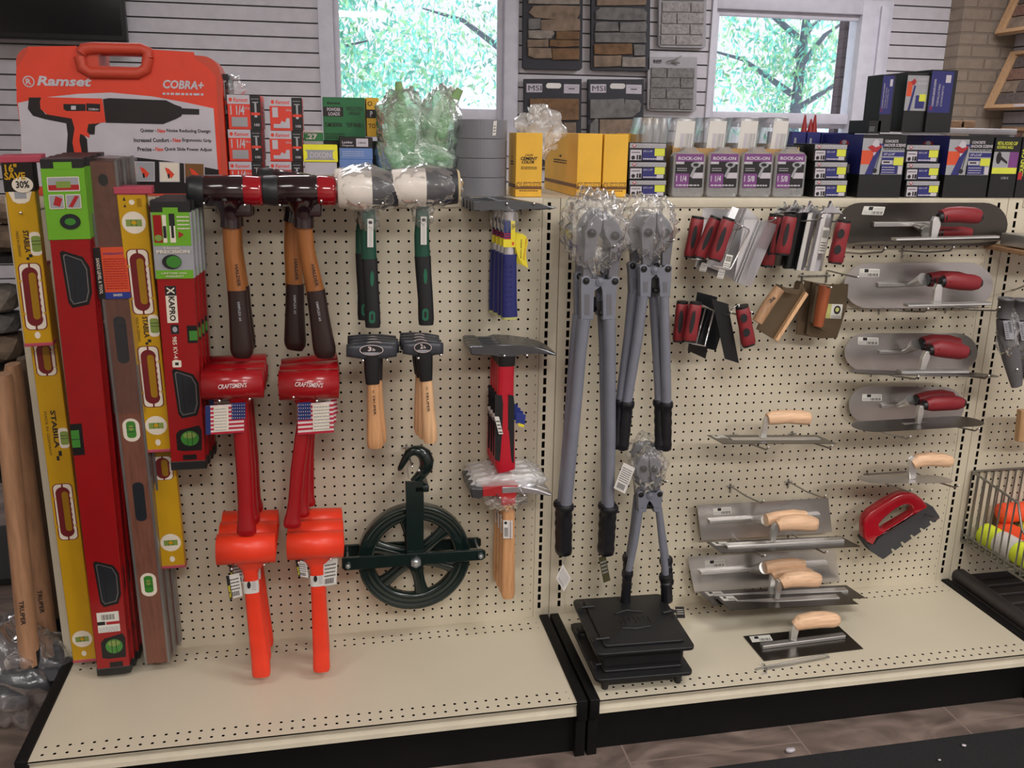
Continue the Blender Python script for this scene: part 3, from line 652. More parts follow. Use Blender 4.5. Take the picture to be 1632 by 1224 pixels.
# ---------------------------------------------------------------- brick hammers
DK('forged_steel', (78, 80, 84), .3, .85, k=1.6); DK('blue_grip', (28, 32, 92), .45, k=1.35); DK('grip_tip', (150, 150, 90), .5); DK('steel_bright', (165, 165, 170), .25, .9); DK('sleeve_red', (160, 18, 36), .35, k=1.35)
def extr_head(m, px, Y, th, mat, bev=.12): m.ppoly(px, Y, th, mat, bev, 2)
Y = -5.2; t = thing('brick_hammer', 'blue-gripped brick hammer, front of the stack at the top right of the left bay', 'hammer', at(815, 327, Y), 'blue-gripped brick hammers')
m = MB(); extr_head(m, [(753, 320.5), (765, 320), (766, 321.5), (770, 321.5), (790, 321), (800, 318.6), (824, 319), (838, 321), (862, 325), (888, 331.5), (880, 333.5), (855, 335), (836, 331.5), (824, 333.5), (820, 338), (806, 338), (798, 333), (788, 334), (770, 335.5), (766, 335.5), (765, 337), (753, 336)], Y, 1.0, 'forged_steel', .1); m.build('hammer_head', t)
m = MB(); m.ptube([(812, 334, 22), (812, 345, 16), (812, 380, 17), (811.5, 410, 20)], Y+.5, 'steel_bright', 12, kd=.5); m.build('steel_shank', t)
m = MB(); m.ptube([(811.5, 405, 23), (811, 440, 24), (811, 480, 25), (811.5, 504, 26)], Y+.5, 'blue_grip', 16, kd=.75, e=3.2); m.ptube([(811.5, 504, 26), (811.5, 508, 25)], Y+.5, 'grip_tip', 16, kd=.75, e=3.2)
for i in range(9):
    for j in range(2): m.ball(at(808+j*7, 425+i*8, Y-.12), .06, 'flag_blue', 4)
m.build('grip', t)
m = MB(); f = facepx(m, 803, 352, 821, 394, Y+.08); f.rect(0, .33, .62, 1, 'flag_blue'); f.rect(.62, .3, 1, 1, 'label_yellow'); f.text('NO', .68, .75, .95, .9, 'ink')
for i in range(3): f.rect(0, .31+.09*i, .62, .35+.09*i, 'flag_red')
f.rect(-.05, 0, 1.02, .3, 'label_yellow'); f.rect(.7, .08, .9, .2, 'label_orange')
Z_ = m.ppoly([(822, 380), (825, 374), (832, 372), (839, 377), (841.5, 386), (838.5, 400), (839, 414), (842, 428), (833, 421), (826, 410), (822, 396)], Y+.1, .02, 'label_yellow')
m.ptext('SAFETY GOGGLES', (838, 380), (834, 414), 2, Y+.07, 'label_orange', .01); m.ptext('WEAR YOUR', (830, 381), (829, 412), 2, Y+.07, 'ink', .01); m.build('wing_tag', t, label='yellow wing-shaped tag')
m = MB(); bag(m, at(812, 350, Y+.5), .85, .6, 1.6, 'film_clear', .2, 1.5, 3); m.build('clear_wrap', t)
for k in range(3): dup(t, (-.12*(k+1), 1.25*(k+1), -.02), 'blue-gripped brick hammer, %s in the stack' % ('second', 'third', 'rearmost')[k], (0, math.radians(.5*k), 0))
hook([(808, 324.5), (851, 324.5)], -5.5, 'double wire hook through the blue-gripped brick hammers', rise=.7)

Y = -5.6; t = thing('mason_hammer', 'red and black fibreglass brick hammer, front of its stack', 'hammer', at(806, 560, Y), 'red and black brick hammers')
m = MB(); extr_head(m, [(748, 553), (752, 551), (768, 551), (772, 553), (790, 552), (800, 549), (826, 550), (850, 553), (872, 558), (887, 564.5), (886, 567), (862, 564), (836, 562), (822, 564), (820, 570), (795, 570), (790, 565), (772, 563), (766, 567), (751, 566)], Y, 1.1, 'forged_steel', .12); m.build('hammer_head', t)
m = MB(); m.ptube([(806.5, 567, 30), (806.5, 582, 28)], Y+.55, 'screw_black', 16, e=3, kd=.7); m.build('collar', t)
m = MB(); m.ptube([(806, 576, 27), (805, 620, 27), (804, 660, 30), (804, 700, 32), (804, 725, 33), (804, 738, 34), (806, 748, 30)], Y+.55, 'sleeve_red', 16, kd=.7, e=2.8); m.build('handle', t)
m = MB(); f = facepx(m, 788, 628, 820, 738, Y-.1)
for (a0, a1, a2, a3) in ((.0, .42, .02, .36), (.66, .98, .64, .96)): f.poly([(a2, .06), (a3, .0), (a1, .86), (a1-.05, .98), (a0+.02, 1.0)], 'grip_black')
m.build('grip_panels', t, label='black rubber grip panels')
m = MB(); tag(m, [(795, 692), (802, 692), (788, 664)], Y-.3, 'white_print', 'ink', 4, False); m.build('hang_tag', t); m = MB(); m.ppoly([(823, 657), (838, 661), (836, 680), (822, 674)], Y+.2, .03, 'label_blue'); m.pflat([(826, 679), (835, 681), (836, 677), (826, 674)], Y+.18, 'label_yellow'); m.build('hang_tag', t)
for k in range(3): dup(t, (0, 1.15*(k+1), 0), 'red and black fibreglass brick hammer, %s in its stack' % ('second', 'third', 'rearmost')[k], (0, math.radians(.3*k), 0))
hook([(804, 567), (840, 566.5)], -7.2, 'double wire hook under the red and black brick hammers', rise=.5)

Y = -5.8; t = thing('wooden_brick_hammer', 'red-headed brick hammer with wooden handle in clear film, front of its stack', 'hammer', at(810, 785, Y), 'red-headed brick hammers with wooden handles')
m = MB(); extr_head(m, [(769, 779), (798, 775), (826, 774), (826, 786), (821, 788), (821, 806), (800, 806), (799, 789), (780, 789), (769, 792)], Y, 1.05, 'label_red', .1); extr_head(m, [(749, 781), (752, 778), (770, 779), (770, 793), (764, 796), (752, 794)], Y-.06, 1.15, 'forged_steel'); extr_head(m, [(800, 776), (830, 776), (858, 780), (880, 788), (878, 791), (850, 787), (824, 785), (800, 787)], Y-.05, 1.1, 'steel_bright'); m.build('hammer_head', t)
m = MB(); m.ptube([(810.5, 800, 19), (810.5, 830, 20), (810, 880, 21), (809.5, 920, 22), (809.5, 946, 22), (809.5, 952, 18)], Y+.5, 'wood_pale', 16, kd=.75, e=2.5); m.build('wooden_handle', t)
m = MB(); f = facepx(m, 802, 829, 817, 858, Y-.12); f.rect(0, 0, 1, 1, 'white_print'); f.ell(.25, .85, .16, .08, 'ink'); f.bars(.1, .1, .5, .6, 'ink', 6); f.rect(.75, .0, .8, 1, 'label_red'); f.lines(.55, .1, .9, .9, 8, 'label_grey'); m.build('paper_label', t)
m = MB(); bag(m, at(812, 766, Y+.8), 3.9, .7, .95, 'film_soft', .2, .8, 11); bag(m, at(808, 800, Y+.4), 1.9, .9, .8, 'film_clear', .5, 1.6, 12); m.build('film_wrap', t)
for k in range(3): dup(t, (-.03*(k+1), 1.3*(k+1), .03), 'red-headed brick hammer with wooden handle, %s in its stack' % ('second', 'third', 'rearmost')[k], (0, math.radians(.2*k), 0))
hook([(797, 793.5), (836, 790)], -7.4, 'double wire hook under the wooden-handled brick hammers', rise=.5)
# ---------------------------------------------------------------- bolt cutters
DK('cutter_grey', (96, 98, 108), .38, k=1.55, coat=.15); DK('cutter_jaw', (92, 92, 98), .4, .3, k=1.5); DK('vinyl_black', (16, 16, 22), .4, k=1.2); DK('olive_tag', (52, 48, 28), .5)
def discY(m, px, py, Y, rpx, th, mat, n=20):
    p = at(px, py, Y); r = rpx/ppi(p); m.tube([p+V3((0, th, 0)), p], r, mat, n, B=(0, 0, 1)); m.ball(p, r*.75, mat, 5, (1, .35, 1))
def cutters(label, jaw, jl, piv, arms, yoke, forge, tubes, grips, Y=-6.2, wrap=None):
    t = thing('bolt_cutters', label, 'bolt cutters', at(jaw[0], jaw[1], Y), 'grey bolt cutters')
    cx, ty = jaw
    for sgn, k in ((-1, 0), (1, 1)):
        m = MB(); px, py = piv[k]; a = arms[k]
        pts = [(cx+sgn*.4, ty+2), (cx+sgn*6, ty), (px+sgn*6, py-18), (px+sgn*12, py-3), (px+sgn*11, py+8), (a[0]+sgn*a[2]*.5, a[1]), (a[0]-sgn*a[2]*.5, a[1]), (px-sgn*6, py+12), (cx+sgn*3, py-2), (cx+sgn*.4, py-14)]
        if sgn < 0: pts = pts[::-1]
        m.ppoly(pts, Y-.1, .6, 'cutter_jaw', .1, 2); m.build('cutting_jaw', t)
        m = MB(); fx, fy0, fy1, fw0, fw1 = forge[k]
        yx, yy, yr = yoke[k]
        m.ppoly([(yx-yr, yy-yr*.5), (yx-yr*.5, yy-yr), (yx+yr*.5, yy-yr), (yx+yr, yy-yr*.3), (cx-sgn*2, yoke[2][1]-3), (cx-sgn*4, yoke[2][1]+4), (fx-sgn*fw0*.45, fy0+14), (fx-sgn*fw1*.5, fy1), (fx+sgn*fw1*.5, fy1), (fx+sgn*fw0*.5, fy0+12)][::1] if sgn < 0 else
                [(yx+yr, yy-yr*.5), (yx+yr*.5, yy-yr), (yx-yr*.5, yy-yr), (yx-yr, yy-yr*.3), (cx-sgn*2, yoke[2][1]-3), (cx-sgn*4, yoke[2][1]+4), (fx-sgn*fw0*.45, fy0+14), (fx-sgn*fw1*.5, fy1), (fx+sgn*fw1*.5, fy1), (fx+sgn*fw0*.5, fy0+12)][::-1], Y-.25, .75, 'cutter_grey', .1, 2)
        m.ppoly([(fx-fw0*.2, fy0+20), (fx+fw0*.2, fy0+20), (fx+fw1*.2, fy1-8), (fx-fw1*.2, fy1-8)], Y-.28, .05, 'cutter_jaw')
        m.build('handle_forging', t)
        m = MB(); m.ptube(tubes[k], Y+.15, 'cutter_grey', 18); m.build('handle_tube', t)
        m = MB(); g = grips[k]; (ax, ay), (bx, by), w_ = g
        q = [(ax, ay-3, w_*1.0), (ax, ay, w_*1.12), (ax+(bx-ax)*.05, ay+5, w_*1.1), (ax+(bx-ax)*.1, ay+9, w_*.86)]
        for i in range(1, 9): f = .12+.84*i/9; q.append((ax+(bx-ax)*f, ay+(by-ay)*f, w_*(.92+.06*math.sin(i*2.6))))
        q += [(bx, by-2, w_*.9), (bx, by, w_*.6)]
        m.ptube(q, Y+.15, 'vinyl_black', 18, kd=.95); m.build('vinyl_grip', t)
    for (px, py), r in ((piv[0], 7), (piv[1], 7), (yoke[0][:2], 5.5), (yoke[1][:2], 5.5)): m = MB(); discY(m, px, py, Y-.3, r*jl, 1.0, 'screw_black'); m.build('pivot_bolt', t)
    m = MB(); discY(m, yoke[2][0], yoke[2][1], Y-.42, 6.5*jl, 1, 'cutter_grey'); m.build('centre_bolt', t)
    m = MB(); fy1 = forge[0][2]; m.ptube([(cx-6, fy1-12, 8), (cx-1, fy1-10, 6)], Y, 'screw_black', 10); m.ptube([(cx+2, fy1-14, 8), (cx+6, fy1-10, 8)], Y, 'screw_black', 10); m.ppoly([(cx-9, fy1-30), (cx+9, fy1-30), (cx+7, fy1-6), (cx-7, fy1-6)], Y+.3, .1, 'screw_black'); m.build('stop_bolts', t)
    if wrap:
        m = MB(); P = at(wrap[0], wrap[1], Y); s = ppi(P); bag(m, P, wrap[2]/s, 1.1, wrap[3]/s, 'film_clear', .28, 1.2, wrap[0]); m.build('clear_wrap', t)
    return t
a = cutters('largest pair of bolt cutters with film-wrapped jaws, front of the left stack', (961, 336), 1, [(944, 372), (981, 376)], [(936, 444, 15), (977, 444, 15)],
    [(934.4, 448, 8), (980.5, 448.7, 8), (957, 449)], [(936, 449, 510, 20, 20), (971, 449, 510, 20, 20)],
    [[(931, 508, 20.5), (925, 560, 20), (912, 700, 20), (902, 800, 20), (901, 812, 20)], [(971, 508, 20), (972, 560, 19), (972, 700, 19), (970, 800, 17.5), (970, 812, 17.5)]],
    [((900, 806), (899, 884), 27), ((971, 809), (966, 884), 27)], wrap=(952, 370, 50, 62))
dup(a, (-.1, 2.3, .1), 'largest pair of bolt cutters, rear one of the left stack', (math.radians(-3.5), 0, 0))
a = cutters('medium bolt cutters second from the left, jaws up by the shelf top, front one', (1047, 338), .95, [(1034, 371), (1062, 372)], [(1031, 424, 13), (1062, 424, 13)],
    [(1026.5, 429, 7), (1065, 429, 7), (1045, 431)], [(1029, 429, 474, 17, 17), (1060, 429, 474, 17, 17)],
    [[(1024.5, 472, 17), (1016, 540, 16.5), (1003, 620, 15.5), (999, 645, 15)], [(1058, 472, 16), (1060, 540, 16), (1062, 620, 16), (1062, 646, 16)]],
    [((1000, 642), (992, 717), 21), ((1062, 643), (1061, 718), 20)], wrap=(1038, 360, 42, 50))
dup(a, (-.5, 2.3, 0), 'medium bolt cutters, rear one showing left of the front pair', (math.radians(-5), 0, 0))
a = cutters('short bolt cutters low on the board with bagged jaws, front pair', (1035, 727), .8, [(1026, 748), (1044, 748)], [(1028, 783, 10), (1047, 783, 10)],
    [(1022, 789, 5.5), (1052, 788, 5.5), (1037, 790)], [(1024, 790, 817, 13, 12), (1048, 790, 817, 13, 11)],
    [[(1019, 813, 12), (1012, 860, 12), (1003, 905, 11), (1000, 925, 11)], [(1050, 813, 11.5), (1055, 860, 11.5), (1060, 905, 11), (1061, 919, 11)]],
    [((1000, 912), (996, 966), 17), ((1061, 918), (1063, 960), 20)], wrap=(1034, 748, 29, 36))
dup(a, (.1, 1.8, .9), 'short bolt cutters low on the board, rear pair', (0, math.radians(-2.2), 0))
def lone_tag(label, px, Y, mat, ink, lines=6, bar=True, string=None):
    m = MB(); bl, br, tl = [at(*p, Y) for p in px]; m.poly([bl, br, br+tl-bl, tl], (0, .03, 0), mat); f = Fr(m, bl, br, tl); f.lines(.1, .35, .9, .9, lines, ink)
    if bar: f.bars(.15, .08, .8, .28, ink)
    if string: m.ptube([(string[0], string[1], 1.3), (string[2], string[3], 1.3)], Y+.1, ink, 6)
    return single(m, 'hang_tag', label, 'tag', (bl+br)/2)
lone_tag('white card tag hanging askew beside the short bolt cutters', [(978, 778), (996, 787), (994, 737)], -7.2, 'white_print', 'ink', 7, True, (1008, 756, 1018, 762))
lone_tag('white diamond-hung card tag below the left grip of the large bolt cutters', [(886, 921), (899, 943), (897, 899)], -6.4, 'white_print', 'label_grey', 7, True, (899, 900, 901, 884))
lone_tag('narrow olive tag below the right grip of the large bolt cutters', [(962, 929), (973, 925), (954, 889)], -6.4, 'olive_tag', 'label_grey', 4, False, (960, 888, 966, 882))
lone_tag('black printed tag lying on the shelf behind the black iron doors', [(1078, 985), (1092, 985), (1076, 967)], -4.6, 'ink', 'white_print', 3, False)
hook([(979.5, 392)], -8.6, 'wire hook tip through the largest bolt cutters', rise=.7); hook([(1073.5, 382.5)], -7.8, 'wire hook tip through the medium bolt cutters', rise=.7); hook([(1063.5, 767)], -7.2, 'wire hook tip beside the short bolt cutters', rise=1.0)

# ---------------------------------------------------------------- trowels
DK('trowel_steel', (170, 166, 164), .3, .85, kind='brushed', k=1.35); DK('trowel_dark', (74, 70, 66), .3, .85, kind='brushed', k=1.3); DK('mount_alu', (172, 170, 168), .33, .8, k=1.4)
DK('soft_red', (118, 30, 36), .5, k=1.3); DK('wood_trowel', (205, 168, 136), .5, kind='wood', k=1.35, gr=(6, 60, 60)); DK('ferrule', (180, 180, 178), .3, .9)
def price_label(m, px, Y):
    f = Fr.px(m, px[0], px[1], px[2], Y); f.stad(0, 0, 1, 1, 'barcode_white', .1); f.rect(.25, .55, .45, .95, 'ink'); f.lines(.05, .1, .4, .5, 4, 'label_grey'); f.bars(.42, .08, .95, .45, 'ink', 9); f.lines(.5, .6, .95, .9, 2, 'label_grey')
def grip_h(m, sp, Y, kind, endm='screw_black'):
    """trowel handle; sp spine pixels with widths"""
    m.ptube(sp, Y, 'soft_red' if kind == 'red' else 'wood_trowel', 18, kd=.9, e=2.3)
def face_trowel(label, plate, bar, cone, sp, kind, lab, Y=-1.2, mat='trowel_steel', grp=None):
    cx = sum(p[0] for p in plate)/len(plate); cy = sum(p[1] for p in plate)/len(plate)
    t = thing('finishing_trowel', label, 'trowel', at(cx, cy, Y), grp)
    m = MB(); m.ppoly(plate, Y, .06, mat)
    if lab: price_label(m, lab, Y)
    m.build('blade', t)
    m = MB(); m.ppoly(bar, Y-.4, .4, 'mount_alu', .08, 2); m.build('mounting_bar', t)
    m = MB(); P = [at(x, y, Y-.3-2.2*k) for (x, y, w_), k in zip(cone, [i/(len(cone)-1) for i in range(len(cone))])]
    m.tube(P, [q[2]/2/ppi(p) for q, p in zip(cone, P)], 'ferrule', 14); m.build('shank', t)
    m = MB(); grip_h(m, sp, Y-2.6, kind)
    if kind == 'red': m.ptube([(sp[0][0]-3, sp[0][1], sp[0][2]*.8), (sp[0][0]+5, sp[0][1], sp[0][2]*1.02)], Y-2.6, 'screw_black', 18)
    m.build('handle', t)
    return t
def flat_trowel(label, fl, fr, Yf, wd, bar, shank, sp, kind, shape='rect', slope=.18, mat='trowel_dark', lab=None, grp=None):
    """trowel resting flat across two hooks, seen nearly edge-on; fl, fr front corners"""
    A, B = at(*fl, Yf), at(*fr, Yf); Ym = Yf+wd/2; t = thing('finishing_trowel', label, 'trowel', (A+B)/2+V3((0, wd/2, 0)), grp)
    D_ = V3((0, wd, -slope*wd)); m = MB(); X = B-A
    if shape == 'rect': pts = [A, B, B+D_, A+D_]
    else:
        pts = []; r = wd/2/X.length
        for i in range(13): a = -math.pi/2+math.pi*i/12; pts.append(A+X*(1-r+r*math.cos(a))+D_*(.5+.5*math.sin(a)))
        for i in range(13): a = math.pi/2+math.pi*i/12; pts.append(A+X*(r+r*math.cos(a))+D_*(.5+.5*math.sin(a)))
    m.poly(pts, (0, 0, .05), mat)
    if lab is not None:
        f = Fr(m, A+X*.03+D_*.62+V3((0, 0, .05)), A+X*.14+D_*.62+V3((0, 0, .05)), A+X*.03+D_*.95+V3((0, 0, .05))); f.rect(0, 0, 1, 1, 'barcode_white'); f.bars(.4, .1, .95, .5, 'ink', 8); f.rect(.2, .5, .4, .9, 'ink')
    m.build('blade', t)
    m = MB(); a, b = at(bar[0][0], bar[0][1], Ym), at(bar[1][0], bar[1][1], Ym); h = bar[2]/ppi(a)*.55
    m.poly([a+V3((0, -.45, -.02)), b+V3((0, -.45, -.02)), b+V3((0, -.4, h)), a+V3((0, -.4, h))], (0, .85, 0), 'mount_alu', .06, 1); m.build('mounting_bar', t)
    m = MB(); m.ppoly(shank, Ym-.22, .44, 'ferrule', .1, 2); m.build('shank', t)
    m = MB(); grip_h(m, sp, Ym, kind); e = sp[-1]
    if kind == 'red':
        m.ptube([(sp[0][0]-4, sp[0][1]+2, sp[0][2]*.7), (sp[0][0]+4, sp[0][1], sp[0][2]*1.02)], Ym, 'screw_black', 18); m.ptube([(e[0]-1, e[1], e[2]*.95), (e[0]+4, e[1], e[2]*.7)], Ym, 'screw_black', 18)
        m.ptext('MARSHALLTOWN', (sp[1][0]+2, sp[1][1]+3), (e[0]-12, e[1]+2), 3.2, Ym-.75, 'label_red', .02)
    m.ball(at(e[0]+(4 if kind == 'red' else 1), e[1], Ym), .2, 'zinc_bright', 5); m.build('handle', t)
    return t
def stadium(x0, y0, x1, y1, dy=0, n=10, asp=1.0):
    r = (y1-y0)/2; cy = (y0+y1)/2; rx = r*asp; pts = []
    for i in range(n+1): a = -math.pi/2+math.pi*i/n; pts.append((x1-rx+rx*math.cos(a), cy+dy/2+r*math.sin(a)))
    for i in range(n+1): a = math.pi/2+math.pi*i/n; pts.append((x0+rx+rx*math.cos(a), cy-dy/2+r*math.sin(a)))
    return pts
def rbar(x0, y0, x1, y1, h): return [(x0, y0-h/2), (x1, y1-h/2), (x1, y1+h/2), (x0, y0+h/2)]
G1 = 'round-ended pool trowels with red handles'
# first row
face_trowel('longest round-ended trowel on the top right row, flat against the board', stadium(1335, 323, 1606, 392, 0, 12, 1.1), rbar(1393, 358, 1500, 357, 8), [(1455, 358, 6), (1470, 362, 16), (1477, 368, 22), (1480, 371, 22)], [(1493, 371, 18), (1510, 370, 18), (1535, 370, 18), (1546, 371, 15)], 'red', [(1373, 342), (1407, 343), (1377, 328.5)], mat='trowel_dark', grp=G1)
flat_trowel('red-handled round-ended trowel lying edge-on across the top right hooks', (1371, 385), (1611, 382), -8.4, 4, ((1424, 383), (1589, 379), 7), [(1487, 352), (1491, 345), (1499, 346), (1500, 360), (1495, 377), (1489, 382), (1484, 381), (1485, 370)], [(1500, 345, 20), (1510, 342.5, 24), (1530, 342, 26), (1550, 343.5, 26), (1559, 345, 22)], 'red', 'leaf', .2, grp=G1)
# second row
face_trowel('bright round-ended trowel on the second row, flat against the board', stadium(1345, 419, 1583, 491, -1, 12, 1.1), rbar(1400, 454.5, 1455, 453.5, 7), [(1448, 454, 7), (1460, 450, 13), (1472, 445, 21)], [(1480, 446, 22), (1500, 444, 25), (1525, 445, 25), (1540, 448, 22)], 'red', [(1369, 441), (1401, 441.5), (1370, 428)], grp=G1)
flat_trowel('red-handled round-ended trowel lying edge-on on the second row', (1367, 492.5), (1592, 490.5), -8.2, 4, ((1443, 488), (1576, 485), 7), [(1488, 480), (1490, 462), (1494, 453), (1503, 453), (1503, 462), (1499, 478), (1502, 485), (1488, 487)], [(1503, 448, 20), (1512, 447, 26), (1530, 449, 27), (1550, 450.5, 26), (1558, 451, 21)], 'red', 'leaf', .2, grp=G1)
# third row
face_trowel('round-ended trowel with a bright glare patch on the third row, flat against the board', stadium(1346, 531, 1558, 592, 0, 12, 1.1), rbar(1402, 562, 1442, 561, 6), [(1438, 561, 7), (1448, 557, 12), (1461, 548, 20)], [(1470, 548, 22), (1485, 545, 25), (1510, 546, 25), (1526, 549, 22)], 'red', [(1367, 549), (1400, 550), (1367, 537)], grp=G1)
flat_trowel('red-handled round-ended trowel lying edge-on on the third row', (1375, 597), (1606, 602), -8.2, 4, ((1432.6, 594), (1541, 593.5), 8), [(1467, 590), (1470, 572), (1476, 560), (1484, 560), (1482, 570), (1476, 590)], [(1484, 557, 20), (1493, 555, 27), (1510, 557, 28), (1530, 560, 26), (1539, 561, 20)], 'red', 'leaf', .13, grp=G1)
# fourth row
face_trowel('smallest round-ended trowel on the fourth row, flat against the board', stadium(1353, 616, 1537, 677, 2, 12, 1.1), rbar(1405, 648, 1436, 646, 6), [(1430, 647, 7), (1440, 643, 13), (1452, 637, 18)], [(1461, 638, 20), (1480, 634, 23), (1500, 632, 23), (1516, 634, 20)], 'red', [(1373.5, 639), (1405, 639), (1374, 628)], mat='trowel_steel', grp=G1)
flat_trowel('red-handled round-ended trowel lying edge-on on the fourth row', (1378, 690), (1582, 678), -8.2, 4, ((1440, 681), (1520, 677), 9), [(1462, 676), (1463, 660), (1466, 647), (1474, 647), (1473, 660), (1468, 677)], [(1475, 645, 18), (1485, 643, 25), (1505, 642, 25), (1524, 642, 23), (1533, 642, 17)], 'red', 'leaf', .04, grp=G1)
# fifth row, wooden
flat_trowel('small worn pointed trowel with wooden handle above the red grout float', (1383, 771), (1528, 770), -7.4, 3, ((1438, 768), (1481, 766), 6), [(1449.5, 765), (1449, 745), (1451, 733), (1457, 728), (1463, 732), (1461, 745), (1461, 764)], [(1454, 740, 17), (1463, 734, 22), (1480, 731.5, 23), (1500, 733, 22), (1512, 735, 20), (1517, 736, 13)], 'wood', 'leaf', .08, 'trowel_steel')
G2 = 'rectangular trowels with wooden handles'
flat_trowel('rectangular trowel with pale wooden handle lying edge-on alone in the middle of the board', (1152, 708), (1333.5, 707.5), -7.6, 4, ((1165, 704), (1305, 703), 9), [(1212, 698), (1218, 672), (1222, 664), (1227, 666), (1224, 680), (1221, 692), (1224, 698)], [(1223, 668, 18), (1232, 665.5, 23), (1255, 664, 22), (1278, 665.5, 23), (1288, 667, 21), (1291, 667, 14)], 'wood', 'rect', .1, 'trowel_dark', 1, G2)
face_trowel('bright rectangular trowel blade under the two empty hooks, flat against the board', [(1111, 805.5), (1320, 793.5), (1326, 848), (1118, 861.5)], rbar(1131, 832.5, 1308, 822, 6), [(1200, 828, 7), (1208, 827, 12), (1216, 829, 19), (1222, 829, 20)], [(1221, 829, 20), (1240, 825, 21), (1265, 822, 21), (1283, 823, 18)], 'wood', [(1137, 821), (1166, 818.5), (1136, 810)], grp=G2)
flat_trowel('rectangular trowel with wooden handle lying across the hooks below the empty pair', (1150, 882), (1371.5, 871.5), -7.4, 4, ((1156.5, 873), (1343, 863), 10), [(1228.5, 864), (1231, 845), (1235, 834), (1243, 836), (1241, 850), (1236, 864)], [(1239, 838, 18), (1250, 833.5, 24), (1270, 832.5, 26), (1290, 834, 26), (1299, 836, 22), (1301, 836, 12)], 'wood', 'rect', .15, 'trowel_dark', 1, G2)
face_trowel('lower rectangular trowel blade with a white glare on its right end, flat against the board', [(1096, 888), (1330, 875.5), (1339, 927), (1107, 944)], rbar(1117, 914.5, 1320, 899, 6), [(1195, 909, 7), (1204, 907, 12), (1213, 906, 18), (1219, 905, 20)], [(1219, 905, 20), (1240, 901.5, 21), (1262, 899, 21), (1280, 901, 18)], 'wood', [(1124, 905.5), (1156, 903), (1123, 893.5)], mat='trowel_steel', grp=G2)
flat_trowel('wooden-handled rectangular trowel, rear one of the two resting at the bottom of the board', (1137, 965), (1380, 953.5), -6.2, 4, ((1139, 955), (1349, 943), 9), [(1226, 948), (1228, 930), (1229, 917), (1237, 916), (1235, 930), (1233, 948)], [(1231, 918, 16), (1240, 913, 20), (1260, 911, 21), (1283, 913, 20), (1292, 915, 16)], 'wood', 'rect', .12, 'trowel_dark', 1, G2)
flat_trowel('wooden-handled rectangular trowel, front one of the two resting at the bottom of the board', (1163, 973), (1368, 963), -8.2, 4, ((1175.6, 965), (1335, 954.5), 10), [(1236, 955), (1238, 940), (1240, 926), (1247, 926), (1247, 938), (1243, 955)], [(1245, 930, 18), (1256, 924, 25), (1275, 922, 27), (1295, 923, 26), (1304, 925, 22), (1306, 925, 12)], 'wood', 'rect', .12, 'trowel_dark', 1, G2)
# trowel on the shelf
ZD = -46.2
def dk(px, py, h=0): return at(px, py, Z=ZD+h)
t = thing('finishing_trowel', 'rectangular trowel with wooden handle lying on the bottom shelf', 'trowel', dk(1280, 1028), G2)
A, B, C_, D_ = dk(1217.8, 1053.8, .05), dk(1375.8, 1034.3, .05), dk(1337, 998.7, .05), dk(1184.7, 1014.5, .05)
m = MB(); m.poly([A, B, C_, D_], (0, 0, .06), 'trowel_dark'); f = Fr(m, dk(1199, 1024, .12), dk(1232, 1021, .12), dk(1194, 1014.5, .12)); f.rect(0, 0, 1, 1, 'barcode_white'); f.bars(.4, .1, .95, .5, 'ink', 8); f.rect(.2, .5, .4, .9, 'ink'); m.build('blade', t)
m = MB(); a, b = dk(1213, 1032.5, .1), dk(1345, 1015.5, .1); m.poly([a+V3((0, -.35, 0)), b+V3((0, -.35, 0)), b+V3((0, -.35, .4)), a+V3((0, -.35, .4))], (0, .7, 0), 'mount_alu', .06, 1); m.build('mounting_bar', t)
mid = (a+b)/2; Ym = mid.y
m = MB(); m.ppoly([(1260, 1021), (1262, 1000), (1267, 992), (1274, 996), (1273, 1006), (1270, 1022)], Ym-.22, .44, 'ferrule', .1, 2); m.build('shank', t)
m = MB(); grip_h(m, [(1266, 998, 16), (1275, 992, 24), (1295, 988, 26), (1315, 987, 26), (1328, 988, 24), (1335, 989, 18), (1337, 989, 10)], Ym, 'wood'); m.ball(at(1336, 989, Ym), .2, 'screw_black', 5); m.build('handle', t)
t = thing('loose_wire_hook', 'loose wire peg hook lying on the bottom shelf in front of the trowel', 'hook', dk(1262, 1057))
m = MB(); m.tube([dk(1204, 1067, .12), dk(1219, 1063, .15), dk(1270, 1053, .5), dk(1312, 1044, .8), dk(1320, 1045, .7)], .09, 'zinc', 8); m.tube([dk(1219, 1067, .1), dk(1270, 1057.5, .1), dk(1322, 1047, .1)], .08, 'zinc', 8); m.build('prong', t)
m = MB(); m.tube([dk(1211, 1058, .1), dk(1218, 1059, .15), dk(1222, 1065, .2), dk(1221, 1073, .15), dk(1215, 1075, .1)], .1, 'zinc_bright', 8); m.build('back_bar', t)
for px in ([(1217, 798), (1316, 789.7)],): hook(px, -8, 'empty pair of wire hooks in the middle of the board above the trowels', rise=1.5)
for px, lb in (([(1225, 713), (1326, 710.5)], 'pair of wire hooks carrying the lone edge-on rectangular trowel'), ([(1219, 885), (1318, 879)], 'pair of wire hooks above the lower rectangular trowel'),
               ([(1411, 396), (1520, 394)], 'pair of wire hooks under the top right trowel'), ([(1479, 492), (1593, 490)], 'pair of wire hooks under the second row trowel'),
               ([(1464, 600), (1576, 599)], 'pair of wire hooks under the third row trowel'), ([(1451, 695.5), (1560, 683)], 'pair of wire hooks under the fourth row trowel'),
               ([(1453, 780.5), (1528, 774)], 'pair of wire hooks under the small wooden-handled trowel')):
    hook(px, -8.3, lb, rise=1.4)
hook([(1498, 825)], -6, 'wire hook through the red grout float', rise=1)

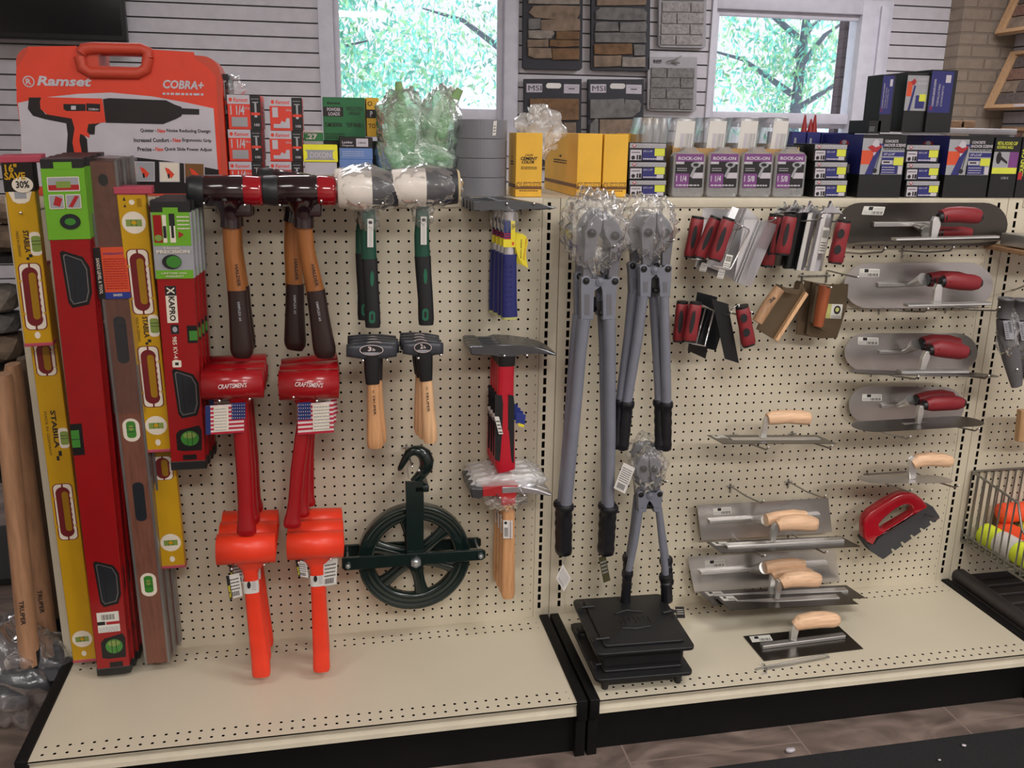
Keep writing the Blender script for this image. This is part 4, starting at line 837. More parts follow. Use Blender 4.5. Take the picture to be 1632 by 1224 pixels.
# ---------------------------------------------------------------- red grout float
DK('foam_black', (48, 48, 50), .85, bump=.5, bs=400); DK('red_gloss', (150, 12, 28), .2, coat=.5, k=1.35)
Y = -3.0; t = thing('notched_grout_float', 'red D-handled float with notched dark grey pad hung at an angle', 'float', at(1435, 840, Y))
m = MB(); o = [(220, 895), (232, 860), (262, 828), (340, 775), (420, 728), (460, 714), (500, 711), (540, 722), (575, 748), (605, 785), (610, 800), (300, 985), (275, 1030), (240, 1012), (220, 985)]
i_ = [(312, 905), (340, 870), (400, 820), (450, 790), (480, 782), (508, 792), (522, 815), (515, 835), (450, 878), (380, 925), (345, 937), (320, 928)]
X = lambda q: (1320+q[0]/3.824, 600+q[1]/3.824)
def ring_prism(m, out, inn, Y, th, mat):
    b = bmesh.new(); vo = [b.verts.new(at(*X(p), Y)) for p in out]; vi = [b.verts.new(at(*X(p), Y)) for p in inn]
    eo = [b.edges.new((vo[i], vo[(i+1) % len(vo)])) for i in range(len(vo))]; ei = [b.edges.new((vi[i], vi[(i+1) % len(vi)])) for i in range(len(vi))]
    bmesh.ops.triangle_fill(b, edges=eo+ei, use_beauty=True); b.normal_update()
    r = bmesh.ops.extrude_face_region(b, geom=list(b.faces)); bmesh.ops.translate(b, verts=[v for v in r['geom'] if isinstance(v, bmesh.types.BMVert)], vec=(0, th, 0))
    bmesh.ops.recalc_face_normals(b, faces=b.faces)
    es = [e for e in b.edges if len(e.link_faces) == 2 and e.calc_face_angle(0) > 1 and abs(e.verts[0].co.y-e.verts[1].co.y) < .01]
    bmesh.ops.bevel(b, geom=es, offset=.26, segments=3, affect='EDGES', profile=.5); m.bm(b, mat, True)
ring_prism(m, o, i_, Y-.9, 1.3, 'red_gloss'); m.build('d_handle', t)
m = MB(); low = [(685, 862)]
import itertools
e0, e1 = V3((685, 862, 0)), V3((335, 1115, 0)); nrm = V3((-.586, -.81, 0)); pts = [(600, 783), (640, 795)]
for k in range(6):
    f0 = e0.lerp(e1, k/6); f1 = e0.lerp(e1, (k+.72)/6); f2 = e0.lerp(e1, (k+.78)/6); f3 = e0.lerp(e1, (k+.98)/6)
    pts += [(f0.x, f0.y), (f1.x, f1.y)] + ([(f2.x+nrm.x*24, f2.y+nrm.y*24), (f3.x+nrm.x*24, f3.y+nrm.y*24)] if k < 5 else [])
pts += [(335, 1115), (262, 1068), (212, 1000), (215, 985), (280, 1030), (310, 985)]
m.ppoly([X(p) for p in pts], Y-.5, 1.2, 'foam_black', .04); m.build('notched_pad', t)
for (a, b) in (((1384, 797), (1400, 784)),): pass

# ---------------------------------------------------------------- groovers and edgers
DK('chrome', (205, 208, 212), .14, 1.0, k=1.2); DK('steel_mirror', (190, 190, 194), .28, .75, k=1.4); DK('bronze', (88, 76, 60), .38, .75, k=1.6); DK('wood_tan', (150, 116, 86), .5, kind='wood', k=1.4); DK('wood_cherry', (128, 66, 38), .35, kind='wood', k=1.5); DK('paint_and_gap_black', (30, 31, 34), .3, .3, k=1.3)
X4 = lambda q: (1070+q[0]/4.22, 310+q[1]/4.22)
def red_grip(m, a, b, w_, Y, inlay=True, twohole=False):
    A, B = X4(a), X4(b); w = w_/4.22
    q = [(A[0]+(B[0]-A[0])*f, A[1]+(B[1]-A[1])*f, w*k) for f, k in ((0, .75), (.04, .95), (.25, 1.0), (.5, .96), (.75, 1.02), (.95, 1.02), (1, .85))]
    m.ptube(q, Y, 'soft_red', 18, kd=.75, e=2.8)
    for f0, f1 in ((-.03, .03), (.97, 1.02)):
        m.ptube([(A[0]+(B[0]-A[0])*f, A[1]+(B[1]-A[1])*f, w*.95) for f in (f0, f1)], Y, 'screw_black', 16, kd=.8)
    cx, cy = (A[0]+B[0])/2, (A[1]+B[1])/2; dx, dy = (B[0]-A[0]), (B[1]-A[1])
    def oval(f, L, wd):
        c = at(A[0]+dx*f, A[1]+dy*f, Y-.78*w/2/ppi(at(cx, cy, Y))-.06); u = (at(B[0], B[1], Y)-at(A[0], A[1], Y)); l = u.length; u.normalize(); v = V3((0, 1, 0)).cross(u)
        m.flat([c+u*(L*l*math.cos(6.283*i/16))+v*(wd*l*math.sin(6.283*i/16)) for i in range(16)], 'grip_black')
    if twohole: oval(.3, .11, .09); oval(.68, .11, .09)
    elif inlay: oval(.5, .3, .06)
def groover(label, blade, bend, Y, mat, grip, frame=None, th=.08, lab=None, spikes=None, two=False, grp='red-handled groovers and edgers', depth=1.2, ribs=None):
    c = X4(blade[0]); t = thing('concrete_groover', label, 'hand tool', at(c[0], c[1], Y), grp)
    m = MB(); P = [at(*X4(p), Y+d) for p, d in zip(blade, bend)]
    n = len(P)//2; L_ = P[:n]; R_ = P[n:][::-1]      # left chain top->bottom pairs of rails
    rails = [[a, b] for a, b in zip(L_, R_)]
    vs = [p for r in rails for p in r]; fs = [(2*i, 2*i+1, 2*i+3, 2*i+2) for i in range(n-1)]
    m.add(vs, fs, mat); m.add([v+V3((0, th, 0)) for v in vs], [f[::-1] for f in fs], mat)
    edge = [0]+[2*i for i in range(1, n)]
    for e in ([2*i for i in range(n)], [2*i+1 for i in range(n)]):
        m.add([vs[i] for i in e]+[vs[i]+V3((0, th, 0)) for i in e], [(i, i+1, n+i+1, n+i) for i in range(n-1)], mat)
    for a, b in ((0, 1), (2*n-2, 2*n-1)): m.add([vs[a], vs[b], vs[b]+V3((0, th, 0)), vs[a]+V3((0, th, 0))], [(0, 1, 2, 3)], mat)
    if lab: f = Fr.px(m, X4(lab[0]), X4(lab[1]), X4(lab[2]), Y-.1); f.rect(0, 0, 1, 1, 'barcode_white'); f.lines(.1, .1, .9, .5, 3, 'ink'); f.bars(.1, .55, .9, .9, 'ink', 9)
    for (a, b_) in (ribs or []): m.tube([at(*X4(a), Y-.12), at(*X4(b_), Y-.12)], .13, 'chrome', 8)
    m.build('bent_blade', t)
    m = MB(); red_grip(m, grip[0], grip[1], grip[2], Y-grip[3], twohole=two); m.build('grip', t)
    if frame:
        m = MB(); q = [at(*X4(p), Y-d) for p, d in frame]; m.tube(q, .1, 'zinc_bright', 8); m.build('wire_frame', t)
    return t
ga = 'red-handled groovers and edgers'
groover('rearmost red-handled groover of the upper left cluster, darker blade', [(215, 90), (160, 490), (400, 610), (670, 100), (620, 160), (600, 120)][:2]+[(400, 100), (330, 560)]+[], [0, 0, 0, 0], -2.2, 'steel_mirror', ((178, 155), (128, 420), 92, 3.2), [((215, 160), 3.2), ((260, 165), 1.5), ((200, 440), 1.5), ((140, 430), 3.2)], grp=ga)
groover('middle red-handled groover of the upper left cluster with bright channel blade', [(410, 80), (455, 95), (510, 90), (590, 160), (430, 590), (330, 520), (280, 500), (230, 480)], [0, -.5, 0, 0, 0, 0, -.5, 0], -4.2, 'steel_mirror', ((300, 160), (190, 425), 92, 2.6), [((330, 170), 2.6), ((400, 190), .8), ((330, 440), .8), ((215, 430), 2.6)], lab=[(185, 510), (230, 522), (205, 455)], grp=ga, ribs=[((462, 92), (345, 420)), ((482, 94), (360, 430))])
groover('front red-handled groover of the upper left cluster with shiny ribbed blade', [(490, 170), (595, 172), (640, 180), (715, 205), (535, 625), (480, 608), (435, 590), (420, 585)], [0, 0, -.6, 0, 0, -.6, 0, 0], -6.2, 'steel_mirror', ((385, 165), (290, 440), 95, 1.8), [((430, 190), 1.8), ((520, 230), .4), ((525, 250), .3), ((405, 490), .3), ((390, 505), .4), ((270, 480), 1.8)], lab=[(340, 500), (385, 510), (370, 400)], grp=ga, ribs=[((592, 175), (432, 585)), ((612, 177), (450, 592)), ((634, 180), (470, 600))])
for lb, px in (('white tag under the middle of the upper left groovers', [(187, 512), (225, 520), (208, 458)]), ('white tag under the front of the upper left groovers', [(305, 560), (348, 568), (322, 500)])):
    m = MB(); f = tag(m, [X4(p) for p in px], -6.4, 'white_print', 'label_grey', 3, False); single(m, 'hang_tag', lb, 'tag', at(*X4(px[0]), -6.4))
def edger(label, x0, x1, y0, y1, sl, Y, mat, grip, spike, lab=None, two=False):
    """edger: long bent sheet with a star-cut top"""
    t = thing('concrete_edger', label, 'hand tool', at(*X4((x0, y0)), Y), 'red-handled edgers with flared bright tops')
    m = MB(); xs = [x0, x0+(x1-x0)*.2, x0+(x1-x0)*.5, x0+(x1-x0)*.8, x1]; dd = [1.2, .1, 0, .1, 1.2]
    top = [at(*X4((x, y0)), Y+d) for x, d in zip(xs, dd)]; bot = [at(*X4((x-sl, y1)), Y+d) for x, d in zip(xs, dd)]
    m.add(top+bot, [(i, i+1, i+6, i+5) for i in range(4)], mat)
    m.add([p+V3((0, .1, 0)) for p in top+bot], [(i+5, i+6, i+1, i) for i in range(4)], mat)
    if lab: f = Fr.px(m, X4(lab[0]), X4(lab[1]), X4(lab[2]), Y-.05); f.rect(0, 0, 1, 1, 'barcode_white'); f.lines(.1, .1, .9, .5, 4, 'ink'); f.bars(.1, .6, .9, .9, 'ink', 9)
    m.build('bent_blade', t)
    m = MB(); cx = (x0+x1)/2+spike[0]; c = V3((cx, y0, 0)); w = (x1-x0)*.9
    m.ppoly([X4(p) for p in ((cx-w, y0+20), (cx-w*.5, y0-8), (cx-w*.55, y0-spike[1]*.5), (cx-w*.2, y0-12), (cx, y0-spike[1]), (cx+w*.2, y0-10), (cx+w*.6, y0-spike[1]*.4), (cx+w*.45, y0-2), (cx+w*.9, y0+22))], Y, .5, 'chrome', .1, 2); m.build('flared_top', t)
    m = MB(); red_grip(m, grip[0], grip[1], grip[2], Y-grip[3], twohole=two); m.build('grip', t)
    return t
edger('rearmost edger of the upper right cluster, dark panel beside two red grips', 760, 860, 110, 480, 80, -2.0, 'trowel_dark', ((700, 140), (640, 480), 90, 2.2), (-40, 60))
edger('second edger of the upper right cluster, its blade blackened as the dark gap', 840, 930, 100, 500, 85, -3.6, 'paint_and_gap_black', ((745, 145), (700, 400), 80, 2.4), (-40, 60))  # blade coloured black to stand in for the shade between the edgers
edger('third edger of the upper right cluster with bright rounded spine', 910, 1000, 105, 510, 85, -5.0, 'chrome', ((800, 140), (745, 400), 95, 2.0), (-10, 62))
edger('front edger of the upper right cluster with long printed label', 1000, 1100, 110, 515, 90, -6.4, 'steel_mirror', ((1160, 180), (1100, 460), 100, 1.2), (30, 66), [(985, 395), (1030, 400), (1020, 220)], True)
hook([X4((475, 215)), X4((700, 160))], -7.8, 'pair of wire hooks carrying the upper left groovers', rise=1)
hook([X4((1015, 152)), X4((1165, 160))], -7.6, 'pair of wire hooks carrying the upper right edgers', rise=1)
groover('rear black groover of the lower left cluster with red grip', [(175, 655), (310, 690), (230, 1105), (110, 1050)][:1]+[(110, 1050), (230, 1105), (310, 690)], [0, 0, 0, 0], -2.6, 'paint_and_gap_black', ((75, 725), (50, 985), 85, 2.6), [((120, 740), 2.6), ((230, 760), .4), ((165, 1010), .4), ((80, 985), 2.6)], grp=ga)
groover('second black groover of the lower left cluster with paired red grips', [(285, 710), (170, 1020), (300, 1050), (390, 760)], [0, 0, .3, .3], -4.6, 'paint_and_gap_black', ((165, 730), (120, 985), 88, 1.8), [((205, 745), 1.8), ((285, 780), .3), ((225, 1020), .3), ((140, 1000), 1.8)], grp=ga)
groover('front black groover of the lower left cluster, red grip with two holes on its right', [(275, 705), (360, 1105), (455, 1135), (380, 735)], [0, 0, 0, 0], -6.2, 'paint_and_gap_black', ((475, 755), (520, 1010), 95, 1.0), [((400, 775), .2), ((450, 740), 1.0), ((470, 1040), .2), ((520, 1025), 1.0)], two=True, grp=ga)
hook([X4((403, 792)), X4((541, 792))], -7.6, 'pair of wire hooks carrying the black groovers', rise=1.2)
Y = -4.8; t = thing('bronze_groover', 'bronze groover tilted right with a pale round wooden handle', 'hand tool', at(*X4((740, 790)), Y), 'bronze groovers with wooden handles')
m = MB(); m.ppoly([X4(p) for p in ((880, 583), (915, 668), (707, 985), (572, 905), (600, 850), (770, 625), (850, 660))], Y, .12, 'bronze', .03)
m.ppoly([X4(p) for p in ((905, 655), (922, 672), (718, 988), (700, 978))], Y-.5, .6, 'wood_light'); m.build('bent_blade', t)
m = MB(); q = [X4(p) for p in ((728, 632), (650, 740), (577, 858))]; m.ptube([(q[0][0], q[0][1], 18), (q[1][0], q[1][1], 18.5), (q[2][0], q[2][1], 17.5)], Y-1.6, 'wood_tan', 18)
m.ptext('26', X4((665, 730)), X4((705, 700)), 6, Y-2.3, 'ink', .02); m.build('wooden_handle', t)
m = MB(); m.ppoly([X4(p) for p in ((735, 610), (800, 640), (860, 640), (870, 600), (885, 590), (890, 610), (850, 680), (760, 660))], Y-1.2, 1.2, 'bronze', .04); m.build('end_bracket', t)
Y = -3.0; t = thing('bronze_groover', 'wide bronze groover with a reddish wooden handle, a green sticker on its blade', 'hand tool', at(*X4((1010, 770)), Y), 'bronze groovers with wooden handles')
m = MB(); m.ppoly([X4(p) for p in ((900, 578), (960, 590), (1050, 605), (1192, 602), (1180, 760), (1115, 965), (1000, 968), (900, 950), (840, 940), (850, 820))], Y, .12, 'bronze', .03)
f = Fr.px(m, X4((1035, 832)), X4((1140, 835)), X4((1048, 735)), Y-.02); f.rect(0, 0, .3, 1, 'grip_tip'); f.rect(.3, 0, 1, 1, 'barcode_white'); f.ell(.68, .6, .22, .3, 'ink'); f.ell(.68, .62, .12, .16, 'grip_tip'); f.lines(.35, .05, .95, .25, 2, 'ink'); m.build('bent_blade', t)
m = MB(); q = [X4(p) for p in ((1035, 612), (1010, 750), (985, 885))]; m.ptube([(x, y, w_) for (x, y), w_ in zip(q, (19, 19, 16))], Y-1.7, 'wood_cherry', 18); m.build('wooden_handle', t)
m = MB(); m.ppoly([X4(p) for p in ((950, 590), (975, 600), (930, 950), (905, 940))], Y-.3, .35, 'bronze', .04); m.ppoly([X4(p) for p in ((1000, 880), (1070, 915), (1040, 925), (985, 895))], Y-1.4, 1.3, 'bronze', .04); m.build('end_bracket', t)
hook([X4((1075, 625)), X4((1255, 555))], -6, 'wire hooks carrying the bronze groovers', rise=.2)

# ---------------------------------------------------------------- cast iron doors on the shelf
DK('cast_black', (20, 20, 22), .5, k=1.4, bump=.2, bs=200)
def iron_door(label, fl, fr, bl, h, legs, grp='black cast iron cleanout doors'):
    A, B, D_ = at(*fl, Z=ZD+h), at(*fr, Z=ZD+h), at(*bl, Z=ZD+h); X = B-A; Yv = D_-A; t = thing('cast_iron_door', label, 'iron door', (A+B+D_+D_+X)/4-V3((0, 0, .5)), grp)
    def Q(u, v, z=0): return A+X*u+Yv*v+V3((0, 0, z))
    def rr(u0, v0, u1, v1, r, z):
        pts = []; ru, rv = r/X.length, r/Yv.length
        for cu, cv, a0 in ((u1-ru, v0+rv, -90), (u1-ru, v1-rv, 0), (u0+ru, v1-rv, 90), (u0+ru, v0+rv, 180)):
            for i in range(5): a = math.radians(a0+90*i/4); pts.append(Q(cu+ru*math.cos(a), cv+rv*math.sin(a), z))
        return pts
    m = MB(); m.poly(rr(0, 0, 1, 1, .6, 0), (0, 0, -.35), 'cast_black', .08, 2, True); m.poly(rr(.09, .1, .93, .94, .4, -.3), (0, 0, -1.0-legs), 'cast_black', .05)
    m.build('frame', t)
    m = MB(); m.poly(rr(.1, .09, .92, .93, .3, .28), (0, 0, -.3), 'cast_black', .08, 2, True)
    for k in range(7): m.box(*[q for q in (Q(.38+.05*k, .45).x, Q(.38+.05*k, .45).x+.2, Q(.4, .42+.03*(k % 3)).y, Q(.4, .5).y+.4, A.z+.2, A.z+.34)], 'cast_black', .05)
    m.tube([Q(.36, .36, .3), Q(.5, .33, .32), Q(.66, .36, .3)], .12, 'cast_black', 8); m.tube([Q(.36, .62, .3), Q(.5, .67, .32), Q(.66, .62, .3)], .12, 'cast_black', 8)
    m.build('door', t)
    for v in (.2, .78):
        m = MB(); m.tube([Q(.03, v-.04, .2), Q(.03, v+.06, .2)], .25, 'cast_black', 10, B=(0, 0, 1)); m.tube([Q(.03, v, .3), Q(.18, v, .34)], .16, 'cast_black', 8); m.build('hinge', t)
    m = MB(); m.tube([Q(1.02, .6, .2), Q(.95, .58, .45), Q(.86, .56, .4)], [.12, .25, .12], 'cast_black', 10); m.build('latch', t)
    if legs < .5:
        for (u, v) in ((.12, .1), (.88, .1), (.12, .9), (.88, .9)):
            q = Q(u, v, -.5); mm = MB(); mm.tube([V3((q.x, q.y, ZD+1.4)), V3((q.x, q.y, ZD))], [.5, .32], 'cast_black', 12); mm.build('foot', t)
    return t
iron_door('lower black cast iron door standing on its feet on the shelf', (951, 1084), (1106, 1071), (908, 993), 1.7, .05)
iron_door('upper black cast iron door stacked askew on the other one', (951, 1043), (1109, 1031), (912, 955), 4.1, .8)
# ---------------------------------------------------------------- spirit levels
DK('level_yellow', (160, 122, 14), .38, k=1.5); DK('level_red', (132, 14, 18), .3, k=1.3, coat=.2); DK('level_lime', (100, 158, 40), .35, k=1.15); DK('mahogany', (96, 60, 48), .4, kind='wood', k=1.5, gr=(50, 50, 5)); DK('alu_edge', (120, 118, 118), .35, .7, k=1.4)
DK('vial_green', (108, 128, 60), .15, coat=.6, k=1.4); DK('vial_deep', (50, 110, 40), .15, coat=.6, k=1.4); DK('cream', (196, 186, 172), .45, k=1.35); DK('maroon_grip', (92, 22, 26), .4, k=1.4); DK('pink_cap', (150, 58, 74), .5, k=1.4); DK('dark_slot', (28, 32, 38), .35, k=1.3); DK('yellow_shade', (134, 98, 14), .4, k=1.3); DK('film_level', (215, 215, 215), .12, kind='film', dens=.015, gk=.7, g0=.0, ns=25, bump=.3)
class Lev:
    def __init__(s, TL, TR, BL, Yt, Yb, th, mat, name, label, cat, grp):
        s.tl, s.tr, s.bl = at(*TL, Yt), at(*TR, Yt), at(*BL, Yb); s.R = (s.tr-s.tl); s.w = s.R.length
        s.Dn = s.bl-s.tl; s.L = s.Dn.length; s.Rn = s.R.normalized(); s.Dv = s.Dn.normalized(); s.N = s.Rn.cross(-s.Dv).normalized(); s.th = th
        s.t = thing(name, label, cat, s.tl, grp)
    def pt(s, u, d, h=0): return s.tl+s.Rn*(u*s.w)+s.Dv*d+s.N*h      # u 0..1 across, d inches down
    def prism(s, m, u0, u1, d0, d1, h0, h1, mat, bev=.04):
        m.poly([s.pt(u0, d1, h1), s.pt(u1, d1, h1), s.pt(u1, d0, h1), s.pt(u0, d0, h1)], s.N*(h0-h1), mat, bev)
    def fr(s, m, d0, d1, u0=0, u1=1, h=0): return Fr(m, s.pt(u0, d1, h), s.pt(u1, d1, h), s.pt(u0, d0, h))
    def py(s, y):     # inches down the level for a photo row (approximate, by bisection)
        lo, hi = -2.0, s.L+2
        for _ in range(30):
            mid = (lo+hi)/2; p = s.tl+s.Dv*mid; d = p-CAM; v = 612-FPX*d.dot(UPV)/d.dot(FWD)
            if v < y: lo = mid
            else: hi = mid
        return lo
def stab_grip(l, y0, y1, mb=None):
    m = MB(); d0, d1 = l.py(y0), l.py(y1); f = l.fr(m, d0, d1, .1, .9)
    f.stad(0, 0, 1, 1, 'maroon_grip', .45); f.stad(.05, .012, .95, .988, 'cream', .4); f.stad(.13, .06, .84, .94, 'maroon_grip', None, 8, .06, 7)
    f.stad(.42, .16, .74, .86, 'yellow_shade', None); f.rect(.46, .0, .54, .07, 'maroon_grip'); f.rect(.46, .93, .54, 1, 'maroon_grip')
    f.rect(0, .24, .1, .27, 'level_yellow'); f.rect(.9, .24, 1, .27, 'level_yellow'); f.rect(0, .73, .1, .76, 'level_yellow'); f.rect(.9, .73, 1, .76, 'level_yellow')
    m.build('hand_hole', l.t)
def stab_vial(l, y, kind='h', side=False):
    m = MB(); d = l.py(y); f = l.fr(m, d-1.1, d+1.1, .0, 1.0)
    if side: f.stad(.62, .05, 1.0, .95, 'cream', .3); f.stad(.68, .2, 1.0, .8, 'vial_green', .2); f.rect(.68, .47, 1, .49, 'ink'); f.rect(.68, .6, 1, .62, 'ink')
    else:
        r = 1.0/l.w*.93; f.ell(.5, .5, .42, .42, 'cream', 28); f.rect(.22, .36, .78, .62, 'vial_green'); f.rect(.4, .36, .42, .62, 'ink'); f.rect(.58, .36, .6, .62, 'ink'); f.ell(.5, .5, .1, .07, 'level_yellow', 14)
    m.build('vial', l.t)
def stab_text(l, y0, y1):
    m = MB(); f = l.fr(m, l.py(y0), l.py(y1), 0, 1); f.text('STABILA', .42, .25, .62, 1, 'ink', .03, 0, 'down'); f.text('MADE IN GERMANY', .18, .1, .28, .98, 'ink', .0, 0, 'down')
    f.rect(.44, .0, .54, .09, 'ink'); f.rect(.54, .09, .66, .19, 'ink'); m.build('brand_print', l.t)
def stabila(label, TL, TR, BL, Yt, Yb, grips, vials, texts, sidev=(), pin=None):
    l = Lev(TL, TR, BL, Yt, Yb, 1.0, None, 'spirit_level', label, 'level', 'yellow spirit levels')
    m = MB(); l.prism(m, 0, 1, .2, l.L-.25, -1.0, 0, 'level_yellow', .06); f = l.fr(m, .2, l.L-.25); m.build('level_frame', l.t)
    for a, b, nm in ((-.05, .25, 'end_cap'), (l.L-.3, l.L, 'end_cap')): m = MB(); l.prism(m, -.02, 1.02, a, b, -1.02, .03, 'pink_cap', .05); m.build(nm, l.t)
    for g in grips: stab_grip(l, *g)
    for v in vials: stab_vial(l, v)
    for v in sidev: stab_vial(l, v, side=True)
    for q in texts: stab_text(l, *q)
    m = MB(); d = l.L-1.0; f = l.fr(m, d-.45, d+.45, .35, .65); f.ell(.5, .5, .35, .35, 'cream'); m.build('rivet', l.t)
    return l
DK('price_black', (22, 20, 22), .3, k=1.2, coat=.4)
l = stabila('yellow level reaching the shelf at the far left, hanging behind the short one', (30, 420), (74, 419), (117, 1057), -4.6, -3.0, [(545, 600), (772, 862)], [1020], [(655, 735)], [700])
l = stabila('short yellow level at the far left under the black 16 inch save card', (2, 258), (50, 257), (40, 553), -8.4, -6.8, [(420, 527)], [], [(368, 415)], [390])
m = MB(); l.prism(m, -.02, 1.03, l.py(258), l.py(306), -1.1, .06, 'price_black', .04); f = Fr(m, l.pt(0, l.py(305), .07), l.pt(1, l.py(305), .07), l.pt(0, l.py(259), .07))
f.ell(.62, .22, .36, .28, 'cream', 28); f.text('16"', .1, .66, .5, .95, 'level_yellow', .03); f.text('SAVE', .05, .4, .75, .66, 'level_yellow', .03); f.text('30%', .4, .1, .85, .36, 'ink', .03); m.build('price_sleeve', l.t, label='black card sleeve reading 16 inch save 30 percent')
m = MB(); f = l.fr(m, l.py(306), l.py(325), .1, .9); f.poly([(0, 1), (.15, .2), (.35, 0), (.65, 0), (.85, .2), (1, 1)], 'cream'); f.rect(.25, .4, .75, 1, 'label_grey'); m.build('vial', l.t)
m = MB(); l.prism(m, -.06, 1.35, -.45, .1, -1.2, .12, 'pink_cap', .08); m.build('hanging_strip', l.t)
# yellow pair right of the wooden ones
l = stabila('longer yellow level hanging behind the other in the middle of the levels', (196, 330), (240, 330), (257, 907), -5.6, -4.2, [(728, 766)], [866], [], [])
l = stabila('yellow level before its longer twin beside the wooden levels', (185, 306), (231, 306), (233, 722), -8.4, -6.2, [(397, 502), (552, 650)], [355, 679], [(505, 550)], [520])
m = MB(); f = l.fr(m, l.py(312), l.py(338), 0, 1); f.ell(.5, .6, .1, .16, 'cream'); f.poly([(.2, .3), (.3, .3), (.25, .5)], 'ink'); f.poly([(.2, .7), (.3, .7), (.25, .95)], 'ink'); f.bars(.68, .3, .85, .85, 'yellow_shade', 6); m.build('print', l.t)
m = MB(); l.prism(m, -.08, 1.25, -.4, .15, -1.1, .1, 'pink_cap', .06); m.build('hanging_strip', l.t)
def kapro(label, TL, TR, BL, Yt, Yb, short):
    l = Lev(TL, TR, BL, Yt, Yb, 1.1, None, 'spirit_level', label, 'level', 'red spirit levels')
    m = MB(); l.prism(m, 0, 1, .4, l.L-.6, -1.1, 0, 'level_red', .05); m.build('level_frame', l.t)
    m = MB(); l.prism(m, -.03, 1.03, -.1, 1.1, -1.15, .06, 'black_satin', .08); m.build('end_cap', l.t)
    m = MB(); l.prism(m, -.02, 1.02, l.L-.9, l.L, -1.15, .05, 'black_satin', .08); m.build('end_cap', l.t)
    def slot(y0, y1, mir=False):
        m = MB(); f = l.fr(m, l.py(y0), l.py(y1), .22, .95); q = [(.0, .97), (.1, 1), (.8, .88), (1, .7), (1, .25), (.85, .05), (.25, 0), (.12, .1)]
        f.poly([q_ for q_ in q][::-1], 'screw_black'); f.poly([(u*.8+.1, v*.88+.06) for u, v in q][::-1], 'alu_edge'); f.poly([(u*.72+.14, v*.84+.08) for u, v in q][::-1], 'dark_slot'); f.rect(.35, .15, .42, .85, 'ink'); m.build('hand_hole', l.t)
    def vial(y0, y1, u0=.2, u1=.95):
        m = MB(); f = l.fr(m, l.py(y0), l.py(y1), u0, u1); f.poly([(0, .05), (.25, 0), (.95, 0), (1, .8), (.9, 1), (.15, .85), (0, .7)], 'screw_black'); f.ell(.52, .5, .35, .3, 'vial_deep', 18); f.ell(.52, .62, .25, .12, 'vial_green', 14); f.rect(.42, .22, .44, .78, 'ink'); f.rect(.6, .22, .62, .78, 'ink'); m.build('vial', l.t)
    if not short:
        m = MB(); l.prism(m, -.03, 1.04, l.py(268), l.py(383), -1.15, .07, 'level_lime', .05); f = l.fr(m, l.py(268), l.py(383), 0, 1, .08)
        f.rect(.3, .98, .75, 1.08, 'level_lime'); f.stad(.1, .68, .9, .88, 'cream', .1); f.stad(.12, .69, .88, .87, 'label_grey', .1); f.rect(.12, .7, .88, .77, 'label_red'); f.rect(.32, .73, .68, .82, 'vial_green')
        f.stad(.1, .44, .48, .64, 'cream', .1); f.stad(.52, .44, .9, .64, 'cream', .1); f.rect(.12, .45, .46, .63, 'label_grey'); f.rect(.54, .45, .88, .63, 'label_grey'); f.poly([(.2, .5), (.36, .47), (.44, .58), (.28, .62)], 'label_red'); f.poly([(.58, .47), (.68, .46), (.86, .61), (.76, .62)], 'label_red')
        f.ell(.58, .26, .26, .11, 'ink', 22); f.ell(.58, .26, .22, .09, 'dark_slot', 22); f.ell(.58, .26, .14, .05, 'vial_deep', 16); m.build('card_sleeve', l.t, label='lime green cardboard sleeve with small pictures')
        slot(400, 492); vial(674, 725, .85, 1.0) if 0 else None
        m = MB(); f = l.fr(m, l.py(676), l.py(726), -.25+.25, .32); f.rect(0, 0, 1, 1, 'screw_black'); f.rect(.0, .25, .7, .8, 'vial_deep'); f.rect(.0, .5, .7, .52, 'ink'); m.build('vial', l.t)
        slot(896, 970)
        m = MB(); f = l.fr(m, l.py(978), l.py(1010), .16, .82); f.rect(0, 0, 1, 1, 'barcode_white'); f.bars(.2, .62, .8, .88, 'ink', 12); f.rect(0, .38, .35, .55, 'ink'); f.rect(.4, .38, 1, .52, 'label_red'); f.lines(.05, .05, .95, .3, 3, 'label_grey'); m.build('price_label', l.t)
        vial(1014, 1052); m = MB(); f = l.fr(m, l.py(1058), l.py(1066), .4, .8); f.rect(0, 0, 1, 1, 'screw_black'); m.build('magnet', l.t)
    else:
        m = MB(); l.prism(m, -.03, 1.04, l.py(338), l.py(444), -1.15, .07, 'label_grey', .05); f = l.fr(m, l.py(338), l.py(444), 0, 1, .08)
        f.rect(0, .5, 1, 1, 'level_lime'); f.rect(0, 0, 1, .13, 'level_lime'); f.rect(.3, .98, .7, 1.07, 'level_lime'); f.rect(.03, .55, .25, .96, 'level_red'); f.rect(.27, .55, .37, .96, 'cream'); f.rect(.45, .55, .6, .96, 'cream'); f.rect(.45, .8, .6, .98, 'ink'); f.ell(.14, .62, .1, .05, 'vial_green'); f.rect(.49, .62, .56, .8, 'ink'); f.rect(.28, .62, .36, .8, 'ink')
        f.lines(.66, .75, .98, .98, 4, 'cream'); f.poly([(.68, .72), (.68, .62), (.82, .67)], 'label_red'); f.text('0.5mm/m', .25, .455, .7, .49, 'cream'); f.text('PRECISION', .06, .39, .94, .44, 'cream', .03)
        f.ell(.45, .26, .26, .11, 'ink', 22); f.ell(.5, .26, .2, .09, 'vial_deep', 22); f.text('LIFETIME VIAL', .15, .075, .85, .1, 'cream'); f.text('WARRANTY', .25, .025, .75, .055, 'cream'); m.build('card_sleeve', l.t, label='lime and grey cardboard sleeve reading precision')
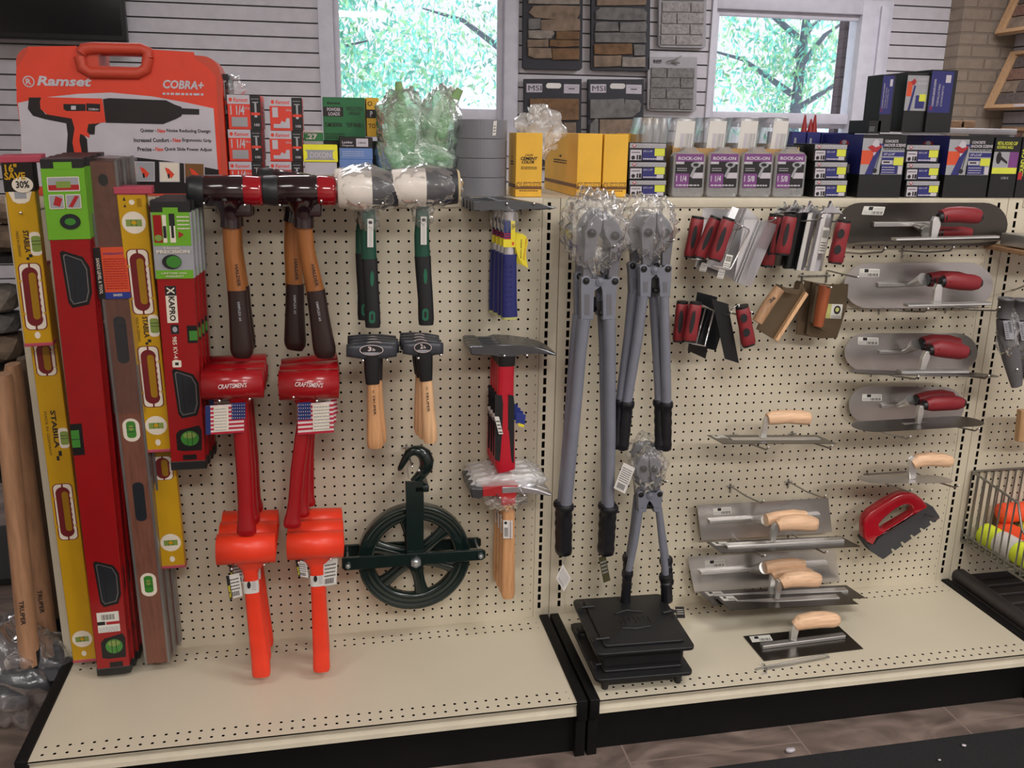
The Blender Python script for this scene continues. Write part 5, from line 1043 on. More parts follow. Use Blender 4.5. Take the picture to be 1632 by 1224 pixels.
        m = MB(); f = l.fr(m, l.py(456), l.py(515), .2, .5); f.rect(0, 0, 1, 1, 'cream'); f.rect(0, .74, 1, 1, 'ink'); f.text('X', .15, .78, .85, .97, 'cream', .03, 0, 'down'); f.text('KAPRO', .25, .05, .8, .72, 'ink', .03, 0, 'down'); m.build('brand_print', l.t)
        m = MB(); f = l.fr(m, l.py(518), l.py(533), .28, .5); f.stad(0, 0, 1, 1, 'ink', .1); f.ell(.5, .5, .3, .3, 'label_grey'); f2 = l.fr(m, l.py(537), l.py(575), .3, .42); f2.text('985 KV-41', 0, 0, 1, 1, 'cream', .01, 0, 'down'); f3 = l.fr(m, l.py(575), l.py(586), .25, .5); f3.stad(0, 0, 1, 1, 'cream', .1); f3.rect(.3, .3, .7, .7, 'ink'); m.build('small_print', l.t)
        m = MB(); f = l.fr(m, l.py(520), l.py(548), .72, 1.0); f.rect(0, 0, 1, 1, 'screw_black'); f.rect(.2, .15, 1, .7, 'vial_deep'); m.build('vial', l.t)
        slot(588, 668); vial(680, 720); m = MB(); f = l.fr(m, l.py(726), l.py(734), .35, .75); f.rect(0, 0, 1, 1, 'screw_black'); m.build('magnet', l.t)
    return l
l = kapro('long red level with lime card at its top, front of the left stack', (65, 256), (130, 255), (156, 1078), -9.6, -4.6, False)
for k in range(3): dup(l.t, (.22*(k+1), 1.14*(k+1), .1*(k+1)), 'long red level, %s in the left stack' % ('second', 'third', 'rearmost')[k])
l = kapro('short red level with precision card, front of the stack beside the hammers', (240, 323), (301, 323), (274, 750), -9.0, -6.6, True)
for k in range(3): dup(l.t, (.15*(k+1), 1.15*(k+1), .05*(k+1)), 'short red level, %s in the stack beside the hammers' % ('second', 'third', 'rearmost')[k])
def sands(label, TL, TR, BL, Yt, Yb):
    l = Lev(TL, TR, BL, Yt, Yb, 1.3, None, 'wooden_level', label, 'level', 'brass-bound wooden levels'[13:])
    m = MB(); l.prism(m, .09, .91, .1, l.L-.1, -1.3, 0, 'mahogany', .03); m.build('wooden_body', l.t)
    for a, b in ((0, .1), (.9, 1)): m = MB(); l.prism(m, a, b, 0, l.L, -1.3, .03, 'alu_edge', .02); m.build('metal_edge', l.t)
    m = MB(); d = l.py(287); f = l.fr(m, d-.5, d+.5, .34, .66); f.ell(.5, .5, .5, .5, 'ink', 18); m.build('hang_hole', l.t)
    for y0, y1 in ((505, 580), (770, 832)): m = MB(); f = l.fr(m, l.py(y0), l.py(y1), .3, .72); f.stad(-.1, -.02, 1.1, 1.02, 'mahogany', .5); f.stad(0, 0, 1, 1, 'dark_slot', .45); m.build('hand_hole', l.t)
    for y0, y1 in ((668, 705), (915, 952)): m = MB(); f = l.fr(m, l.py(y0), l.py(y1), .2, .8); f.stad(0, 0, 1, 1, 'cream', .7); f.stad(.22, .16, .78, .88, 'vial_deep', .3); f.ell(.5, .6, .15, .12, 'vial_green'); f.rect(.22, .42, .78, .44, 'ink'); f.rect(.22, .6, .78, .62, 'ink'); m.build('vial', l.t)
    m = MB(); l.prism(m, -.08, 1.0, l.py(394), l.py(476), -1.34, .14, 'label_orange', .02); f = l.fr(m, l.py(394), l.py(476), 0, 1, .15); f.rect(-.08, 0, .16, 1, 'ink'); f.rect(.16, 0, 1, .13, 'label_blue'); f.text('SANDS', .42, .05, .72, .1, 'cream'); f.text('WARRANTY', .22, .86, .9, .9, 'label_blue'); f.text('SANDS LEVEL & TOOL', -.02, .1, .09, .8, 'cream', .02, 0, 'down'); f.lines(.22, .2, .95, .82, 13, 'label_red'); m.build('card_band', l.t, label='orange card band with dark edge')
    m = MB(); l.prism(m, -.05, 1.08, -.2, l.L*.45, -1.4, .12, 'film_level', .05); m.build('film_sleeve', l.t)
    return l
l = sands('wooden level with grey metal edges and orange band, front of the middle stack', (136, 256), (186, 256), (231, 1060), -8.4, -4.4)
for k in range(2): dup(l.t, (.3*(k+1), 1.4*(k+1), .1*(k+1)), 'wooden level with grey metal edges, %s in the middle stack' % ('second', 'rearmost')[k])
hook([(33, 339)], -8.2, 'wire hook through the short yellow level at the far left', rise=.2); hook([(95, 412)], -7.2, 'wire hook tip on the long red level', rise=.3); hook([(167, 513)], -7.2, 'wire hook tip on the wooden level', rise=.3); hook([(206, 383)], -7.6, 'wire hook tip on the front yellow level beside the wood', rise=.3); hook([(254, 323)], -7.6, 'wire hook tip on the short red levels', rise=.3)
# ---------------------------------------------------------------- goods on the shelving top
def pbox(name, label, cat, x0, y0, x1, y1, Y, dep, mat, grp=None, rest=True, bev=.04, side=None):
    """carton whose front face spans the pixel box at depth Y; rest = its bottom on the shelf"""
    a, b = at(x0, y1, Y), at(x1, y0, Y); c = (at(x0, (y0+y1)/2, Y), at(x1, (y0+y1)/2, Y)); X0, X1 = c[0].x, c[1].x
    z0 = .02 if rest else a.z; z1 = b.z
    t = thing(name, label, cat, ((X0+X1)/2, Y+dep/2, z0), grp)
    m = MB(); m.box(X0, X1, Y, Y+dep, z0, z1, mat, bev, 1); m.build('carton', t)
    f = MB(); fr = Fr(f, (X0, Y, z0), (X1, Y, z0), (X0, Y, z1)); fr.mbx = f
    l = MB(); lf = Fr(l, (X0, Y+dep, z0), (X0, Y, z0), (X0, Y+dep, z1)); r = MB(); rf = Fr(r, (X1, Y, z0), (X1, Y+dep, z0), (X1, Y, z1))
    t_ = dict(t=t, f=fr, fm=f, l=lf, lm=l, r=rf, rm=r, box=(X0, X1, Y, Y+dep, z0, z1)); return t_
def done(b, name='front_print', which='f', label=None):
    if b[which+'m'].v: b[which+'m'].build(name, b['t'], label=label)
DK('ramset_orange', (186, 52, 30), .5, k=1.45); DK('case_orange', (168, 58, 40), .5, k=1.4); DK('print_white', (168, 162, 170), .45, k=1.35); DK('print_black', (22, 16, 18), .4, k=1.2); DK('box_red', (190, 52, 36), .45, k=1.4); DK('navy', (34, 36, 96), .4, k=1.3); DK('carton_black', (17, 17, 19), .45, k=1.2)
DK('quik_yellow', (196, 150, 44), .5, k=1.5); DK('brown_ink', (90, 58, 24), .5); DK('duct_grey', (98, 98, 104), .38, k=1.55, coat=.1); DK('cardboard', (150, 118, 76), .7, k=1.5); DK('box_green', (26, 92, 52), .45, k=1.4); DK('dixon_yellow', (206, 200, 40), .45, k=1.4); DK('sticker_yellow', (185, 188, 60), .5, k=1.3); DK('sky_blue', (84, 110, 160), .45, k=1.5); DK('silver_print', (130, 130, 134), .4, k=1.5); DK('purple', (98, 50, 104), .4, k=1.5)
DK('bag_green', (120, 160, 130), .2, kind='film', dens=.38, gk=1.3, g0=.04, ns=40, tint=(.82, .95, .86)); DK('glove_green', (112, 142, 92), .6, k=1.4); DK('glove_white', (178, 176, 168), .6, k=1.4); DK('case_clear', (165, 167, 170), .22, kind='film', dens=.35, gk=.9, g0=.03, ns=12, bump=.1, k=1.4)
# nailer case
X1c = lambda q: (q[0]/4.533, 50+q[1]/4.533)
Y = 1.5; a, b = at(24, 90, Y), at(350, 100, Y); H = at(180, 78, Y).z
t = thing('tool_case', 'orange and white nailer case with carry handle on top of the shelving at far left', 'tool case', ((a.x+b.x)/2, Y+2.5, 0))
m = MB(); X0, X1 = a.x, b.x; pts = []; r = 1.5
for cx, cz, a0 in ((X1-r, H-r-.35, 0), (X0+r, H-r, 90)):
    for i in range(7): an = math.radians(a0+15*i); pts.append(V3((cx+r*math.cos(an), Y, cz+r*math.sin(an))))
pts = [V3((X1, Y, .03))]+pts+[V3((X0, Y, .03))]
hx0, hx1, hz0, hz1 = at(147, 1, Y).x, at(228, 1, Y).x, at(190, 106, Y).z, at(190, 86, Y).z
top_l = [p for p in pts if p.x < hx0]; top_r = [p for p in pts if p.x > hx1]
m.poly([V3((hx0, Y, .03))]+[V3((hx0, Y, H))]+[p for p in pts if p.x < hx0], (0, 4.6, 0), 'case_orange')
m.poly([V3((hx1, Y, .03))]+top_r+[V3((hx1, Y, H-.15))], (0, 4.6, 0), 'case_orange')
m.box(hx0, hx1, Y, Y+4.6, .03, hz0, 'case_orange'); m.box(hx0, hx1, Y+1.2, Y+3.4, hz1, H-.1, 'case_orange', .1); m.build('case_body', t)
m = MB(); m.tube([at(130, 84, Y-.1), at(134, 78, Y-.1), at(150, 76.5, Y-.1), at(225, 78, Y-.1), at(235, 82, Y-.1), at(236, 92, Y-.1)], .5, 'case_orange', 12); m.tube([at(127, 90, Y-.1), at(131, 108, Y-.1), at(145, 116, Y-.1), at(220, 117, Y-.1), at(233, 110, Y-.1), at(236, 92, Y-.1)], .5, 'case_orange', 12); m.build('carry_handle', t)
def lay(m, pts, e, mat): m.flat([at(*X1c(p), Y)+V3((0, -e, 0)) for p in pts], mat)
m = MB()
lay(m, [(120, 270), (1560, 330), (1600, 1010), (1600, 1120), (160, 1120), (150, 700), (120, 500)][::1][::-1], .02, 'ramset_orange')
lay(m, [(200, 140), (200, 110), (555, 105), (560, 310), (1070, 325), (1075, 130), (1400, 150), (1415, 200), (1500, 260), (1560, 330), (1560, 420), (115, 400), (118, 270)][::-1], .022, 'ramset_orange')
lay(m, [(130, 517), (300, 480), (560, 452), (800, 442), (1100, 470), (1350, 515), (1543, 557), (1575, 1000), (1200, 935), (900, 900), (640, 888), (640, 1120), (165, 1120), (150, 690)][::-1], .04, 'print_white')
lay(m, [(560, 893), (640, 888), (900, 900), (1200, 935), (1400, 965), (1580, 1000), (1590, 1170), (560, 1170)][::-1], .055, 'print_black')
lay(m, [(300, 478), (210, 478), (203, 560), (240, 610), (330, 635), (480, 665), (490, 740), (480, 910), (640, 915), (630, 780), (600, 740), (760, 640), (560, 560), (330, 600), (300, 560)][::-1], .06, 'print_black')
lay(m, [(300, 475), (740, 485), (765, 655), (700, 665), (640, 700), (650, 770), (580, 740), (575, 790), (600, 910), (545, 915), (525, 800), (540, 700), (520, 630), (340, 600), (295, 560), (290, 510)][::-1], .07, 'ramset_orange')
lay(m, [(460, 525), (620, 525), (620, 575), (480, 575), (460, 560)][::-1], .08, 'print_black'); lay(m, [(625, 520), (725, 525), (725, 580), (625, 575)][::-1], .08, 'print_black'); lay(m, [(515, 538), (550, 538), (550, 566), (515, 566)][::-1], .09, 'print_white')
lay(m, [(745, 490), (790, 482), (1200, 498), (1265, 530), (1310, 545), (1315, 555), (1440, 562), (1440, 602), (1315, 600), (1312, 612), (1275, 632), (1180, 670), (765, 660)][::-1], .075, 'print_black')
lay(m, [(640, 670), (690, 665), (685, 745), (650, 745), (630, 725)][::-1], .08, 'print_black')
for (x0, y0) in ((970, 938), (1150, 942), (1330, 948)):
    lay(m, [(x0, y0), (x0+148, y0+4), (x0+150, y0+146), (x0+4, y0+146)][::-1], .065, 'print_white'); lay(m, [(x0+6, y0+6), (x0+142, y0+10), (x0+144, y0+140), (x0+10, y0+140)][::-1], .07, ('label_grey', 'cream', 'brown_ink')[(x0 > 1000)+(x0 > 1200)]); lay(m, [(x0+40, y0+40), (x0+70, y0+50), (x0+110, y0+90), (x0+90, y0+120), (x0+60, y0+90)][::-1], .08, 'ramset_orange'); lay(m, [(x0+60, y0+90), (x0+75, y0+85), (x0+78, y0+120), (x0+66, y0+120)][::-1], .085, 'print_black')
P1 = lambda p: X1c(p)
m.ptext('Ramset', P1((268, 392)), P1((665, 400)), 15, Y-.06, 'print_white', .035, .25); m.ptext('COBRA+', P1((1178, 412)), P1((1475, 424)), 13.5, Y-.06, 'print_white', .035, .2)
c = at(*P1((207, 362)), Y-.06); R_ = 40/4.533/ppi(c); m.flat([c+V3((R_*math.cos(i*.314), 0, R_*math.sin(i*.314))) for i in range(20)][::1], 'print_white'); m.flat([c+V3((R_*.8*math.cos(i*.314), -.01, R_*.8*math.sin(i*.314))) for i in range(20)], 'ramset_orange'); m.ptext('R', P1((188, 382)), P1((228, 384)), 9, Y-.08, 'print_white', .03)
for (yy, s1, s2, s3, xa, xb, xc, xd) in ((732, 'Quieter -', 'New', 'Noise Reducing Design', 1015, 1140, 1205, 1522), (800, 'Increased Comfort -', 'New', 'Ergonomic Grip', 968, 1250, 1318, 1528), (865, 'Precise -', 'New', 'Quick Slide Power Adjust', 995, 1125, 1190, 1533)):
    m.ptext(s1, P1((xa, yy)), P1((xb-8, yy+2)), 6.5, Y-.06, 'print_black', .025); m.ptext(s2, P1((xb, yy+1)), P1((xc-8, yy+2)), 6.5, Y-.06, 'ramset_orange', .03); m.ptext(s3, P1((xc, yy+2)), P1((xd, yy+8)), 6.5, Y-.06, 'print_black', .025)
m.ptext('COBRA+', P1((640, 570)), P1((715, 572)), 3.5, Y-.1, 'print_white', .03); m.ptext('MADE', P1((870, 1035)), P1((955, 1038)), 5, Y-.08, 'print_white', .02)
f = Fr(m, at(*P1((1175, 458)), Y-.04), at(*P1((1475, 464)), Y-.04), at(*P1((1175, 432)), Y-.04)); f.lines(0, 0, 1, 1, 1, 'print_white', .6)
m.build('printed_sleeve', t, label='printed cardboard sleeve with a picture of a nailer')
m = MB(); m.poly([V3((X1, Y+.0, .05)), V3((X1, Y+4.5, .05)), V3((X1, Y+4.5, H-2.2)), V3((X1, Y, H-2.2))], (.05, 0, 0), 'ramset_orange'); m.text('Ramset', V3((X1+.07, Y+2.6, .6)), (0, 0, 1), (0, -1, 0), 3, .8, 'print_white', .03, .2); m.text('COBRA+', V3((X1+.07, Y+2.6, 6.6)), (0, 0, 1), (0, -1, 0), 2.6, .8, 'print_white', .03); m.build('sleeve_side', t)
def lit(mb, f, u0, v0, u1, v1, mat): f.rect(u0, v0, u1, v1, mat)
# fastener boxes
def nail_box(label, x0, y0, x1, y1, size, Y=2.0, rest=False, dark=False):
    b = pbox('fastener_box', label, 'box', x0, y0, x1, y1, Y, 5.5, 'carton_black' if dark else 'box_red', 'boxes of drive pins beside the nailer case', rest)
    f = b['f']
    if dark: f.rect(.35, .1, .45, .8, 'silver_print'); f.rect(.2, .8, .7, .84, 'silver_print'); f.rect(.2, .25, .6, .35, 'box_red'); f.text('100', .2, .02, .7, .12, 'print_white', .02)
    else:
        f.rect(0, .74, .68, 1, 'print_white'); f.text('Ramset', .18, .8, .62, .92, 'box_red', .02, .25); f.ell(.1, .86, .05, .06, 'box_red'); f.text(size, .08, .4 if size[0] == '1' and len(size) == 1 else .42, .5 if len(size) > 1 else .25, .7, 'print_white', .03)
        f.text('1/4 in', .5, .58, .66, .66, 'print_white', .01); f.rect(.1, .08, .58, .36, 'silver_print') if len(size) > 1 else f.poly([(.1, .08), (.6, .08), (.6, .38), (.5, .38), (.46, .25), (.35, .3), (.3, .2), (.1, .2)], 'print_white')
        f.rect(.68, 0, 1, 1, 'carton_black'); f.rect(.81, .5, .87, .8, 'silver_print'); f.rect(.75, .78, .93, .81, 'silver_print'); f.rect(.7, .42, .97, .5, 'box_red'); f.rect(.8, .36, .88, .42, 'print_white'); f.text('100', .78, .1, .94, .18, 'print_white', .02); f.lines(.72, .88, .95, .94, 1, 'silver_print')
    done(b)
    if not dark: b['r'].rect(.04, .05, .96, .95, 'box_red'); b['r'].lines(.1, .1, .9, .9, 6, 'print_white'); done(b, 'side_print', 'r')
rows1 = [(258, 306), (207, 257), (152, 206)]
wds = ('bottom', 'middle', 'top')
for k, (a_, b_) in enumerate(rows1): nail_box('red and white drive pin box, %s of the first column' % wds[k], 366-k*1.5, a_, 419-k*1.5, b_, '1 1/4')
for k, (a_, b_) in enumerate([(258, 306), (209, 257), (156, 208)]): nail_box('red and white drive pin box, %s of the second column' % wds[k], 430, a_, 482, b_, '1')
for k, (a_, b_) in enumerate([(248, 306), (184, 247), (118, 183)]): nail_box('black pin box with a long pin drawn on it, %s beside the nailer case' % wds[k], 354, a_, 365, b_, '1', 3.2, False, True)
m = MB(); bag(m, at(372, 138, 4)+V3((0, 0, -.2)), 1.1, .8, 1.1, 'film_clear', .4, 1.4, 31); single(m, 'plastic_bag', 'small clear crumpled bag on top of the first column of pin boxes', 'bag', at(372, 150, 4))
b = pbox('powder_load_box', 'large green powder loads box standing before the window', 'box', 515, 156, 582, 224, 6, 3, 'box_green', None, False)
z = b['box']; f = b['f']; f.rect(0, .56, .48, .78, 'print_black'); f.text('POWDER', .1, .68, .42, .76, 'print_white', .03); f.text('LOADS', .13, .58, .4, .66, 'print_white', .03); f.text('Ramset', .1, .84, .42, .9, 'print_black', .02, .2); f.text('3RS22T03', .55, .7, .95, .79, 'print_black', .0); f.text('00663', .62, .6, .88, .68, 'print_black', .0); f.text('TUMORFRON', .04, .32, .44, .42, 'print_black'); f.text('TOP PANEL 1', .55, .32, .95, .42, 'print_black'); f.lines(.05, .05, .5, .2, 3, 'print_black'); done(b)
m = MB(); m.box(z[0]-.1, z[1]+1.6, 5.9, 9.2, .03, z[4], 'carton_black', .05, 1); single(m, 'carton', 'dark carton carrying the green powder loads box, mostly hidden', 'box', (z[0]+1, 7.5, 0))
b = pbox('powder_load_box', 'yellow powder loads box tucked behind the green one', 'box', 584, 156, 604, 218, 6.3, 3, 'quik_yellow', None, False); f = b['f']; f.rect(0, .48, 1, .7, 'print_black'); f.text('P', .3, .52, .5, .66, 'print_white', .03); f.ell(.3, .85, .18, .06, 'print_black'); f.ell(.3, .85, .12, .04, 'quik_yellow'); f.text('TO', .15, .22, .7, .34, 'print_black', .01); done(b)
b = pbox('small_carton', 'small green box numbered .27 behind the yellow crayon box', 'box', 484, 208, 515, 224.5, 4.2, 3, 'box_green', None, False); f = b['f']; f.text('.27', .12, .15, .7, .65, 'print_white', .04); f.rect(0, .8, 1, 1.0, 'print_white'); f.lines(.05, .68, .6, .78, 1, 'print_white'); done(b)
z = b['box']; single(MB().box(z[0], z[1], z[2], z[3], .03, z[4], 'label_grey', .04, 1), 'small_carton', 'grey carton under the little green box', 'box', (z[0], z[2], 0))
b = pbox('crayon_box', 'bright yellow lumber crayon box with a grey nameplate', 'box', 483, 231, 538, 258, 2.0, 3.5, 'dixon_yellow', None, False); f = b['f']; f.poly([(.05, .12), (.92, .12), (.86, .22), (.86, .6), (.92, .7), (.05, .7), (.12, .6), (.12, .22)], 'silver_print'); f.poly([(.13, .16), (.86, .16), (.84, .24), (.84, .58), (.86, .66), (.13, .66), (.15, .58), (.15, .24)], 'label_grey'); f.text('DIXON', .2, .24, .82, .58, 'print_white', .03); done(b)
z = b['box']; single(MB().box(z[0]+.1, z[1]-.1, z[2]+.1, z[3], .03, z[4], 'print_white', .05, 1), 'small_carton', 'pale carton under the yellow crayon box', 'box', (z[0], z[2], 0))
for lb, y0, y1, mt, tx in (('black lumber crayons box, top of the crayon boxes', 219, 236, 'print_black', 'Lumber Crayons'), ('mid blue crayon box under the black one', 236.5, 254, 'sky_blue', 'Lumber'), ('light blue crayon box, bottom one of the crayon boxes', 254.5, 276, 'sky_blue', 'Lumber')):
    b = pbox('crayon_box', lb, 'box', 541, y0, 594, y1, 2.6, 3, mt, 'crayon boxes by the green bags', y1 > 270)
    f = b['f']; w_ = 'print_white'
    if mt == 'print_black': f.text('Lumber', .08, .42, .4, .66, w_, .02); f.text('Crayons', .08, .12, .42, .34, w_, .02); f.rect(.5, .15, .86, .88, w_); f.text('12 BLACK', .56, .4, .8, .6, 'ink', .02)
    else: f.lines(.1, .3, .75, .85, 3, w_, .25)
    done(b)
# green bags
for lb, pts, sd in (('green tinted plastic bag of gloves standing in front of the window, left one', [(640, 205, 42, 62), (650, 260, 48, 30), (628, 245, 30, 34)], 3), ('green tinted plastic bag of gloves leaning right, beside the grey tape', [(702, 195, 34, 56), (690, 255, 40, 32)], 8)):
    t = thing('glove_bag', lb, 'bag', at(pts[0][0], 290, 3.2), 'green bags in front of the window')
    m = MB()
    for i, (x, y, rx, rz) in enumerate(pts): P = at(x, y, 3.2); s = ppi(P); bag(m, P, rx/s, 1.8, rz/s, 'bag_green', .22, .75, sd+i*4)
    m.build('film', t)
    m = MB(); x, y = pts[0][:2]
    if sd == 3: m.ptube([(632, 240, 22), (626, 190, 20), (622, 150, 10)], 3.2, 'glove_white', 12, kd=.6); m.ptube([(650, 250, 20), (642, 200, 20), (636, 140, 13), (635, 130, 10)], 2.6, 'glove_green', 12, kd=.5); m.ptube([(655, 265, 30), (652, 210, 24), (650, 175, 16)], 3.6, 'glove_green', 12, kd=.5)
    else: m.ptube([(680, 250, 24), (690, 195, 22), (712, 155, 14), (722, 140, 10)], 3.2, 'glove_white', 12, kd=.6); m.ptube([(700, 255, 24), (706, 200, 18), (724, 160, 15), (733, 142, 12)], 2.7, 'glove_green', 12, kd=.5)
    m.build('gloves', t)
m = MB(); P = at(520, 272, -1.0); bag(m, V3((P.x, -.2, 1.0)), 1.4, .8, .95, 'bag_green', .35, 1.3, 21); single(m, 'plastic_bag', 'small crumpled green bag beside the left white mallet head', 'bag', (P.x, -.2, .1))
# tape
P0, P1_ = at(723, 280, 3.2), at(807, 280, 3.2); cx = (P0.x+P1_.x)/2; R = (P1_.x-P0.x)/2*.985; cy = 3.2
hz = at(765, 190, 3.2-R*.8).z/4
for k in range(4):
    m = MB(); z0 = .02+k*hz; z1 = z0+hz-.03; prof = [(R*.5, z0), (R-.04, z0), (R, z0+.05), (R, z1-.05), (R-.04, z1), (R*.5, z1)]
    n = 48; rings = [[V3((cx+r*math.cos(2*math.pi*i/n), cy+r*math.sin(2*math.pi*i/n), z)) for r, z in prof+[prof[0]]] for i in range(n+1)]
    m.loft(rings, 'duct_grey', False, False)
    t = thing('duct_tape_roll', 'grey duct tape roll, %s of the four stacked' % ('bottom', 'second from the bottom', 'third from the bottom', 'top')[k], 'tape', (cx, cy, z0), 'stacked grey duct tape rolls'); m.build('tape', t)
    if k == 3: mm = MB(); f = Fr(mm, V3((cx+R*.28, cy-R*.975, z0+.3)), V3((cx+R*.42, cy-R*.925, z0+.35)), V3((cx+R*.32, cy-R*.965, z0+hz*.9))); f.rect(0, 0, 1, 1, 'white_print'); f.lines(.2, .2, .8, .8, 3, 'ink'); mm.build('price_sticker', t)
# yellow cement colour cartons
def quik(label, x0, x1, dep, Y, title, y0):
    b = pbox('cement_colour_carton', label, 'box', x0, y0, x1, 312, Y, dep, 'quik_yellow', 'yellow cement colour cartons'); f = b['f']
    f.rect(0, .12, 1, .17, 'brown_ink'); f.text('QUIKRETE', .03, .145, .97, .235, 'brown_ink', .06, .15); f.text('QUIKRETE', .06, .16, .94, .22, 'quik_yellow', .025, .15); f.lines(.15, .09, .85, .12, 1, 'brown_ink', .5)
    if title: f.text('LIQUID', .35, .64, .65, .67, 'ink', .01); f.text('CEMENT', .18, .58, .82, .63, 'ink', .03, .2); f.text('COLOR', .22, .525, .7, .575, 'ink', .03, .2); f.lines(.2, .44, .8, .49, 2, 'ink', .4)
    done(b); l = b['l']; l.rect(0, .14, 1, .2, 'brown_ink'); l.text('4', .45, .6, .55, .64, 'ink'); l.lines(.3, .5, .7, .58, 2, 'ink', .5); done(b, 'side_print', 'l')
    return b
quik('yellow liquid cement colour carton standing open next to the tape', 822, 864, 3.6, .9, True, 212)
quik('yellow cement colour carton, middle one, its long side turned to the window', 920, 959, 14, .9, False, 213)
quik('yellow cement colour carton on the right against the black screw boxes', 961.5, 1000, 10, .9, False, 214)
m = MB(); P = at(862, 200, 5); bag(m, P+V3((-.1, 0, -.6)), 2.1, 1.0, 2.6, 'film_soft', .45, .9, 41); single(m, 'plastic_bag', 'clear plastic bag sticking up behind the yellow cartons', 'bag', (P.x, 5, .1))
b = pbox('small_carton', 'yellow and black carton corner behind the small screw boxes', 'box', 1001, 213, 1030, 235, 7, 4, 'quik_yellow'); b['f'].text('QUI', .1, .25, .7, .85, 'ink', .04); done(b)
# concrete screw boxes
def screw_front(f):
    f.rect(.02, .72, .98, .97, 'silver_print'); f.poly([(.08, .84), (.14, .97), (.2, .84), (.14, .72)], 'label_red'); f.ell(.14, .86, .03, .06, 'print_white'); f.text('CONCRETE ANCHOR SCREWS', .25, .84, .96, .94, 'print_white', .02); f.lines(.25, .74, .95, .81, 1, 'print_white', .5)
    f.rect(.04, .06, .34, .62, 'print_white'); f.rect(.07, .46, .3, .5, 'ink'); f.ell(.12, .2, .05, .11, 'ink'); f.text('1', .21, .1, .25, .34, 'ink', .03); f.rect(.27, .1, .33, .34, 'ink')
    f.rect(.36, .06, .92, .66, 'navy'); f.text('3/16" x 1-1/4"', .38, .5, .62, .6, 'print_white', .02); f.lines(.38, .1, .75, .22, 1, 'print_white', .6); f.rect(.68, .3, .95, .7, 'sticker_yellow'); f.rect(.74, .08, .92, .28, 'print_white')
def screw_stack(x0, x1, rows, where):
    for k, (y0, y1) in enumerate(rows):
        b = pbox('screw_box', 'small black and blue screw box, %s of three %s' % (wds[k], where), 'box', x0, y0, x1, y1, 1.2, 4.5, 'carton_black', 'small boxes of concrete screws', k == 0, .03); screw_front(b['f']); done(b)
screw_stack(1002, 1062, [(287, 313), (258, 286), (228, 257)], 'left of the clear packs')
screw_stack(1297, 1350, [(287, 313), (258, 286), (230, 257)], 'right of the clear packs')
screw_stack(1443, 1497, [(288, 314), (260, 287), (231, 259)], 'between the two large screw cartons')
def big_screw(label, x0, x1, y0, Y=.9, dep=8, size='1/4" x 2-1/4"'):
    b = pbox('screw_carton', label, 'box', x0, y0, x1, 314, Y, dep, 'carton_black', 'large concrete screw cartons'); f = b['f']
    f.rect(.0, .36, .98, .95, 'carton_black'); f.rect(0, .37, .45, .94, 'silver_print'); f.rect(0, .53, .28, .75, 'label_orange'); f.poly([(.12, .37), (.3, .37), (.5, .86), (.36, .86)], 'navy'); f.poly([(.3, .38), (.42, .38), (.5, .75), (.44, .84)], 'silver_print'); f.tube_ = None
    f.poly([(.35, .47), (.37, .47), (.44, .8), (.42, .8)], 'ink'); f.ell(.34, .43, .05, .04, 'ink'); f.poly([(.12, .8), (.3, .7), (.45, .82), (.36, .85), (.25, .85)], 'label_red'); f.poly([(.2, .84), (.28, .93), (.36, .9), (.38, .82), (.3, .8)], 'print_white'); f.poly([(.27, .66), (.33, .72), (.25, .72)], 'print_white')
    f.text('CONCRETE', .5, .875, .8, .92, 'print_white', .03); f.text('ANCHOR SCREWS', .48, .81, .98, .86, 'print_white', .03); f.lines(.48, .77, .96, .79, 1, 'silver_print', .8)
    f.rect(.47, .37, .97, .76, 'silver_print'); f.rect(.47, .66, .97, .73, 'navy'); f.text(size, .5, .675, .75, .715, 'print_white', .03); f.rect(.47, .6, .75, .64, 'navy'); f.rect(.47, .54, .7, .59, 'print_white'); f.stad(.5, .555, .66, .58, 'ink', None); f.rect(.47, .38, .85, .53, 'navy'); f.lines(.49, .4, .78, .52, 3, 'print_white', .3); f.rect(.74, .52, .96, .64, 'sticker_yellow'); f.rect(.86, .38, .95, .5, 'print_white')
    done(b); l = b['l']; l.rect(0, .37, 1, 1, 'navy'); l.ell(.55, .85, .12, .06, 'label_red'); l.ell(.55, .87, .06, .035, 'print_white'); l.rect(.25, .38, .75, .52, 'print_white'); l.bars(.3, .4, .7, .5, 'ink', 8); l.lines(.2, .58, .7, .75, 4, 'sky_blue', .3); done(b, 'side_print', 'l')
big_screw('large concrete anchor screw carton right of the second stack of small ones', 1371, 1440, 215)
big_screw('large concrete anchor screw carton at the right, before the brick column', 1508, 1578, 217)
b = pbox('fastener_carton', 'black carton with yellow lettering and a round cap picture', 'box', 1581, 219, 1622, 315, .9, 7, 'carton_black'); f = b['f']; f.text('METAL ROUND CAP', .08, .87, .85, .93, 'sticker_yellow', .02); f.text('ROOFING NAILS', .08, .81, .7, .86, 'sticker_yellow', .02); f.rect(0, .42, .95, .76, 'silver_print'); f.rect(.6, .5, .95, .76, 'purple'); f.ell(.2, .66, .1, .1, 'ink'); f.poly([(.25, .64), (.55, .56), (.55, .6), (.28, .69)], 'ink'); f.rect(0, .4, .95, .5, 'sticker_yellow'); f.bars(.4, .31, .7, .35, 'silver_print', 5); done(b)
b = pbox('fastener_carton', 'black carton with vertical yellow lettering at the right picture edge', 'box', 1624, 219, 1690, 316, .9, 7, 'carton_black'); f = b['f']; f.text('ROUND CAP', .02, .36, .12, .8, 'sticker_yellow', .03, 0, 'up'); f.rect(.0, .3, .1, .42, 'label_red'); done(b)
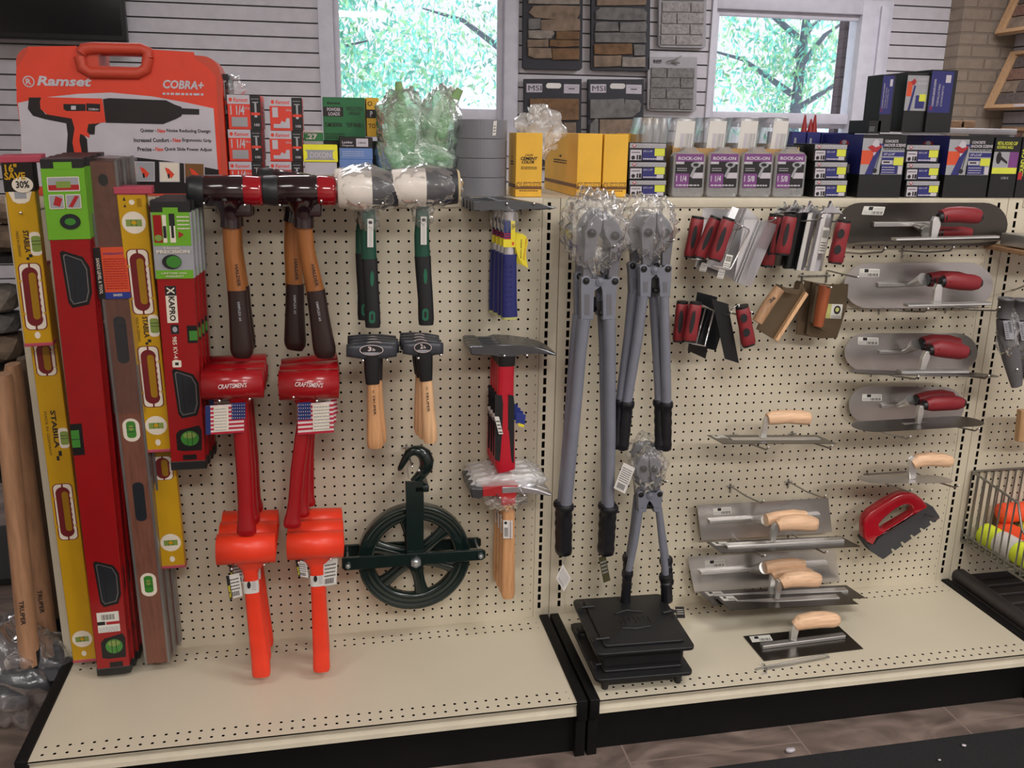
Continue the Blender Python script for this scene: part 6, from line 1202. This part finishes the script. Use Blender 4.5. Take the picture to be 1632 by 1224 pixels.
for k, (x0, x1) in enumerate(((1258, 1281), (1283, 1304), (1306, 1330), (1332, 1358))):
    b = pbox('screw_carton', 'dark blue carton in the back row under the right window, %s from the left' % ('first', 'second', 'third', 'fourth')[k], 'box', x0, 210+k*.7, x1, 300, 9, 6, 'navy', 'back row of blue cartons'); b['f'].rect(.2, .78, .35, .9, 'silver_print'); done(b)
for k, x in enumerate((1281, 1291, 1297)):
    m = MB(); P = at(x, 210, 18); m.tube([V3((P.x, 18, .02)), V3((P.x, 18, P.z-1)), V3((P.x, 18, P.z+.2)), V3((P.x, 18, P.z+1.5+.5*(k != 1)))], [.6, .6, .35, .1], 'label_red', 10); single(m, 'nozzle_bottle', 'red pointed nozzle tip behind the blue cartons, %s of three' % ('left', 'middle', 'right')[k], 'bottle', (P.x, 18, 0), 'red nozzle tips under the right window')
for k, (y0, y1) in enumerate(((287, 313), (258, 286), (232, 257))):
    pbox('screw_box', 'plain black end of a small box, %s of three beside the last clear pack' % wds[k], 'box', 1266, y0, 1294, y1, 3.2, 4, 'carton_black', 'plain black box ends', k == 0)
# raised cartons
def up(label, x0, x1, y0, y1, Y, dep, kind):
    b = pbox('screw_carton', label, 'box', x0, y0, x1, y1, Y, dep, 'carton_black', 'cartons stacked on the screw cartons', False); f = b['f']
    if kind == 'blue': f.rect(.0, .32, .85, .98, 'navy'); f.lines(.15, .4, .5, .9, 1, 'silver_print', .0); f.text('CONCRETE ANCHOR SCREWS', .12, .42, .2, .85, 'print_white', .02, 0, 'up'); f.text('SIZE', .05, .36, .16, .42, 'label_red'); f.rect(.55, .8, .75, .92, 'print_white'); f.text('TORNILLOS PARA', .3, .42, .38, .78, 'print_white', .0, 0, 'up'); f.text('CONCRETO', .45, .42, .52, .75, 'print_white', .0, 0, 'up')
    if kind == 'front': f.rect(.0, .36, .98, .95, 'silver_print'); f.rect(.02, .6, .25, .85, 'label_orange'); f.text('ANCHOR', .45, .8, .9, .84, 'print_white'); f.text('CONCRETE', .45, .87, .9, .91, 'print_white'); f.rect(.45, .4, .85, .62, 'navy'); f.rect(.6, .52, .9, .64, 'sticker_yellow'); f.poly([(.15, .84), (.3, .78), (.4, .85), (.3, .9)], 'label_red'); f.poly([(.15, .36), (.25, .36), (.4, .78), (.32, .78)], 'navy')
    done(b)
up('dark carton with a navy side, left of the raised ones', 1403, 1424, 119, 211, 5, 1.6, 'blue'); up('plain black filler standing in for the dark gap between the raised ones', 1426, 1441, 117, 210, 6.5, 6, 'x')  # second box is an added black filler for the shaded gap between cartons
up('raised carton with the orange and silver picture', 1442, 1478, 116, 210, 4.6, 7, 'front'); up('raised carton with a bright navy panel, rightmost', 1480, 1521, 112, 211, 4.2, 6, 'blue')
b = pbox('small_carton', 'small black box lying beside the raised cartons', 'box', 1384, 192, 1404, 213, 5, 4, 'carton_black', None, False); b['f'].lines(.1, .2, .5, .6, 3, 'silver_print'); done(b)
# cardboard tray and clear packs
X0, X1 = at(1068, 300, 2.6).x, at(1268, 300, 2.6).x; zt = at(1150, 233, 2.6).z
m = MB(); m.box(X0, X1, 2.6, 2.75, .03, zt-.4, 'cardboard'); m.box(X0, X1, 8, 8.15, .03, zt+.3, 'cardboard'); m.box(X0, X0+.15, 2.6, 8, .03, zt, 'cardboard'); m.box(X1-.15, X1, 2.6, 8, .03, zt, 'cardboard'); m.box(X0, X1, 2.6, 8.1, .02, .15, 'cardboard')
m.poly([V3((X0, 2.58, .03)), V3((X1, 2.58, .03))]+[V3((X1-(X1-X0)*i/60, 2.58, zt-.25+.06*(i % 2))) for i in range(61)], (0, .15, 0), 'cardboard'); single(m, 'cardboard_tray', 'brown cardboard tray behind the clear purple-labelled screw packs', 'box', ((X0+X1)/2, 5, 0))
def rock(label, x0, x1, y0, y1, Y, sz, lean=0):
    t = thing('screw_pack', label, 'pack', at((x0+x1)/2, y1, Y), 'clear packs of wall screws standing in front')
    m = MB(); a, b, c = at(x0, y1, Y), at(x1, y1, Y), at((x0+x1)/2, y0, Y); z0 = .03; z1 = c.z; w_ = b.x-a.x
    pts = [(a.x+.2, z0), (b.x-.2, z0), (b.x, z0+.3), (b.x, z1-.95), (b.x-.35, z1-.55), (b.x-w_*.28, z1-.5), (b.x-w_*.36, z1), (a.x+w_*.36, z1), (a.x+w_*.28, z1-.5), (a.x+.35, z1-.55), (a.x, z1-.95), (a.x, z0+.3)]
    m.poly([V3((x, Y, z)) for x, z in pts], (0, 1.1, 0), 'case_clear', .08); m.build('clear_case', t)
    m = MB(); f = Fr(m, (a.x+.25, Y-.02, z0+.95), (b.x-.25, Y-.02, z0+.95), (a.x+.25, Y-.02, z1-.7)); f.stad(0, 0, 1, 1, 'ink', .15); f.rect(0, .78, 1, 1, 'purple'); f.text('ROCK-ON', .08, .82, .92, .92, 'print_white', .04); f.rect(0, .7, 1, .77, 'print_white'); f.rect(.3, .7, .75, .77, 'ink'); f.rect(0, 0, .5, .42, 'purple'); f.text(sz, .04, .18, .42, .36, 'print_white', .03); f.lines(.05, .05, .9, .12, 1, 'print_white', .6); f.ell(.72, .68, .18, .09, 'label_grey'); f.ell(.72, .68, .1, .05, 'ink'); f.poly([(.66, .62), (.76, .62), (.6, .3), (.52, .34)], 'silver_print'); f.poly([(.6, .28), (1, .28), (1, .45), (.68, .45)], 'print_white'); f.lines(.05, .5, .4, .62, 2, 'print_white'); m.build('label_card', t)
    m = MB(); f = Fr(m, (a.x+.4, Y+.02, z0+.15), (b.x-.4, Y+.02, z0+.15), (a.x+.4, Y+.02, z0+1.0))
    for i in range(26): u = random.random()*.9; v = random.random()*.75; P = f.P(u+.05, v+.05); m.tube([P, P+V3((random.uniform(-.5, .5), .1, random.uniform(-.2, .2)))], .04, 'zinc', 5)
    m.build('screws', t)
for k, (x0, x1, sz) in enumerate(((1070, 1121, '1 1/4'), (1125, 1175, '1 1/4'), (1178, 1228, '1 5/8'), (1231, 1280, '1 5/8'))): rock('clear screw pack with purple label, %s in the front row' % ('first', 'second', 'third', 'fourth')[k], x0, x1, 234, 314, 1.0, sz)
def tipped(label, x0, x1, Y, lab=True):
    t = thing('screw_pack', label, 'pack', at(x0, 240, Y), 'clear packs tipped up behind')
    a, b = at(x0, 232, Y), at(x1, 232, Y); w_ = b.x-a.x; z0 = 1.2; zt = at(x0, 187, Y+1).z; s_ = .5
    m = MB(); sh = [(0, 0), (w_, 0), (w_+.25, (zt-z0)*.8), (w_-.1, zt-z0), (.1, zt-z0), (-.2, (zt-z0)*.75)]
    m.poly([V3((a.x+s_*z/(zt-z0)+x, Y, z0+z)) for x, z in sh], (0, 4, 0), 'case_clear', .15, 2, True); m.build('clear_case', t)
    if lab: m = MB(); f = Fr(m, V3((a.x+.1, Y-.03, z0+.1)), V3((a.x+w_*.95, Y-.03, z0+.1)), V3((a.x+.6, Y-.03, zt-.35))); f.rect(0, 0, 1, 1, 'white_print'); f.text('ROCK-ON', .08, .26, .85, .36, 'ink', .04); f.bars(.55, .55, .95, .8, 'label_grey', 6); f.rect(.3, .5, .5, .8, 'print_white'); m.build('label_card', t)
for k, (x0, x1) in enumerate(((1068, 1100), (1120, 1150), (1170, 1200), (1222, 1248))): tipped('clear pack with white end label tipped up over the tray, %s from the left' % ('first', 'second', 'third', 'fourth')[k], x0, x1, 3.4)
for k, x0 in enumerate((1019, 1031, 1043)): tipped('frosted clear pack without label, %s of three over the left screw boxes' % ('left', 'middle', 'right')[k], x0, x0+13, 3.6+.4*k, False)
# ---------------------------------------------------------------- displays on the far walls
DK('board_charcoal', (42, 42, 48), .6, k=1.2); DK('stone_tan', (112, 96, 82), .9, kind='stone', k=1.5); DK('stone_grey', (96, 94, 92), .9, kind='stone', k=1.5); DK('stone_brown', (100, 76, 54), .9, kind='stone', k=1.5); DK('stone_pale', (122, 114, 106), .9, kind='stone', k=1.5)
DK('brick_pale', (132, 128, 126), .9, kind='stone', k=1.5, ns=60); DK('brick_grey', (104, 101, 99), .9, kind='stone', k=1.5, ns=60); DK('board_white', (142, 139, 142), .6, k=1.4); DK('frame_pine', (168, 134, 100), .5, kind='wood', k=1.5); DK('mortar', (150, 138, 124), .8, k=1.4); DK('brick_red', (104, 78, 66), .85, kind='stone', k=1.5, ns=60); DK('brick_dk', (82, 72, 68), .85, kind='stone', k=1.4, ns=60)
DK('tv_black', (14, 14, 20), .12, k=1.2); DK('tv_frame', (18, 18, 20), .4)
YB = 122.4
Xb = lambda q: (820+q[0]/4.945, q[1]/4.947)
def board(label, x0, y0, x1, y1, stones, mat, hdr=None, grp='stone veneer sample boards on the back wall', th=.5, name='stone_sample_board'):
    """sample board; corners and stones in the coordinates of the enlarged crop"""
    A = at(*Xb((x0, y1)), YB); t = thing(name, label, 'display board', at(*Xb(((x0+x1)/2, (y0+y1)/2)), YB), grp)
    m = MB(); r = 14; pts = [(x0+r, y1), (x1-r-10, y1+8), (x1-6, y1-r+6), (x1, y0), (x0, y0), (x0-4, y1-r)]
    m.ppoly([Xb(p) for p in pts], YB, .9, mat, .08); m.build('board', t)
    for s_ in stones:
        m = MB(); mt, q = s_[0], s_[1]
        if len(q) == 4 and not isinstance(q[0], tuple):
            a, b, c, d = q; j = lambda: random.uniform(-5, 5); q = [(a+j(), b+j()), (a+(c-a)*.5, b+j()*.7), (c+j(), b+j()), (c+j(), (b+d)/2), (c+j(), d+j()), (a+(c-a)*.4, d+j()*.7), (a+j(), d+j())] if name[0] == 's' else [(a, b), (c, b+1), (c, d+1), (a, d)]
        m.ppoly([Xb(p) for p in q][::1], YB-th*1.0, th*1.0, mt, .12 if name[0] == 's' else .06, 1); m.build('stone' if name[0] == 's' else 'thin_brick', t)
    if hdr == 'MSI':
        m = MB(); y = y0+38; f = Fr.px(m, Xb((x0+18, y+68)), Xb((x0+142, y+68)), Xb((x0+18, y)), YB-.05); f.rect(0, 0, 1, 1, 'print_white'); f.text('MSI', .12, .2, .95, .8, 'ink', .0)
        m.build('name_label', t); m = MB(); f = Fr.px(m, Xb((x1-142, y+75)), Xb((x1-20, y+78)), Xb((x1-140, y+3)), YB-.05); f.rect(0, 0, 1, 1, 'print_white'); f.rect(.3, .45, .7, .55, 'ink'); f.lines(.1, .65, .9, .85, 1, 'label_grey'); m.build('info_label', t)
        m = MB(); f = Fr.px(m, Xb((x0+170, y+36)), Xb((x0+290, y+38)), Xb((x0+175, y-6)), YB-.05); f.stad(0, 0, 1, 1, 'mount_alu', None); m.build('hang_slot', t)
    if hdr == 'SHAW':
        m = MB(); f = Fr.px(m, Xb((x0+40, y0+50)), Xb((x0+110, y0+50)), Xb((x0+40, y0+20)), YB-.05); f.text('SHAW', 0, .2, 1, 1, 'ink', .05); f.rect(.1, 0, .9, .1, 'ink'); m.build('name_label', t)
        m = MB(); m.tube([at(*Xb((x0+150, y0+35)), YB-.3), at(*Xb((x0+210, y0+22)), YB-1.6), at(*Xb((x0+265, y0-10)), YB-1.2)], .15, 'zinc', 6); m.tube([at(*Xb((x0+190, y0+40)), YB-.3), at(*Xb((x0+250, y0+45)), YB-.8)], .2, 'zinc', 6); m.build('wire_hanger', t)
    return t
T, G_, B_, P_ = 'stone_tan', 'stone_grey', 'stone_brown', 'stone_pale'
board('charcoal board of tan ledge stones, upper left of the four between the windows', 68, -120, 540, 545, [(T, [(112, 98), (150, 45), (330, 40), (520, 48), (515, 110), (490, 155), (310, 152), (160, 140)]), (G_, (108, 150, 210, 230)), (T, (212, 152, 518, 242)), (P_, [(110, 238), (300, 238), (320, 262), (290, 302), (200, 305), (112, 300)]), (B_, (325, 245, 512, 312)), (T, (105, 312, 268, 370)), (B_, (275, 315, 510, 370)), (T, [(110, 375), (290, 380), (298, 460), (160, 462), (108, 440)]), (B_, (300, 380, 508, 472)), (P_, (110, -60, 515, 30))], 'board_charcoal')
board('charcoal board of grey ledge stones, upper right of the four between the windows', 606, -120, 1072, 555, [(G_, [(640, 90), (680, 58), (850, 60), (1020, 68), (1046, 98), (1040, 160), (780, 158), (640, 152)]), (G_, (638, 170, 820, 248)), (G_, (835, 172, 1040, 250)), (G_, (634, 260, 1036, 338)), (B_, (632, 345, 930, 432)), (G_, (942, 352, 1034, 438)), (T, (628, 440, 845, 525)), (P_, (850, 450, 1030, 525)), (T, (650, -60, 1040, 40))], 'board_charcoal')
board('charcoal board with a white name label and brown stones, lower left between the windows', 76, 622, 530, 1300, [(B_, (120, 775, 505, 945)), (B_, (118, 960, 380, 1080)), (T, (388, 965, 488, 1080)), (B_, (120, 1095, 490, 1200))], 'board_charcoal', 'MSI')
board('charcoal board with a white name label and grey cut stones, lower right between the windows', 580, 625, 1020, 1300, [(G_, (598, 782, 868, 932)), (G_, [(872, 785), (980, 790), (1000, 820), (990, 880), (930, 925), (862, 930)]), (G_, [(640, 935), (662, 940), (662, 1080), (592, 1080), (598, 980)]), (T, (672, 942, 980, 1090)), (G_, (600, 1100, 985, 1200))], 'board_charcoal', 'MSI')
def bricks(x0, x1, rows, mat):
    out = []
    for k, (y0, y1) in enumerate(rows):
        s_ = x0+(x1-x0)*(.36 if k % 2 == 0 else .68); out += [(mat, (x0-k*4, y0, s_-4-k*4, y1)), (mat, (s_+4-k*4, y0+3, x1-k*4, y1+3))]
    return out
g2 = 'thin brick sample boards on the back wall'
board('white board of pale thin bricks, upper one beside the right window', 1140, -150, 1515, 372, bricks(1170, 1500, [(-70, 0), (15, 92), (100, 182), (190, 268), (278, 352)], 'brick_pale'), 'board_white', None, g2, .4, 'thin_brick_board')
board('white board of grey thin bricks with a small black name, under the pale one', 1052, 450, 1440, 872, bricks(1080, 1420, [(533, 610), (615, 690), (698, 775), (782, 858)], 'brick_grey'), 'board_white', 'SHAW', g2, .4, 'thin_brick_board')
# TV
A = at(204, 68, 119); t = thing('television', 'flat black screen on the back wall at the top left', 'television', (A.x-25, 119, A.z))
m = MB(); m.box(A.x-52, A.x, 118, 120.5, A.z, A.z+30, 'tv_frame', .3); m.build('housing', t); m = MB(); m.box(A.x-51.2, A.x-.8, 117.9, 118.1, A.z+1.2, A.z+29.2, 'tv_black'); m.build('screen', t)
m = MB(); m.tube([V3((A.x-38, 119.5, A.z+.3)), V3((A.x-36.5, 119.8, A.z-2.5)), V3((A.x-34, 120, A.z-2)), V3((A.x-33, 119.5, A.z+.2))], .15, 'ink', 6); m.build('cable', t)
# framed brick boards on the right wall
def fboard(label, yc, zc, wy, hz):
    """easel-tilted board on the side wall x = XS; its foot stands out from the wall"""
    t = thing('framed_brick_board', label, 'display board', (XS-3, yc, zc-hz/2), 'pine framed brick boards on the right wall')
    def Q(u, v, h=0): # u along -y (towards the viewer), v up; tilted
        n = V3((-.93, 0, .36)); return V3((XS-6.5+v*hz*.36+0, yc+wy/2-u*wy, zc-hz/2+v*hz*.93))+n*h
    m = MB(); m.poly([Q(0, 0), Q(1, 0), Q(1, 1), Q(0, 1)], Q(0, 0, -.5)-Q(0, 0), 'mortar'); m.build('backing', t)
    for a, b, c, d in ((0, 0, 1, .06), (0, .94, 1, 1), (0, .06, .06, .94), (.94, .06, 1, .94)):
        m = MB(); m.poly([Q(a, b), Q(c, b), Q(c, d), Q(a, d)], Q(0, 0, 1.1)-Q(0, 0), 'frame_pine', .05); m.build('frame_strip', t)
    nr = 4
    for k in range(nr):
        v0 = .08+k*.86/nr; v1 = v0+.86/nr-.03; s_ = [.07, .38, .7, .93] if k % 2 == 0 else [.07, .22, .55, .93]
        for i in range(3):
            m = MB(); m.poly([Q(s_[i], v0), Q(s_[i+1]-.02, v0), Q(s_[i+1]-.02, v1), Q(s_[i], v1)], Q(0, 0, .5)-Q(0, 0), random.choice(['brick_red', 'brick_dk', 'stone_tan']), .06); m.build('thin_brick', t)
    m = MB(); m.poly([Q(.3, .01, 1.15), Q(.42, .01, 1.15), Q(.42, .045, 1.15), Q(.3, .045, 1.15)], V3((-.02, 0, 0)), 'print_white'); m.build('price_label', t)
fboard('pine-framed brick board, upper one cut by the right picture edge', 100, 37.3, 34, 14.2)
fboard('pine-framed brick board, middle one on the right wall above the black cartons', 100, 20.2, 34, 14.2)
fboard('pine-framed brick board, lowest on the right wall, only its top edge showing', 99, 2.6, 34, 14.2)
# two small dark blocks on a ledge
for k, x in enumerate((1523, 1540)):
    P = at(x, 198, 60); single(MB().box(P.x-1, P.x+1.8, 60, 62, P.z-.6, P.z+.6, 'stone_brown', .1), 'brick_sample', 'small dark brick sample lying before the brick column, %s of two' % ('left', 'right')[k], 'brick', P, 'dark brick samples')
P = at(1530, 208, 60); t = thing('sample_stand', 'pale stand holding two dark brick samples before the brick column', 'stand', (P.x, 62, ZF)); m = MB(); m.box(P.x-5, P.x+10, 58, 70, P.z-.6, P.z+.4, 'board_white', .1); m.build('top', t)
for dx in (-4.5, 9.5): m = MB(); m.box(P.x+dx-.5, P.x+dx+.5, 58.5, 69.5, ZF, P.z-.6, 'board_white', .1); m.build('leg', t)

# ---------------------------------------------------------------- left of the shelving: sledge handles, bag, stone rack
DK('handle_ash', (150, 112, 84), .5, kind='wood', k=1.3, gr=(40, 40, 5)); DK('handle_dark', (84, 66, 50), .55, kind='wood', k=1.3, gr=(40, 40, 5)); DK('iron_head', (22, 22, 26), .4, .4, k=1.4); DK('bag_smoke', (120, 122, 128), .2, kind='film', dens=.16, gk=.7, g0=.02, ns=14, bump=.4)
def long_handle(label, top, bot, wt, wb, Y, mat, txt=True, head=True):
    A, B = at(*top, Y), at(*bot, Y); t = thing('sledge_hammer', label, 'hammer', B, 'long-handled sledge hammers standing left of the shelving')
    m = MB(); D_ = (B-A)
    m.tube([A, A+D_*.02, A+D_*.3, A+D_*.7, B], [wt*.4, wt*.5, wt*.5, wb*.48, wb*.5], mat, 16, [wt*.6, wt*.65, wt*.65, wb*.6, wb*.6])
    if txt: R_ = V3((.33, -.94, 0)); p = A+D_*.75+V3((-.1, -wb*.62, 0)); m.text('TRUPER', p, D_, V3((1, 0, 0)), 2.6, .42, 'ink', .02)
    m.build('wooden_handle', t)
    if head:
        m = MB(); u = D_.normalized(); c = B+u*2.2; m.tube([c+V3((-3.2, .3, 0)), c+V3((-2.6, .3, 0)), c+V3((2.6, .3, 0)), c+V3((3.2, .3, 0))], [1.0, 1.35, 1.35, 1.0], 'iron_head', 8, smooth=False); m.tube([B-u*1.5, B+u*1.5], 1.0, 'sleeve_black', 14); m.build('hammer_head', t)
    return t
long_handle('long-handled sledge hammer leaning nearest at the left picture edge', (4, 596), (48, 1056), 1.7, 1.9, -2.0, 'handle_ash')
long_handle('long-handled sledge hammer behind the nearest one, lettered handle', (20, 580), (80, 1040), 1.6, 1.8, 3.0, 'handle_ash')
long_handle('long-handled sledge hammer with darker handle against the bay side', (38, 570), (92, 1000), 1.5, 1.6, 6.0, 'handle_dark', False)
m = MB(); bag(m, at(30, 1085, -1.0)+V3((-1, 1, .5)), 5.5, 4.2, 5.2, 'bag_smoke', .3, .35, 51, 30); single(m, 'plastic_bag', 'large clear plastic bag wrapped over the sledge hammer heads on the floor', 'bag', at(30, 1130, -1))
# pallet rack of stone behind
t = thing('stone_crate', 'shelf of rough grey veneer stones in the dim left background', 'rack', (-74, 38, ZF)); m = MB()
for z in (-52.2, -38, -24, -10): m.box(-95, -53, 30, 48, z, z+.8, 'tv_frame')
for x in (-95, -53.8): m.box(x, x+.8, 30, 30.8, ZF, -2, 'tv_frame'); m.box(x, x+.8, 47, 48, ZF, -2, 'tv_frame')
m.build('frame', t)
random.seed(21)
for z0 in (-37.2, -23.2, -9.2):
    x = -93.0
    while x < -59:
        w_ = random.uniform(4, 8); zz = z0
        for lv in range(3 if z0 < -10 else 2):
            h_ = random.uniform(2.6, 4.2); o = MB(); c = V3((x+w_/2, 35.5, zz+h_/2)); b = bmesh.new(); bmesh.ops.create_icosphere(b, subdivisions=2, radius=1)
            for v in b.verts:
                d = v.co.copy(); k = 1/max(abs(d.x), abs(d.y), abs(d.z))**.75; v.co = V3((d.x*k*w_*.46, d.y*k*3.6, d.z*k*h_*.48))*(1+.1*noise.noise(d*2+c))+c
            o.bm(b, random.choice(['stone_grey', 'stone_tan', 'stone_pale']), False); o2 = single(o, 'rough_stone', 'rough grey veneer stone on the dim rack left of the levels', 'stone', c, 'rough veneer stones on the left rack'); zz += h_
        x += w_+.3

# ---------------------------------------------------------------- right bay
DK('tube_grey', (84, 82, 84), .35, k=1.4); DK('rack_dark', (44, 40, 40), .5, k=1.4); DK('wire_zinc', (120, 118, 112), .3, .7, k=1.3); DK('twine_orange', (225, 70, 36), .6, k=1.5); DK('twine_lime', (190, 215, 50), .6, k=1.5); DK('pine_block', (160, 125, 90), .5, kind='wood', k=1.4)
XT = lambda q: (1570+q[0]/4.37, 440+q[1]/4.37)
def tubeset(label, dx, dy, Y):
    P = lambda a, b: XT((a+dx, b+dy)); t = thing('joint_filler_bag', label, 'tool', at(*P(150, 400), Y), 'grey tube tools in film')
    m = MB(); c0 = at(*P(147, 150), Y); r = 53/4.37/ppi(c0); z1 = at(*P(155, 290), Y).z
    rings = []
    for rr, zz in ((r*.88, z1+.3), (r*.88, c0.z), (r, c0.z), (r, c0.z-.3), (r*.92, c0.z-.3), (r*.9, z1)): rings.append([V3((c0.x+.15*(c0.z-zz)*.2+rr*math.cos(i*.262), Y+rr*math.sin(i*.262), zz)) for i in range(24)])
    m.loft(rings, 'tube_grey', True, True); m.build('collar', t)
    m = MB(); m.ptube([(*P(150, 290), 34), (*P(160, 420), 36), (*P(185, 560), 32), (*P(212, 700), 24), (*P(220, 765), 18)], Y, 'tube_grey', 18, kd=.7); m.ball(at(*P(222, 650), Y-.7), .15, 'zinc_bright', 5); m.build('cone', t)
    m = MB(); f = Fr.px(m, XT((145+dx, 440+dy)), XT((205+dx, 440+dy)), XT((125+dx, 310+dy)), Y-1.05); f.rect(0, 0, 1, 1, 'label_grey'); f.bars(.5, .35, .9, .95, 'ink', 5); f.lines(.1, .1, .4, .9, 8, 'ink'); m.build('label', t)
    m = MB(); bag(m, at(*P(165, 400), Y), 1.25, 1.0, 2.6, 'film_clear', .25, 1.3, dx+61); m.build('film_wrap', t)
tubeset('grey tube with cone end in film, left one hanging in the right bay', 0, 0, -5.5); tubeset('grey tube with cone end in film, cut by the right picture edge', 108, 8, -5.5)
m = MB(); m.tube([at(1615, 462, 0), at(1622, 460, -3), at(1634, 455, -6)], .1, 'zinc', 8); single(m, 'peg_hook', 'wire hook holding the grey tubes at the right picture edge', 'hook', at(1615, 462, 0), 'wire peg hooks on the pegboards')
P = at(1604, 395, -3.5); single(MB().box(P.x, P.x+14, -7, 0, P.z-.5, P.z, 'wood_tan', .06), 'small_shelf', 'small brown shelf edge in the right bay near the top', 'shelf', P)
P = at(1605, 383, -4); single(MB().box(P.x+.8, P.x+9, -6, -2, P.z-.7, P.z+.6, 'mount_alu', .08), 'metal_tool', 'metal item lying on the small brown shelf', 'tool', P)
P = at(1623, 662, -4.5); single(MB().poly([at(1624, 705, -4.5), at(1690, 705, -4.5), at(1690, 655, -4.5), at(1629, 655, -4.5)], (0, .8, 0), 'pine_block', .1), 'wooden_float', 'pale wooden block at the right picture edge', 'float', P)
# wire basket
bx0 = at(1547, 750, 0).x; zt_ = at(1547, 750, 0).z; zb = at(1532, 859, 0).z; bx1 = bx0+20; yf = -11.0; zf = zt_-.8
t = thing('wire_basket', 'zinc wire basket in the right bay holding orange and lime twine', 'basket', ((bx0+bx1)/2, yf/2, zb))
m = MB()
def wr(a, b, r=.1): m.tube([V3(a), V3(b)], r, 'wire_zinc', 6)
for k in range(21): x = bx0+k; wr((x, -.3, zt_), (x, -.3, zb)); wr((x, yf, zb+4.2), (x, yf, zb)); wr((x, -.3, zb), (x, yf, zb))
wr((bx0, -.3, zt_), (bx1, -.3, zt_), .14); wr((bx0, -.3, zb), (bx1, -.3, zb), .14); wr((bx0, yf, zb), (bx1, yf, zb), .14); wr((bx0, yf, zb+4.2), (bx1, yf, zb+4.2), .14)
for xs in (bx0, bx1):
    m.tube([V3((xs, -.3, zt_)), V3((xs, -8.1, zf)), V3((xs, -9.2, zf-2.6)), V3((xs, yf, zb+4.2))], .14, 'wire_zinc', 8); wr((xs, -.3, zb), (xs, yf, zb), .14)
    for k in range(1, 8): y = -.3-k*1.05; wr((xs, y, zt_-.1*k), (xs, y, zb))
    wr((xs, -9.2, zf-2.6), (xs, -9.2, zb)); wr((xs, -10.1, zf-3.6), (xs, -10.1, zb))
    wr((xs, -.3, zb+.9), (xs, yf, zb+.9))
for k in range(1, 10): wr((bx0, -.3-k*1.05, zb), (bx1, -.3-k*1.05, zb))
m.build('wire_grid', t)
def twine(label, a, b, r, mat, wr_=False):
    t = thing('twine_roll', label, 'twine', (V3(a)+V3(b))/2, 'neon mason twine rolls in the wire basket'); A, B = V3(a), V3(b); m = MB(); n = 34; pts = [A+(B-A)*i/n for i in range(n+1)]
    m.tube(pts, [r*(.35 if i in (0, n) else (.75 if i in (1, n-1) else 1))*(1-.05*(i % 2)) for i in range(n+1)], mat, 18, B=(0, 0, 1)); m.build('twine', t)
    if wr_: m = MB(); m.tube([A+(B-A)*.36, A+(B-A)*.7], r*1.04, 'white_print', 20, B=(0, 0, 1), caps=False); q = (A+B)/2; m.build('paper_band', t)
twine('neon lime twine roll with white band, nearest in the wire basket', (bx0+1.7, -1.5, zb+1.5), (bx0+2.2, -9.6, zb+1.5), 1.35, 'twine_lime', True)
twine('neon orange twine roll between the two lime ones in the wire basket', (bx0+4.4, -1.0, zb+1.5), (bx0+5.0, -9.0, zb+1.5), 1.3, 'twine_orange')
twine('neon orange twine roll lying on top at the back of the wire basket', (bx0+3.2, -1.8, zb+3.95), (bx0+11, -1.7, zb+3.95), 1.2, 'twine_orange')
twine('neon lime twine roll at the back right of the wire basket', (bx0+7.4, -1.2, zb+1.5), (bx0+7.8, -9.6, zb+1.5), 1.25, 'twine_lime')
# slatted dunnage rack
t = thing('slatted_rack', 'dark plastic slatted base rack in the right bay', 'rack', (W+25, -12, ZF)); zr = -46.3
m = MB(); m.tube([V3((W+1.25, 0, zr+.7)), V3((W+1.35, -12, zr+.5)), V3((W+1.4, -24, zr+.4))], .95, 'rack_dark', 14, [.8]*3, 2.6, (0, 0, 1)); m.box(W+.4, W+2.2, -24, .0, zr-3, zr+.1, 'rack_dark', .1); m.build('side_rail', t)
for k in range(11): m = MB(); m.box(W+2.2, W+48, -1.6-k*2.2, -.1-k*2.2, zr-1.0, zr-.2, 'rack_dark', .12); m.build('slat', t)
m = MB(); m.box(W+2.2, W+48, -24, -23, ZF, zr-1.0, 'rack_dark'); m.box(W+2.2, W+48, -.05, .0, zr-3, zr+.6, 'rack_dark'); m.box(W+46, W+48, -23, 0, ZF, zr-1, 'rack_dark'); m.build('base', t)
# floor mat and litter
A, B = at(1200, 1217, Z=-52.3), at(1632, 1161.5, Z=-52.3); sl = (B-A); t_ = sl.normalized(); A2 = A-t_*90; B2 = B+t_*70; nn = V3((t_.y, -t_.x, 0))
m = MB(); m.poly([A2, A2+nn*40, B2+nn*40, B2], (0, 0, .18), 'mat_black', .05); single(m, 'floor_mat', 'black fibrous floor mat in the foreground', 'mat', (A+B)/2)
for k, (x, y, s_) in enumerate(((1259, 1198, .35), (1536, 1189, .18), (1497, 1212, .12))):
    P = at(x, y, Z=-52.3 if k == 0 else -52.0); m = MB(); bag(m, P+V3((0, 0, s_*.5)), s_*1.4, s_, s_*.6, 'print_white', .4, 3, k, 6); single(m, 'paper_scrap', ('crumpled pale scrap on the brown floor tiles', 'pale crumb on the black mat, the larger one', 'pale crumb on the black mat, the smaller one')[k], 'scrap', P)
